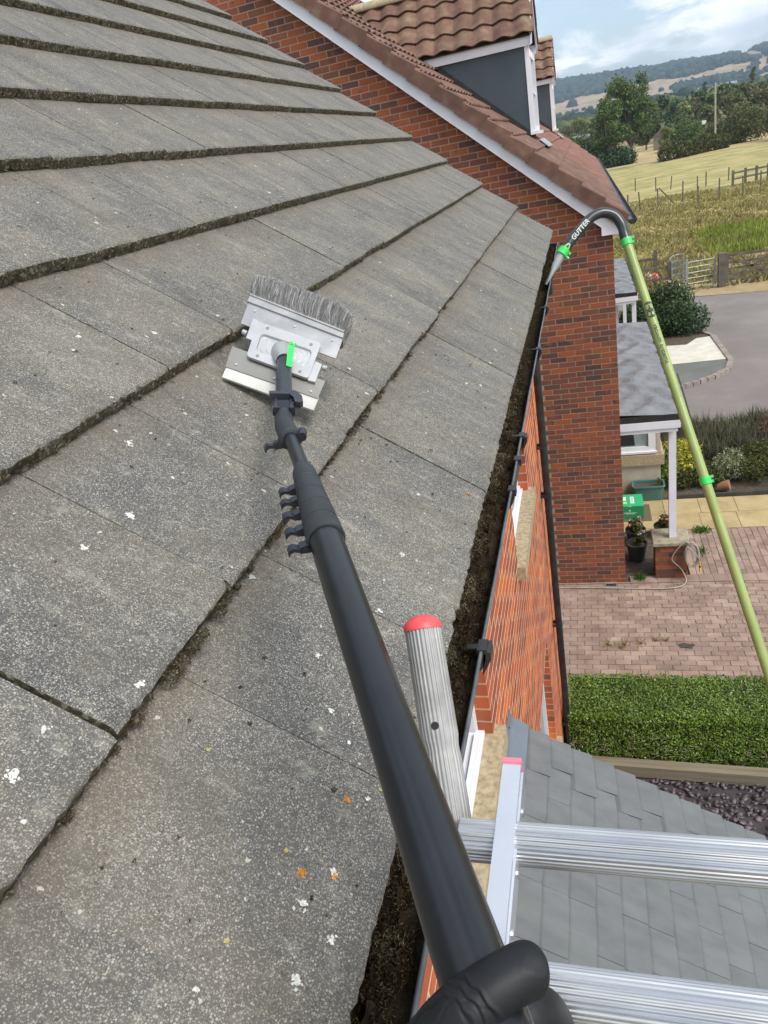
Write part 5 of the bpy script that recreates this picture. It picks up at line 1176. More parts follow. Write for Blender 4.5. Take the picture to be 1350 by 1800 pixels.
for (x0, z0, x1, z1) in ((5.12, .2, 6.85, 1.1), (5.12, 1.05, 6.85, .22), (6.85, 1.1, 8.5, .22)):
    b = MB(); d = Vector((x1 - x0, 0, z1 - z0)).normalized(); n_ = Vector((-d.z, 0, d.x)) * .04; p0 = Vector((x0, 30.56, G + z0)); p1 = Vector((x1, 30.56, G + z1)); b.add([p0 - n_, p1 - n_, p1 + n_, p0 + n_] + [p + Vector((0, .02, 0)) for p in (p0 - n_, p1 - n_, p1 + n_, p0 + n_)], [(0, 1, 2, 3), (7, 6, 5, 4), (0, 4, 5, 1), (1, 5, 6, 2), (2, 6, 7, 3), (3, 7, 4, 0)]); part('brace', b, M['timber_y'], fg)
for x in (5.12, 8.5): b = MB(); post(b, x, 30.6, .09, 1.2, G + .1); part('stile', b, M['timber_y'], fg)
# wire fence posts across the field, one thing each
wpm = MB().box(-.038, .038, -.038, .038, -.1, 1.0).mesh('fence_post', M['timber_y'])
ORD = ['first', 'second', 'third', 'fourth', 'fifth', 'sixth', 'seventh', 'eighth', 'ninth']
def wposts(pts, h, lab, grp):
    for i, (x, y) in enumerate(sorted(pts, key=lambda p: p[0] / p[1])):
        o = link('fence_post', wpm, None, (x, y, G), (RNG.normal() * .04, RNG.normal() * .04, RNG.uniform(0, 1)), (1, 1, h * RNG.uniform(.9, 1.1))); thing('fence_post', f'{ORD[i]} thin timber post from the left in the {lab}', 'fence post', group=grp, obj=o)
wposts([(4.12, 61.3), (5.44, 62.0), (7.25, 62.7), (7.81, 58.5), (9.42, 60.3), (10.93, 60.0), (12.04, 60.0), (14.2, 60.2), (3.0, 58.0)], 1.4, 'nearer wire fence of the pasture', 'posts of the nearer field fence')
wposts([(4.86, 78.5), (6.39, 74.9), (7.57, 74.1), (9.25, 70.0), (10.15, 71.8), (12.2, 73.5)], 1.15, 'further wire fence of the pasture', 'posts of the further field fence')
b = MB(); b.tube([(5.5, 61.9, G + 1.3), (6.6, 62.3, G)], .05, 6); thing('strut', 'slanting timber strut propping a post in the pasture', 'strut', obj=part('strut', b, M['timber_y']))
ff = thing('far_rail_fence', 'distant weathered timber rail fence at the right of the pasture', 'fence', (0, 0, 0))
P4 = [(11.61, 68.0), (12.63, 68.6), (13.5, 68.9), (14.41, 69.2), (16.4, 69.6), (18.5, 70.1)]
for x, y in P4: b = MB(); post(b, x, y, .18, 1.15); part('post', b, M['timber_y'], ff)
for i in range(len(P4) - 1):
    for z in (.5, .95):
        b = MB(); b.tube([(*P4[i], G + z), (*P4[i + 1], G + z)], .07, 4); part('rail', b, M['timber_y'], ff)
# meadow grass
rg = np.random.default_rng(14); n = 42000
y = 30.5 + 38 * rg.uniform(0, 1, n) ** 1.25; x = rg.uniform(.4, 1, n) * 0 + (.35 + rg.uniform(0, 1, n) * (1.5 + .24 * y)); B = np.stack([x, y, np.full(n, G - .02)], 1); ok = ~((y < 31.6) & (x > .33) & (rg.uniform(0, 1, n) < .8)); B = B[ok]
V, F = blades(B, rg.uniform(.12, .48, len(B)) * (.55 + .45 * np.array([fnoise(p[0] * .5, p[1] * .31, 1, 2.) for p in B])), .11, .4, rg); thing('meadow_grass', 'long dry grass behind the field gate', 'grass', obj=link('meadow_grass', fast_mesh('meadow_grass', V, F, MG['rough']), kind='stuff'))
n = 9000; y = 37 + 9 * rg.uniform(0, 1, n); x = 5.5 + (y * .24 - 3.5) * rg.uniform(0, 1, n) ** .7; B = np.stack([x, y, np.full(n, G - .02)], 1); V, F = blades(B, rg.uniform(.15, .45, n), .10, .35, rg); thing('lime_grass', 'band of fresh lime green grass behind the field gate', 'grass', obj=link('lime_grass', fast_mesh('lime_grass', V, F, MG['lime']), kind='stuff'))
n = 500; B = np.array([(1.1 + rg.uniform(-.6, .6), 32.8 + rg.uniform(-.6, .8), G) for _ in range(n)]); V, F = blades(B, rg.uniform(.5, 1.3, n), .12, .35, rg); thing('roadside_weeds', 'bright green weeds beyond the far canopy roof', 'weeds', obj=link('roadside_weeds', fast_mesh('roadside_weeds', V, F, MG['green']), kind='stuff'))

# ================================================================== TREES
def tree(name, label, cat, x, y, trunk_h, R, H, n, leaf, mat, seed, bark=None, group=None, lean=0, nl=12, zb=G, shell=.35, tr=.22, low=.0, lr=(.26, .42)):
    rr = random.Random(seed); t = thing(name, label, cat, (x, y, zb), group)
    s = MB(); top = Vector((lean, 0, H * .72)); s.tube([(0, 0, -.2), (lean * .2, .05, trunk_h * .6), (lean * .5, -.05, H * .45), tuple(top)], [tr, tr * .75, tr * .45, tr * .12], 8)
    lobes = []
    for i in range(nl):
        a = rr.uniform(0, 2 * pi); f = rr.uniform(.15, 1); zz = trunk_h + (H - trunk_h) * rr.uniform(.12 + low, .88); wdt = R * (1 - .45 * abs((zz - trunk_h) / (H - trunk_h) - .45) / .55)
        c = Vector((cos(a) * wdt * f * .72 + lean * .6, sin(a) * wdt * f * .72, zz)); r = R * rr.uniform(*lr); lobes.append((c.x, c.y, c.z, r, r, r * rr.uniform(.7, .95)))
        o_ = Vector((lean * .3, 0, trunk_h * rr.uniform(.7, 1.1))); s.tube([o_, o_.lerp(c, .5) + Vector((0, 0, .3)), c], [tr * .4, tr * .22, tr * .06], 5)
    part('trunk', s, bark or MG['bark'], t)
    q = np.random.default_rng(seed); C, d = blob_pts(lobes, n, q, shell); V, F = leaves(C, leaf, .6, q, d, .3); link('crown', fast_mesh('crown', V, F, mat), t); return t
def copy_tree(t, loc, rz, s, label, group=None, name=None):
    r = t.copy(); COL.objects.link(r); r.location = loc; r.rotation_euler = (0, 0, rz); r.scale = s; r['label'] = label
    if group: r['group'] = group
    for ch in t.children: c = ch.copy(); COL.objects.link(c); c.parent = r
    return r
tree('ash_tree', 'tallest open crowned green tree on the skyline, right of its partner', 'tree', 8.0, 134, 2.6, 6.2, 12.8, 13000, .36, MG['tree'], 31, lean=-.6, nl=60, shell=.1, lr=(.13, .22))
tree('ash_tree', 'shorter leaning tree with pale trunk beside the tallest tree', 'tree', 3.9, 129, 2.2, 4.6, 9.8, 10000, .34, MG['tree'], 37, bark=MG['barkl'], lean=.2, nl=46, shell=.1, lr=(.14, .24))
bush('field_bush', 'dense low bush under the two ash trees', 'bush', [(5.6, 128, H_(1.2), 1.6, 1.6, 1.6), (4.6, 127, H_(.9), 1.2, 1.2, 1.2), (6.9, 127.5, H_(1.0), 1.4, 1.4, 1.3), (2.6, 128, H_(1.4), 1.6, 1.6, 1.9)], 5000, .35, MG['dark'], 41)
bush('field_bush', 'dense dark bush at the roof edge left of the ash trees', 'bush', [(1.3, 134, H_(2.6), 2.6, 2, 2.6), (-1.5, 136, H_(2.6), 2.6, 2, 3.0), (3.4, 136, H_(2.2), 2.4, 2, 2.3)], 7000, .4, MG['tree'], 42)
# hedgerow beside the telegraph pole
bush('hedge_bush', 'dark rounded bush hiding most of the cottage', 'bush', [(17.2, 150, H_(2.0), 2.3, 1.8, 2.2), (19.2, 150, H_(1.6), 1.8, 1.8, 1.9), (15.0, 149.5, H_(.9), 1.3, 1.3, 1.3)], 6000, .34, MG['tree'], 56)
hedges = [('hedge_bush', 'brambly dark hedge bush left of the telegraph pole', [(11.5 + i * 1.35, 118.5 + i * .9, H_(1.0 + .25 * sin(i * 1.9)), 1.2, 1.2, 1.3) for i in range(7)], 'shrub', 51),
          ('hedge_bush', 'olive green hedge bush directly behind the telegraph pole', [(19.5 + i * 1.1, 134 - i * .8, H_(1.5 + .4 * sin(i * 1.3)), 1.7, 1.5, 1.9) for i in range(4)], 'wood2', 52),
          ('hedge_bush', 'large rounded russet hedge bush right of the telegraph pole', [(23.2, 130, H_(2.8), 2.1, 1.8, 2.6), (25.2, 129, H_(2.4), 1.9, 1.6, 2.3), (22.0, 130.5, H_(1.8), 1.6, 1.6, 1.9)], 'wood2', 53),
          ('hedge_bush', 'reddish brown bush beside the large rounded bush', [(26.6, 124, H_(2.4), 1.4, 1.4, 2.0), (27.3, 123, H_(1.4), 1.3, 1.3, 1.4)], 'wood4', 54),
          ('hedge_bush', 'ivy green low hedge running to the right edge', [(26.5 + i * 1.6, 121 - i * .8, H_(1.2), 1.6, 1.3, 1.4) for i in range(8)], 'dark', 55)]
for nme, lab, lo, mt, sd_ in hedges: bush(nme, lab, 'bush', lo, 6500, .32, MG[mt], sd_, shell=.5)
# telegraph pole
tp_ = thing('telegraph_pole', 'pale wooden telegraph pole standing in the far hedgerow', 'pole', (19.45, 129, G))
b = MB(); b.tube([(0, 0, -.3), (-.15, 0, 8.6)], [.17, .12], 8); part('pole', b, MG['barkl'], tp_); b = MB(); b.box(-.6, .4, -.05, .05, 8.1, 8.2); part('crossarm', b, MG['barkl'], tp_)
# wood in the valley: four kinds, copied
protos = [tree('broadleaf_tree', 'x', 'tree', 12, 168, 1.2, 4.2, 10.5, 4200, .62, MG['wood1'], 61, low=-.1, nl=16, shell=.5),
          tree('broadleaf_tree', 'x', 'tree', 20, 175, 1.0, 4.6, 9.5, 4200, .65, MG['wood2'], 62, low=-.1, nl=16, shell=.5),
          tree('broadleaf_tree', 'x', 'tree', 27, 180, 1.0, 4.0, 9.0, 4200, .60, MG['wood3'], 63, low=-.1, nl=14, shell=.5),
          tree('broadleaf_tree', 'x', 'tree', 33, 170, .8, 4.6, 8.6, 4200, .62, MG['wood4'], 64, low=-.1, nl=15, shell=.5),
          tree('broadleaf_tree', 'x', 'tree', 38, 170, 1.2, 4.4, 10.5, 4200, .62, MG['dark'], 65, low=-.1, nl=16, shell=.5),
          tree('poplar_tree', 'x', 'tree', 45, 330, 1.2, 1.5, 15, 2600, .6, MG['wood1'], 66, low=-.1, nl=22, shell=.3)]
nm = ['mid green', 'olive green', 'pale yellow green', 'russet brown', 'dark green']
fixed = [(0, 12.5, 166, .95), (4, 16.5, 176, .85), (2, 14.2, 146, .42), (1, 22.5, 160, .62), (1, 20.0, 163, .50), (3, 33, 166, .85), (1, 29.5, 172, .80), (4, 38, 158, .85), (4, 34.5, 150, .62), (2, 41, 190, .95), (0, 44, 172, .9), (3, 40, 210, 1.0), (4, 29, 150, .42), (1, 46, 155, .9)]
pl = ['beside the cottage chimney', 'behind the cottage', 'as a small round bush near the cottage', 'behind the pale washing', 'left of the pale washing', 'right of the telegraph pole', 'just right behind the telegraph pole', 'at the right picture edge', 'low beside the russet tree', 'high at the right picture edge', 'outside the right edge', 'on the slope at the right edge', 'behind the large rounded bush', 'far right of the wood']
used = set()
for i, (k, x, y, s) in enumerate(fixed):
    lab = f'{nm[k]} broadleaf tree {pl[i]}'
    if k not in used: t = protos[k]; used.add(k); t.location = (x, y, G); t.scale = (s, s, s); t['label'] = lab; t['group'] = 'trees of the near wood'
    else: copy_tree(protos[k], (x, y, G), random.uniform(0, 6), (s, s, s), lab, 'trees of the near wood')
t = protos[5]; t.location = (46, 330, rel(46, 330)); t['label'] = 'slim poplar in the row of poplars above the wood'; t['group'] = 'row of poplars'
for x, y, s in ((49, 332, .92), (42, 331, .85), (39.5, 330, .78), (63, 335, 1.12), (36.5, 332, .7)): copy_tree(t, (x, y, rel(x, y)), random.uniform(0, 6), (s, s, s), 'slim poplar in the row of poplars above the wood', 'row of poplars')
rr = random.Random(77); cnt = 0
for _ in range(900):
    y = 185 + 330 * rr.random() ** 1.3; x = rr.uniform(-.02, .30) * y + rr.uniform(-6, 6)
    if cnt >= 150: break
    if x < 16 and y < 210: continue
    if y > 300 and x < 30 and rr.random() < .5: continue
    k = rr.choices(range(5), (5, 3, 2, 2, 3))[0]; s = rr.uniform(.65, 1.0)
    copy_tree(protos[k], (x, y, rel(x, y) + .1), rr.uniform(0, 6), (s, s, s * rr.uniform(.85, 1.05)), f'{nm[k]} tree among the trees of the distant valley wood', f'{nm[k]} trees of the valley wood'); cnt += 1
# hillside woods and hedges: low-poly crowns as stuff
ico_v = []; ico_f = []
def ico():
    t = (1 + 5 ** .5) / 2; v = np.array([(-1, t, 0), (1, t, 0), (-1, -t, 0), (1, -t, 0), (0, -1, t), (0, 1, t), (0, -1, -t), (0, 1, -t), (t, 0, -1), (t, 0, 1), (-t, 0, -1), (-t, 0, 1)], float); v /= np.linalg.norm(v[0])
    f = [(0, 11, 5), (0, 5, 1), (0, 1, 7), (0, 7, 10), (0, 10, 11), (1, 5, 9), (5, 11, 4), (11, 10, 2), (10, 7, 6), (7, 1, 8), (3, 9, 4), (3, 4, 2), (3, 2, 6), (3, 6, 8), (3, 8, 9), (4, 9, 5), (2, 4, 11), (6, 2, 10), (8, 6, 7), (9, 8, 1)]
    return v, np.array(f)
iv, if_ = ico()
def crowns(P, S, seed, squash=.9):
    q = np.random.default_rng(seed); n = len(P); V = iv[None] * (1 + .22 * q.normal(size=(n, 12, 1))) * np.stack([S, S, S * squash], 1)[:, None, :] + P[:, None, :]
    F = if_[None] + (np.arange(n) * 12)[:, None, None]; return V.reshape(-1, 3), F.reshape(-1, 3)
hw = foliage_mat('distant hillside wood', [(0, (.012, .026, .018)), (.5, (.026, .046, .028)), (1, (.050, .075, .040))], .9, 0, .1)
rg = np.random.default_rng(19)
def ridge_wood(x, y):
    b = 1960 + 90 * fnoise(x * .004, 0, 1, 1.) - .12 * x + (160 if x > 420 else 0); gap = abs(x - 395 - (y - 2100) * .10) < 20 + (y - 2000) * .02
    return y > b and not gap
P = []; S = []
for y in np.arange(1850, 2800, 17):
    for x in np.arange(-420, 1250, 13):
        xx = x + rg.uniform(-6, 6); yy = y + rg.uniform(-7, 7)
        if ridge_wood(xx, yy): s = rg.uniform(6.5, 10); P.append((xx, yy, rel(xx, yy) + s * .55)); S.append(s)
V, F = crowns(np.array(P), np.array(S), 1); thing('ridge_wood', 'dark blue green wood covering the crest of the distant hill', 'wood', obj=link('ridge_wood', fast_mesh('ridge_wood', V, F, hw), kind='stuff'))
P = []; S = []
def hline(pts, s0, dens=1., wide=3):
    for i in range(len(pts) - 1):
        a, b_ = np.array(pts[i]), np.array(pts[i + 1]); n = int(np.linalg.norm(b_ - a) / (s0 * 1.15) * dens)
        for k in range(n): p = a + (b_ - a) * k / n + rg.normal(0, wide, 2); s = s0 * rg.uniform(.6, 1.2); P.append((p[0], p[1], rel(*p) + s * .5)); S.append(s)
hline([(395, 2060), (330, 1750), (240, 1500), (160, 1360)], 5.5, 1.2); hline([(430, 2080), (355, 1740), (262, 1480), (190, 1340)], 4.5, .9); hline([(190, 1340), (300, 1420), (420, 1500), (600, 1560), (800, 1600)], 4, .9)
hline([(150, 1180), (300, 1220), (520, 1240), (800, 1220)], 5, 1.); hline([(-200, 1500), (-60, 1560), (60, 1600), (150, 1620)], 4, .6); hline([(-300, 1180), (-60, 1200), (80, 1230)], 4, .9); hline([(-260, 900), (-40, 880), (140, 900), (420, 930)], 5, 1.)
def patch(cx, cy, rx, ry, n, s0):
    for _ in range(n): a = rg.uniform(0, 6.28); r = sqrt(rg.uniform()); xx, yy = cx + cos(a) * r * rx, cy + sin(a) * r * ry; s = s0 * rg.uniform(.7, 1.2); P.append((xx, yy, rel(xx, yy) + s * .5)); S.append(s)
patch(235, 1690, 62, 70, 210, 6.5); patch(120, 1120, 55, 60, 160, 7); patch(290, 1120, 90, 50, 170, 7); patch(340, 1330, 26, 20, 18, 7); patch(-10, 1760, 5, 5, 4, 10); patch(345, 1560, 4, 4, 4, 11); patch(450, 1440, 60, 40, 60, 7); patch(10, 820, 90, 60, 260, 8); patch(-120, 800, 80, 50, 150, 8)
for _ in range(60): patch(rg.uniform(-200, 800), rg.uniform(1150, 1900), 3, 3, 2, rg.uniform(3, 6))
V, F = crowns(np.array(P), np.array(S), 2); thing('hillside_hedges', 'dark hedgerows and copses dividing the tan fields of the hillside', 'hedgerows', obj=link('hillside_hedges', fast_mesh('hillside_hedges', V, F, hw), kind='stuff'))
# wood filling the valley floor behind the near trees
P = []; S = []
for _ in range(2600):
    y = rg.uniform(430, 900); x = rg.uniform(-.10, .36) * y; 
    if fnoise(x * .012, y * .01, 1, 7.) < -.25 and y > 520: continue
    s = rg.uniform(3.6, 6.5); P.append((x, y, rel(x, y) + s * .5)); S.append(s)
V, F = crowns(np.array(P), np.array(S), 3); thing('valley_wood', 'green woodland filling the valley floor before the hill', 'wood', obj=link('valley_wood', fast_mesh('valley_wood', V, F, foliage_mat('valley wood', [(0, (.03, .05, .018)), (.5, (.06, .085, .03)), (1, (.13, .14, .05))], .9, 0, .1)), kind='stuff'))
# far buildings
def barn(name, lab, x, y, w_, d_, h, rh, wm_, rm_, rz=0, cat='house', chim=False):
    t = thing(name, lab, cat, (x, y, rel(x, y) if y > 140 else G)); t.rotation_euler = (0, 0, rz)
    part('wall', MB().box(-w_ / 2, w_ / 2, -d_ / 2, d_ / 2, -.5, h), wm_, t)
    b = MB(); b.add([(-w_ / 2 - .2, -d_ / 2 - .2, h), (w_ / 2 + .2, -d_ / 2 - .2, h), (w_ / 2 + .2, 0, h + rh), (-w_ / 2 - .2, 0, h + rh), (-w_ / 2 - .2, d_ / 2 + .2, h), (w_ / 2 + .2, d_ / 2 + .2, h)], [(0, 1, 2, 3), (3, 2, 5, 4), (0, 3, 4), (1, 5, 2), (0, 4, 5, 1)]); rf = part('roof', b, rm_, t)
    if chim: part('chimney', MB().box(-.28, .28, -.25, .25, h + rh * .6, h + rh + .8), wm_, t)
    for i in range(3): xx = -w_ / 2 + w_ * (i + .5) / 3; b = MB(); b.box(xx - .45, xx + .45, -d_ / 2 - .03, -d_ / 2 + .02, h * .45, h * .75); part('window', b, M['dark'], t)
    return t
gw = simple('pale blue grey sheet', ramp2((.34, .38, .42), (.42, .46, .50))); gr_ = simple('grey sheet roof', ramp2((.17, .18, .20), (.24, .25, .27))); cw = simple('cream house wall', ramp2((.45, .42, .36), (.55, .52, .45))); rs = simple('brown tile roof', ramp2((.13, .10, .085), (.19, .15, .125))); wh = simple('white house wall', ramp2((.66, .66, .64), (.75, .75, .73)))
barn('barn', 'grey roofed barn with white door half hidden behind the dark bush', -3.2, 205, 11, 6, 2.6, 2.0, gw, gr_, .1, 'barn')
barn('cottage', 'small cream cottage gable with chimney among the trees', 14.8, 158, 2.0, 3, 2.3, 1.3, simple('grey stone wall', ramp2((.20, .18, .14), (.28, .25, .20))), rs, 1.3, chim=True)
barn('farmhouse', 'white farmhouse on the hillside among dark trees', 150, 1150, 20, 12, 6, 4, wh, gr_, .2); barn('farm_shed', 'long pale farm shed beside the white farmhouse', 185, 1165, 30, 14, 5, 4, gw, gr_, .1, 'shed')
barn('farmhouse', 'pale house on the slope above the right hand trees', 330, 1180, 26, 12, 6, 4, cw, wh, .0)
barn('bungalow', 'low brown roofed house behind the telegraph pole', 29, 185, 9, 6, 2.2, 2.2, cw, rs, .3)
thing('washing', 'small white sheet glimpsed between the olive bushes', 'sheet', obj=part('washing', MB().box(20.4, 21.1, 150, 150.05, H_(3.0), H_(3.6)), wh))

# haze: one closed box of thin air
hz = MB(); hz.box(-4000, 4000, -80, 6000, G - 20 - 30, 260); 
ho = structure('haze', hz, None) if False else link('haze', hz.mesh('haze', []), kind='stuff')
hmx = bpy.data.materials.new('haze'); hmx.use_nodes = True; hn = hmx.node_tree; [hn.nodes.remove(x) for x in list(hn.nodes) if x.type == 'BSDF_PRINCIPLED']
pv = hn.nodes.new('ShaderNodeVolumePrincipled'); pv.inputs['Color'].default_value = (.62, .79, 1, 1); pv.inputs['Density'].default_value = .00021; pv.inputs['Anisotropy'].default_value = .2
hn.links.new(pv.outputs[0], [x for x in hn.nodes if x.type == 'OUTPUT_MATERIAL'][0].inputs['Volume']); ho.data.materials.append(hmx)

# ================================================================== LADDER TOP
alum = simple('ribbed aluminium', [(.3, (.42, .43, .45)), (.6, (.58, .59, .61)), (.8, (.70, .71, .73))], 22, 6, rough=.32, metal=.85, rvar=.25, stretch=(.2, 1, 1), bump=.06, bscale=120)
alum2 = simple('dull ribbed aluminium tube', [(.3, (.26, .26, .255)), (.55, (.36, .36, .35)), (.8, (.48, .48, .48))], 26, 6, rough=.55, metal=.45, rvar=.2, bump=.08, bscale=150)
alum3 = simple('flat aluminium arm', ramp2((.62, .65, .70), (.72, .75, .80)), 16, 6, rough=.33, metal=.7, rvar=.2)
redp = simple('faded red plastic cap', [(.3, (.70, .060, .065)), (.6, (.78, .095, .10)), (.8, (.80, .28, .26))], 38, 7, rough=.45, bump=.15, bscale=120)
pinkp = simple('pink plastic cap', ramp2((.72, .14, .20), (.80, .20, .27)), 20, rough=.5)
lad = thing('aluminium_ladder', 'aluminium ladder top with thick ribbed rungs, ribbed upright tube and red plastic caps', 'ladder', (0, 0, 0))
def ribbed(p0, p1, r, n=36, depth=.045, steps=1, prof=None):
    mb = MB(); P0, P1 = Vector(p0), Vector(p1); ts = prof or [(0, 1), (1, 1)]
    mb.tube([P0.lerp(P1, t) for t, _ in ts], [r * k for _, k in ts], n * 4, flute=1, depth=depth); return mb
RA = Vector((-.128, .409, -.523)); RB = Vector((.50, .409, -.523))
part('rung', ribbed(RA, RB, .0172, 30, .045), alum, lad, 20)
RC = Vector((-.118, .285, -.508)); part('rung', ribbed(RC - Vector((0, 0, 0)), RC + Vector((.62, 0, 0)), .0172, 30, .045), alum, lad, 20)
# flat side arms running towards the viewer, with pink end caps
for i, x in enumerate((-.0885, .46)):
    b = MB(); b.box(x - .0082, x + .0082, -.10, .478, -.541, -.5035); b.box(x + .0082, x + .0098, .0, .476, -.537, -.512); part('side_arm', b, alum3, lad)
    b = MB(); b.box(x - .0084, x + .0084, .478, .4835, -.5180, -.502); part('end_cap', b, pinkp, lad)
    b = MB()
    for yy in (.38, .44, .33): b.tube([(x + .0096, yy, -.522), (x + .0115, yy, -.522)], .0035, 8)
    part('rivet', b, alum, lad)
for x in (-.0885, .46):
    b = MB(); b.box(x - .0125, x + .0125, -.13, -.10, -4.05, -.48); part('stile', b, alum3, lad)
for k in range(12): part('rung', MB().tube([(-.0885, -.115, -.75 - k * .26), (.46, -.115, -.75 - k * .26)], .014, 12), alum, lad, 40)
# ribbed upright tube with dome cap
TB = Vector((-.1365, .418, -.552)); TT_ = Vector((-.1675, .540, -.398))
mb = MB(); P = [TB.lerp(TT_, t) for t in (0, .40, .425, .45, .475, .50, .995)]; mb.tube(P, [.0172, .0172, .0166, .0163, .0168, .0176, .0176], 112, flute=1, depth=.032)
ut = part('upright_tube', mb, alum2, lad, 20)
ax = (TT_ - TB).normalized(); b = MB()
b.tube([TT_ - ax * .001, TT_ + ax * .0035, TT_ + ax * .0075, TT_ + ax * .0105, TT_ + ax * .0125, TT_ + ax * .0130], [.0184, .0184, .0160, .0118, .0060, .0008], 40); part('dome_cap', b, redp, lad, 60)
sx = ax.cross(Vector((0, 0, 1))).normalized(); sy = ax.cross(sx)
vd = -(TT_.normalized()); vd = (vd - ax * vd.dot(ax)).normalized(); wd_ = ax.cross(vd).normalized()
for t_, a_ in ((.555, -.15), (.09, .9)):
    c = TB.lerp(TT_, t_); n_ = (vd * cos(a_) + wd_ * sin(a_)).normalized(); b = MB(); b.tube([c + n_ * .0168, c + n_ * .01795], .0036, 14); part('drilled_hole', b, M['dark'], lad)
b = MB(); c = TB.lerp(TT_, .03) ; n_ = (vd * cos(.9) + wd_ * sin(.9)); b.tube([c + n_ * .015, c + n_ * .0215], [.0045, .003], 10); part('bolt', b, alum, lad, 40)

def rayp(px, py, d):
    v = Rw.transposed() @ Vector(((px - 675) / 1252.98, -(py - 900) / 1252.98, -1)); return v * d
# ================================================================== TELESCOPIC POLE WITH BRUSH AND SCRAPER
carb = simple('matt black carbon pole', ramp2((.007, .0085, .0105), (.011, .013, .016)), 30, 6, rough=.30, spec=.55, rvar=.12, bump=.02, bscale=200)
rub = simple('grey black rubber collar', ramp2((.020, .0235, .027), (.030, .035, .040)), 40, rough=.62, bump=.12, bscale=150)
nyl = simple('black nylon', ramp2((.010, .012, .018), (.020, .023, .032)), 25, rough=.38)
gpl = simple('bright green plastic', ramp2((.035, .56, .09), (.05, .64, .13)), 6, rough=.32)
pole = thing('telescopic_pole', 'matt black telescopic pole with lever clamps, held in the gloved hand', 'pole', (0, 0, 0))
A0 = Vector((-.0908, .2549, -.409)); A1 = Vector((-.2969, .6568, -.3543)); ad = (A1 - A0).normalized()
b = MB(); b.tube([A0 - ad * .30, A0 - ad * .1, A0, A0.lerp(A1, .25), A0.lerp(A1, .5), A1], [.0212, .0212, .0212, .0200, .0191, .0192], 56); part('pole_section', b, carb, pole, 40)
KN = [Vector((-.3665, .795, -.3349)), Vector((-.4194, .8964, -.3301)), Vector((-.4731, .9949, -.3307)), Vector((-.5108, 1.0903, -.3248)), Vector((-.552, 1.2055, -.3236)), Vector((-.5903, 1.3236, -.3188))]
C0 = A1 - ad * .012; C1 = KN[0]
def stack(parent, p0, p1, r0, r1, n, name='collar'):
    for i in range(n):
        a, c = p0.lerp(p1, i / n), p0.lerp(p1, (i + 1) / n); ra = r0 + (r1 - r0) * i / n; rb = r0 + (r1 - r0) * (i + 1) / n; d = (c - a).normalized()
        b = MB(); b.tube([a + d * .0005, a + d * .0015, a + d * .004, c - d * .004, c - d * .001, c], [ra * .93, ra * 1.0, ra * 1.0, rb * 1.03, rb * .99, rb * .9], 40); part(name, b, rub, parent, 40)
stack(pole, C0, C1, .0222, .0150, 5)
b = MB(); b.tube([C1 - ad * .002, C1 + ad * .012, C1 + ad * .016], [.0146, .0112, .0104], 32); part('sleeve', b, rub, pole, 40)
vup = Vector((0, 0, 1)); lat = ad.cross(vup).normalized() * -1       # towards image left
def view_side(p, d): v = p.normalized(); return d.cross(v).normalized() # unit vector square to the pole, in the picture's plane
def lever(parent, p, d, r, s=1.0, side=-1, name='lever_clamp'):
    l = view_side(p, d) * side; 
    if (Rw @ l).x > 0: l = -l
    u = d.cross(l).normalized()
    if u.dot(-p) < 0: u = -u
    u2 = -u
    b = MB()
    def T(a, h, c): return p + l * a + u2 * h + d * c
    # band, ear and hooked lever
    b.prism([(r * .6, .000 - .006 * s), (r + .012 * s, -.004 * s), (r + .014 * s, .006 * s), (r * .6, .012 * s)], lambda a, h, c: T(a, h, c - .008 * s), .016 * s)
    path = [(r + .006 * s, .004 * s), (r + .014 * s, .001 * s), (r + .021 * s, -.003 * s), (r + .027 * s, -.002 * s), (r + .031 * s, .003 * s)]
    for i in range(len(path) - 1):
        (a0, h0), (a1, h1) = path[i], path[i + 1]; t_ = .0032 * s; wv = .0075 * s
        b.add([T(a0, h0 - t_, -wv), T(a1, h1 - t_, -wv), T(a1, h1 + t_, -wv), T(a0, h0 + t_, -wv), T(a0, h0 - t_, wv), T(a1, h1 - t_, wv), T(a1, h1 + t_, wv), T(a0, h0 + t_, wv)], [(3, 2, 1, 0), (4, 5, 6, 7), (0, 1, 5, 4), (1, 2, 6, 5), (2, 3, 7, 6), (3, 0, 4, 7)])
    b.tube([T(r + .004 * s, .002 * s, -.011 * s), T(r + .004 * s, .002 * s, .011 * s)], .0048 * s, 10)
    return part(name, b, nyl, parent, 30)
for t_, r in ((.02, .0215), (.23, .020), (.44, .0185), (.63, .0170), (.80, .0155)): lever(pole, C0.lerp(C1, t_) + ad * .0, ad, r, .74)
d2 = (KN[1] - KN[0]).normalized(); b = MB(); b.tube([KN[0], KN[0].lerp(KN[1], .5), KN[1], KN[1].lerp(KN[2], .35)], [.0102, .0104, .0106, .0107], 28); part('pole_section', b, carb, pole, 40)
q0 = KN[1].lerp(KN[2], .15); q1 = KN[1].lerp(KN[2], .85); stack(pole, q0, q1, .0172, .0145, 1)
lever(pole, q0 + (q1 - q0) * .1, (q1 - q0).normalized(), .0155, .85)
b = MB(); dd = (q1 - q0).normalized(); rt = -view_side(q0, dd); rt = rt if (Rw @ rt).x > 0 else -rt
b.tube([q0 + rt * .016 - dd * .012, q0 + rt * .020 + dd * .012], .007, 12); part('clamp_knuckle', b, nyl, pole, 40)
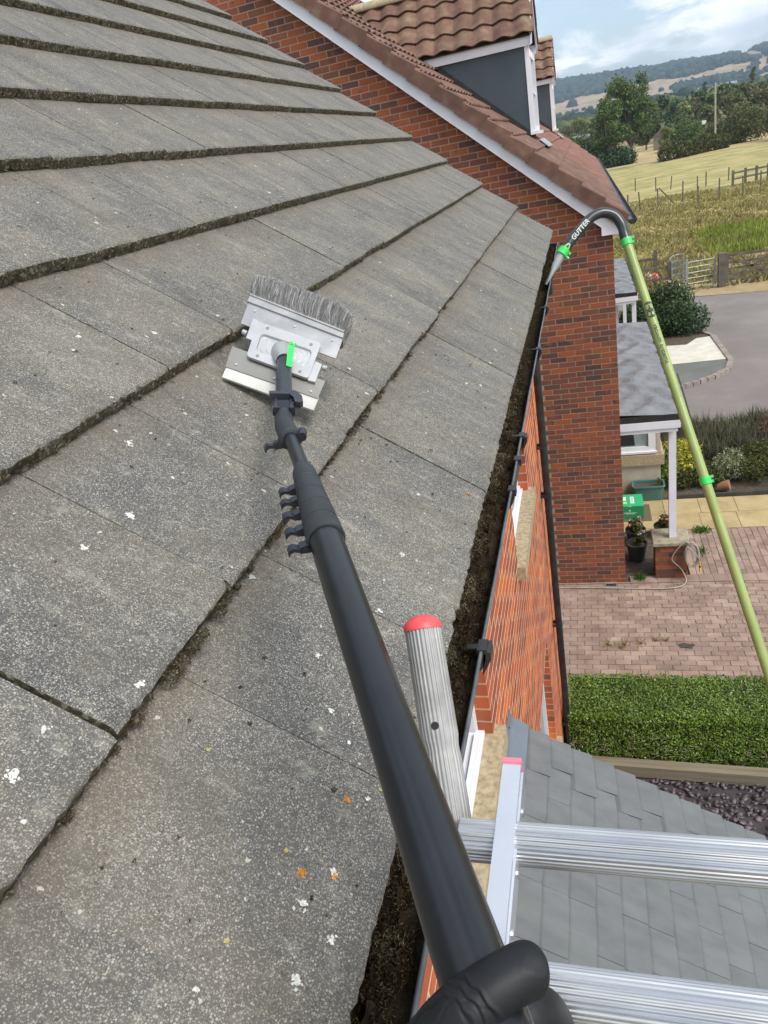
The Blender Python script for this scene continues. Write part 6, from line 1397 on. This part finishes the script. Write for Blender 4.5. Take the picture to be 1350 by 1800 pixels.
# angle joint
j0, j1 = q1, KN[4]; jd = (j1 - j0).normalized(); jv = -((j0 + j1) / 2).normalized(); jv = (jv - jd * jv.dot(jd)).normalized(); jl = jd.cross(jv).normalized(); jl = jl if (Rw @ jl).x > 0 else -jl
def J(a, v, c): return j0 + jl * a + jv * v + jd * c
b = MB(); L_ = (j1 - j0).length; b.tube([j0 - jd * .01, j0 + jd * .02, j0 + jd * .05], [.0145, .0150, .0135], 24); part('joint_base', b, rub, pole, 40)
for s_ in (-1, 1):
    b = MB(); b.prism([(-.002, -.014), (.07, -.012), (.085, -.006), (.085, .008), (.07, .014), (-.002, .014)], lambda c, v, a, s_=s_: J(s_ * .0125 + (a - .0025), v + .004, .035 + c), .005); part('joint_cheek', b, nyl, pole, 30)
b = MB()
for k in range(5): b.tube([J(-.011, .012, .05 + k * .008), J(.011, .012, .05 + k * .008)], .0036, 8)
part('joint_teeth', b, nyl, pole, 40)
b = MB(); b.tube([J(-.018, .004, .066), J(.018, .004, .066)], .0105, 18); part('joint_pivot', b, nyl, pole, 40)
b = MB(); b.prism([(-.024, .105), (.020, .108), (.030, .080), (.031, .050), (.026, .042), (.018, .046), (.016, .072), (.010, .088), (-.022, .090)], lambda a, c, v: J(a, .014 + v, c), .010); part('locking_lever', b, nyl, pole, 30)
b = MB(); b.tube([J(0, 0, .09), J(0, 0, .12), J(0, 0, .13)], [.0155, .0160, .0130], 24); part('joint_collar', b, rub, pole, 40)
# brush and scraper head in its own frame
HO = Vector((-.615, 1.3858, -.3219)); E1 = Vector((.8936, -.1197, -.4327)).normalized(); E2 = Vector((.32, .8458, .4269)).normalized(); EN = E1.cross(E2).normalized()
if EN.dot(HO) > 0: EN = -EN
def HP(a, b_, c=0.): return HO + E1 * a + E2 * b_ + EN * c
stl = simple('brushed stainless plate', [(.3, (.36, .36, .36)), (.55, (.47, .47, .47)), (.8, (.58, .58, .59))], 9, 8, rough=.38, metal=.8, rvar=.3, nrough=.7)
stl2 = simple('dark stainless plate', ramp2((.22, .215, .20), (.30, .295, .275)), 12, 8, rough=.45, metal=.6)
cast = simple('cast aluminium plate', ramp2((.40, .41, .42), (.52, .53, .54)), 14, 7, rough=.45, metal=.55, bump=.08, bscale=200)
blw = simple('worn white nylon blade', ramp2((.42, .41, .385), (.60, .59, .56)), 14, 7, rough=.6)
head = thing('roof_scraper_head', 'metal roof cleaning head with wire brush, steel plates and white scraper blade', 'brush', (0, 0, 0))
def plate(name, pts, c0, c1, mat, sm=None, parent=head):
    b = MB(); b.prism(pts, lambda a, q, c: HP(a, q, c0 + c), c1 - c0); return part(name, b, mat, parent, sm)
plate('back_plate', [(-.1526, .104), (.0802, .106), (.0922, .0484), (-.1352, .0421)], -.004, -.0015, stl)
b = MB(); b.prism([(-.1579, .1231), (.0757, .1215), (.0812, .1040), (-.1535, .1020)], lambda a, q, c: HP(a, q, -.030 + c), .033); part('brush_channel', b, stl, head)
plate('channel_lip', [(-.1579, .1235), (.0757, .1219), (.0772, .1172), (-.1566, .1186)], .003, .006, stl)
def rquad(P, r, n=4):
    out = []; P = [Vector(p) for p in P]
    for i in range(4):
        a, b_, c = P[i - 1], P[i], P[(i + 1) % 4]; u = (a - b_).normalized(); v = (c - b_).normalized(); p0, p1 = b_ + u * r, b_ + v * r
        for k in range(n + 1): t = k / n; out.append(tuple((1 - t) ** 2 * p0 + 2 * t * (1 - t) * b_ + t * t * p1))
    return out
outer = rquad([(-.1001, .0571), (.0492, .0652), (.0704, -.0317), (-.0729, -.0374)], .009); inner = rquad([(-.0769, .032), (.0433, .0390), (.053, -.0100), (-.0643, -.0159)], .012)
b = MB(); n = len(outer); V = [HP(x, y, .008) for x, y in outer] + [HP(x, y, .008) for x, y in inner] + [HP(x * .97 - .0003, y * .92, .0035) for x, y in inner] + [HP(x, y, .0005) for x, y in outer]
F = [(i, (i + 1) % n, n + (i + 1) % n, n + i) for i in range(n)] + [(n + i, n + (i + 1) % n, 2 * n + (i + 1) % n, 2 * n + i) for i in range(n)] + [tuple(range(2 * n, 3 * n))] + [(3 * n + i, 3 * n + (i + 1) % n, (i + 1) % n, i) for i in range(n)] + [tuple(range(3 * n, 4 * n))[::-1]]
b.add(V, F); cpl = part('centre_plate', b, cast, head)
for k in range(4):
    s_ = .86 - k * .2; ring = [((x + .0105) * s_ - .0105, (y - .011) * s_ + .011) for x, y in inner]; bb = MB()
    for i in range(0, n): a_, c_ = ring[i], ring[(i + 1) % n]; bb.tube([HP(*a_, .0036), HP(*c_, .0036)], .0006, 4, caps=False)
    part('groove', bb, stl, cpl)
plate('side_bracket', [(-.1149, .0617), (-.1002, .0603), (-.0840, .006), (-.1002, .0063)], -.006, .006, cast); plate('side_bracket', [(.0600, .0186), (.0762, .0177), (.0850, -.0304), (.0690, -.0330)], -.006, .004, cast)
plate('scraper_plate', [(-.1193, -.0205), (-.0796, -.0187), (-.070, -.012), (.068, -.010), (.0822, -.0142), (.0997, -.0134), (.1067, -.0604), (-.1035, -.0742)], -.006, -.0035, stl2)
plate('scraper_blade', [(-.1040, -.066), (.1062, -.054), (.1124, -.0891), (-.0964, -.0996)], -.012, -.0062, blw)
for x, y, z in [(-.1256, .086, -.0015), (-.0274, .0867, -.0015), (.0638, .0893, -.0015), (-.0854, -.0599, -.0035), (.0028, -.0557, -.0035), (.0865, -.0515, -.0035)]:
    b = MB(); b.tube([HP(x, y, z), HP(x, y, z + .0025)], [.0034, .0026], 12); part('screw', b, cast, head, 50)
for x, y in [(-.0721, .0492), (.032, .0515), (-.0526, -.0273), (.0463, -.0234)]:
    b = MB(); b.tube([HP(x, y, .0079), HP(x, y, .0086)], .0038, 14); part('socket_screw', b, stl2, head)
for x, y, s_ in ((-.108, .0215, -1), (.0805, .0137, 1)):
    b = MB(); b.tube([HP(x, y, 0), HP(x + s_ * .010, y, .001)], [.0062, .0058], 16); part('pivot_bolt', b, cast, head, 50)
# socket, ferrule, green lever
F0, F1 = rayp(500, 634, 1.452), rayp(499, 654, 1.395)
S0 = HP(-.0165, .0105, .004); b = MB(); b.tube([S0, S0.lerp(F0, .35), S0.lerp(F0, .75), F0], [.0215, .0205, .0165, .0145], 24); part('socket', b, cast, head, 60)
b = MB(); b.tube([F0, F1, J(0, 0, .128)], [.0150, .0150, .0150], 28); part('ferrule', b, nyl, head, 50)
fdr = (F1 - F0).normalized(); b = MB(); b.tube([F0 + fdr * .004, F0 + fdr * .009], .0165, 28); part('ferrule_ring', b, rub, head, 50)
lvw = [rayp(512, 608, 1.432), rayp(512, 614, 1.418), rayp(510, 624, 1.405), rayp(509, 636, 1.388), rayp(508, 645, 1.378)]
b = MB(); lv_ = [tuple(((p_ - HO).dot(E1), (p_ - HO).dot(E2), (p_ - HO).dot(EN))) for p_ in lvw]; wv = .0062
ex = Vector((1, .05, 0)).normalized()
for i in range(len(lv_) - 1):
    a_, c_ = lv_[i], lv_[i + 1]; V = []
    for (x, y, z) in (a_, c_):
        for s_ in (-1, 1):
            for h in (-.002, .002): V.append(HP(x + ex.x * wv * s_, y + ex.y * wv * s_, z + h))
    b.add(V, [(0, 1, 3, 2), (4, 6, 7, 5), (0, 4, 5, 1), (2, 3, 7, 6), (1, 5, 7, 3), (0, 2, 6, 4)])
a0_ = lv_[0]
for s_ in (-1, 1): b.tube([HP(a0_[0] + s_ * .0042, a0_[1], a0_[2]), HP(a0_[0] + s_ * .0046, a0_[1] + .009, a0_[2])], .0028, 8)
part('green_lever', b, gpl, head, 30)
# wire bristles
rg = np.random.default_rng(2); n = 95000; a = rg.uniform(0, 1, n); dp_ = rg.uniform(0, 1, n)
lx = -.1545 + a * .2275; ly = .118 + a * -.0012 - dp_ * .004; lz = .002 - dp_ * .050
B = np.array([HP(x, y, z) for x, y, z in zip(lx, ly, lz)])
fl_a = (a - .5) * 2; dirv = np.array([tuple(E1 * (float(f) * .06 - .12 + rg.normal() * .11) + E2 * (.95 + rg.normal() * .04) + EN * (.72 - float(d_) * .15 + rg.normal() * .05)) for f, d_ in zip(fl_a, dp_)]); dirv /= np.linalg.norm(dirv, axis=1)[:, None]
Lb = .066 * (.95 + .08 * rg.uniform(0, 1, n) ** 3) * (1 - .20 * np.abs(fl_a) ** 5) * (.80 + .20 * np.sin(np.pi * np.clip(dp_, 0, 1)) ** .6); s = np.cross(dirv, rg.normal(size=(n, 3))); s /= np.linalg.norm(s, axis=1)[:, None]; hw_ = .00030
cv = rg.normal(0, .0028, (n, 3)); mid = B + dirv * (Lb * .5)[:, None] + cv; tip = B + dirv * Lb[:, None]
V = np.stack([B - s * hw_, B + s * hw_, mid + s * hw_, mid - s * hw_, tip + s * hw_, tip - s * hw_], 1).reshape(-1, 3); i0 = np.arange(n)[:, None] * 6
F = np.concatenate([i0 + np.array([[0, 1, 2, 3]]), i0 + np.array([[3, 2, 4, 5]])]); wire = foliage_mat('steel wire bristle', [(0, (.15, .15, .15)), (.45, (.34, .34, .335)), (.8, (.60, .60, .59)), (1, (.92, .92, .91))], .45, .1, .6)
link('bristles', fast_mesh('bristles', V, F, wire), head, kind='stuff')

# ================================================================== GUTTER VACUUM POLE
vac = thing('gutter_vacuum_pole', 'green gutter vacuum pole with hooked black tube reaching into the gutter', 'vacuum pole', (0, 0, 0))
olv = simple('satin green tube', ramp2((.24, .31, .095), (.31, .38, .13)), 5, rough=.40, spec=.45, rvar=.15, bump=.03, bscale=60)
blt = simple('black hook tube', ramp2((.020, .024, .026), (.035, .040, .044)), 6, rough=.30)
T0 = Vector((.2289, 4.7887, -.6282)); T1 = rayp(1350, 1180, 3.95); td = (T1 - T0).normalized(); TL = (T1 - T0).length
hk = [Vector(p) for p in [(-.1243, 4.6949, -.6471), (-.0675, 4.7429, -.5896), (-.0078, 4.7886, -.5388), (.0446, 4.8263, -.4991), (.1119, 4.8537, -.4870), (.1771, 4.8619, -.5150), (.2166, 4.8356, -.5731), (.2289, 4.7887, -.6282)]]
hk = [hk[0] - (hk[1] - hk[0]) * .25] + hk + [T0 + td * .06]
b = MB(); b.tube(smooth_path(hk, 8), .0300, 28); ht = part('hook_tube', b, blt, vac, 60)
cuts = [.02, .22, 1.15, 1.95, 3.0, 3.9]
def tpos(py):
    lo, hi = 0., 4.
    for _ in range(40):
        m_ = (lo + hi) / 2; c_ = Rw @ (T0 + td * m_); y_ = 900 - 1252.98 * c_.y / -c_.z
        if y_ < py: lo = m_
        else: hi = m_
    return lo
cuts = [.02] + [tpos(y_) for y_ in (470, 700, 905, 1180)] + [tpos(1180) + .9]
for i in range(5):
    a_, c_ = T0 + td * (cuts[i]), T0 + td * (cuts[i + 1]); r = .0262 + i * .0004; b = MB(); b.tube([a_, a_ + td * .004, c_], [r * .97, r, r], 32); part('tube_section', b, olv, vac, 60)
def clamp(c, d, r, name='clamp_collar'):
    b = MB(); b.tube([c - d * .024, c - d * .021, c + d * .021, c + d * .024], [r, r + .005, r + .005, r], 32)
    l = d.cross(c.normalized()).normalized(); l = l if (Rw @ l).x > 0 else -l
    for k in (-.012, .014): b.tube([c + d * k + l * (r - .005), c + d * k + l * (r + .015)], .009, 12)
    o = part(name, b, gpl, vac, 40); q = MB()
    for k in (-.012,): q.tube([c + d * k + l * (r + .014), c + d * k + l * (r + .021)], .0075, 10)
    part('clamp_screw', q, cast, o); return o
hd0 = (hk[2] - hk[1]).normalized(); clamp(hk[0] + hd0 * .01, hd0, .029); clamp(T0 + td * .045, td, .0275)
clamp(T0 + td * tpos(845), td, .0280)
nz = simple('pale grey nozzle', ramp2((.34, .36, .38), (.46, .48, .50)), 9, rough=.4, metal=.2)
N0 = hk[0] - hd0 * .005; N3 = Vector((-.245, 4.625, -.822))
def ell(parts_, name, mat):
    """loft of ellipses: (centre, radius across, radius thin)"""
    mb = MB(); n = 20; V = []
    for i, (c, ra, rb) in enumerate(parts_):
        d = (parts_[min(i + 1, len(parts_) - 1)][0] - parts_[max(i - 1, 0)][0]).normalized(); u = Vector((0, 1, 0)); u = (u - d * u.dot(d)).normalized(); w_ = d.cross(u)
        V += [c + u * ra * cos(2 * pi * k / n) + w_ * rb * sin(2 * pi * k / n) for k in range(n)]
    F = [(i * n + k, i * n + (k + 1) % n, (i + 1) * n + (k + 1) % n, (i + 1) * n + k) for i in range(len(parts_) - 1) for k in range(n)] + [tuple(range(n))[::-1], tuple((len(parts_) - 1) * n + k for k in range(n))]
    mb.add(V, F); return part(name, mb, mat, vac, 60)
ell([(N0, .026, .026), (N0.lerp(N3, .38), .026, .024), (N0.lerp(N3, .55), .029, .015), (N0.lerp(N3, .80), .030, .012), (N3, .029, .010)], 'nozzle', nz)
# lettering printed on the tubes
def text_on(parent, txt, size, p, along, outw, r, mat, name, shear=0., lift=.0006):
    cu = bpy.data.curves.new('t', 'FONT'); cu.body = txt; cu.size = size; cu.align_x = 'CENTER'; cu.align_y = 'CENTER'; cu.shear = shear; cu.offset = size * .008; cu.resolution_u = 3
    ob = bpy.data.objects.new('t', cu); COL.objects.link(ob); bpy.context.view_layer.update(); me = bpy.data.meshes.new_from_object(ob.evaluated_get(bpy.context.evaluated_depsgraph_get()))
    bpy.data.objects.remove(ob); bpy.data.curves.remove(cu)
    side = outw.cross(along).normalized()
    for v in me.vertices:
        a, h = v.co.x, v.co.y; an = h / r; v.co = p + along * a + outw * cos(an) * (r + lift) + side * sin(an) * (r + lift)
    me.materials.clear(); me.materials.append(mat); me.name = name; return link(name, me, parent)
def outward(p, d): v = -p.normalized(); return (v - d * v.dot(d)).normalized()
ink = simple('white ink', ramp2((.66, .68, .68), (.74, .75, .75))); inkd = simple('dark ink', ramp2((.03, .04, .03), (.05, .06, .045))); inkg = simple('lime ink', ramp2((.25, .60, .06), (.3, .66, .09)))
hm_ = (hk[2] + hk[3]) / 2; hd_ = (hk[4] - hk[1]).normalized(); tq = hk[2].lerp(hk[3], .55); text_on(ht, 'GUTTER', .040, tq, hd_, outward(tq, hd_), .0310, ink, 'lettering', .15, .002)
def disc_mark(parent, p, along, outw, r, R, mat, name, a0=0, a1=2 * pi, Rin=0., lift=.0005, n=20):
    side = outw.cross(along).normalized(); V = []; 
    for i in range(n + 1):
        t = a0 + (a1 - a0) * i / n
        for rr_2 in (Rin, R): a, h = rr_2 * cos(t), rr_2 * sin(t); an = h / r; V.append(p + along * a + outw * cos(an) * (r + lift) + side * sin(an) * (r + lift))
    b = MB(); b.add(V, [(i * 2, i * 2 + 1, i * 2 + 3, i * 2 + 2) for i in range(n)]); return part(name, b, mat, parent)
lg = hk[1].lerp(hk[2], .15); disc_mark(ht, lg, hd_, outward(lg, hd_), .0312, .017, inkg, 'logo_ring', .5, 5.9, .009); disc_mark(ht, lg + hd_ * .012, hd_, outward(lg, hd_), .0312, .011, ink, 'logo_mark', -1.2, 1.9, .006, .0008)
tv = T0 + td * tpos(600); ov = outward(tv, td); sd_ = ov.cross(td).normalized(); ov2 = (ov * cos(.25) + sd_ * sin(.25) * (1 if (Rw @ sd_).x > 0 else -1)).normalized()
text_on(vac, 'vacuum systems', .038, T0 + td * tpos(606), td, ov2, .0276, inkd, 'lettering')
lp = T0 + td * tpos(541); disc_mark(vac, lp, td, ov2, .0275, .030, inkd, 'logo_disc', 0, 2 * pi, .0); disc_mark(vac, lp + td * .045, td, ov2, .0275, .026, inkd, 'logo_disc', 0, 2 * pi, .0); disc_mark(vac, lp + td * .0, td, ov2, .0277, .013, simple('olive ink', ramp2((.25, .33, .13), (.3, .38, .16))), 'logo_mark', .6, 5.2, .008, .0009)
# thin cable behind the tube
b = MB(); of = view_side(T0 + td, td); of = of if (Rw @ of).x > 0 else -of
b.tube([T0 + td * t_ + of * (.027 + .010 * sin((t_ - .6) * 5)) - ov * .012 for t_ in np.linspace(tpos(660), tpos(740), 14)], .0045, 6); part('cable', b, M['black'], vac, 60)

# ================================================================== GLOVED HAND
glv, gt_ = newmat('black nitrile glove', .58, 0, .35)
gp_ = gt_.pos(); gt_.l(gt_.ramp(gt_.noise(gp_, 60, 5), ramp2((.007, .008, .010), (.013, .0145, .017))), gt_.p.inputs['Base Color'])
hgt = gt_.math('ADD', gt_.math('MULTIPLY', gt_.noise(gt_.pos((1, 1, 1)), 38, 3, .5, .8), .55), gt_.math('MULTIPLY', gt_.noise(gp_, 700, 2), .10)); gt_.bump(hgt, .22, .004)
def rayp(px, py, d):
    v = Rw.transposed() @ Vector(((px - 675) / 1252.98, -(py - 900) / 1252.98, -1)); return v * d
person = thing('person', 'black rubber gloved hand gripping the black telescopic pole', 'person', (0, 0, 0))
def skin_chain(name, chains, mat, parent, level=3, creases=()):
    """one continuous surface grown from joint chains [(points, radii)]; every chain starts at joint 0 of the first"""
    me = bpy.data.meshes.new(name); V = []; E = []; R = []
    for ci, (pts, rad) in enumerate(chains):
        prev = None
        for i, (p, r) in enumerate(zip(pts, rad)):
            if ci and i == 0: prev = 0 if isinstance(p, str) else p if isinstance(p, int) else None
            if isinstance(p, int): prev = p; continue
            V.append(tuple(p)); R.append(r); idx = len(V) - 1
            if prev is not None: E.append((prev, idx))
            prev = idx
    me.from_pydata(V, E, []); ob = bpy.data.objects.new(name, me); COL.objects.link(ob)
    m = ob.modifiers.new('s', 'SKIN'); m.use_smooth_shade = True
    for i, r in enumerate(R): me.skin_vertices[0].data[i].radius = (r, r); me.skin_vertices[0].data[i].use_root = (i == 0)
    s = ob.modifiers.new('d', 'SUBSURF'); s.levels = level; s.render_levels = level
    bpy.context.view_layer.update(); me2 = bpy.data.meshes.new_from_object(ob.evaluated_get(bpy.context.evaluated_depsgraph_get())); bpy.data.objects.remove(ob)
    me2.materials.clear(); me2.materials.append(mat); me2.name = name
    no = [v.normal.copy() for v in me2.vertices]
    for (c, R0_, w_, dep, reach) in creases:
        c = Vector(c)
        for v, nn__ in zip(me2.vertices, no):
            q = v.co - c; L_q = q.length
            if L_q > reach: continue
            t = L_q - R0_ + .0016 * sin(q.dot(Vector((.3, .5, .8))) * 230) + .0008 * sin(q.dot(Vector((.9, -.3, .2))) * 610)
            fade = max(0., 1 - (L_q / reach) ** 4) * (.65 + .35 * sin(q.y * 120 + R0_ * 900))
            v.co -= nn__ * dep * (math.exp(-(t / w_) ** 2) - .6 * math.exp(-((t - 2.4 * w_) / (1.5 * w_)) ** 2)) * fade
    me2.polygons.foreach_set('use_smooth', [True] * len(me2.polygons)); me2.update()
    return link(name, me2, parent)
palm = [rayp(690, 2150, .47), rayp(690, 2020, .425), rayp(742, 1908, .392)]
wrist = [0, rayp(540, 2330, .43), rayp(420, 2700, .40)]
thumb = [1, rayp(754, 1860, .380), rayp(802, 1797, .375), rayp(850, 1750, .373), rayp(893, 1720, .377), rayp(927, 1703, .381), rayp(950, 1702, .385)]
idx_ = [0, rayp(700, 2060, .50), rayp(800, 2010, .530), rayp(900, 1945, .525), rayp(965, 1870, .490), rayp(962, 1808, .440), rayp(925, 1790, .415)]
idx_ = [0, rayp(760, 2060, .505), rayp(870, 1990, .520), rayp(962, 1880, .490), rayp(965, 1800, .445), rayp(938, 1776, .425), rayp(900, 1790, .408)]
mid_ = [0, rayp(720, 2190, .52), rayp(860, 2120, .53), rayp(955, 2030, .50), rayp(962, 1950, .445), rayp(905, 1925, .410)]
rng_ = [0, rayp(680, 2330, .52), rayp(820, 2260, .53), rayp(920, 2170, .50), rayp(930, 2090, .445), rayp(870, 2060, .415)]
cr_ = []
tdv = (thumb[3] - thumb[2]).normalized()
cc_ = rayp(738, 1856, .352)
cr_ = [(cc_, .0400, .0010, .0013, .060), (cc_, .0335, .0009, .0010, .055), (cc_, .0270, .0008, .0009, .050), (rayp(985, 1700, .352), .0230, .0009, .0006, .034), (rayp(820, 1870, .352), .0240, .0008, .0009, .040)]
skin_chain('hand', [(palm, [.044, .032, .0225]), (thumb, [0, .0198, .0184, .0160, .0146, .0156, .0140]), (idx_, [0, .0150, .0145, .0160, .0185, .0185, .0130]), (mid_, [0, .0150, .0140, .0145, .0160, .0115]), (rng_, [0, .014, .013, .0135, .0145, .010]), (wrist, [0, .036, .042])], glv, person, 5, cr_)

# ================================================================== put every empty at the base of its thing
bpy.context.view_layer.update()
for o in [o for o in SC.objects if o.type == 'EMPTY' and o.parent is None and o.location.length < 1e-6]:
    pts = []
    for ch in o.children:
        if ch.type == 'MESH' and len(ch.data.vertices):
            mw = ch.matrix_world; bb_ = [mw @ Vector(c) for c in ch.bound_box]; pts += bb_
    if not pts: continue
    lo = Vector([min(p[i] for p in pts) for i in range(3)]); hi = Vector([max(p[i] for p in pts) for i in range(3)])
    base = Vector(((lo.x + hi.x) / 2, (lo.y + hi.y) / 2, lo.z)); o.location = base
    for ch in o.children: ch.matrix_parent_inverse = Matrix.Translation(-base)
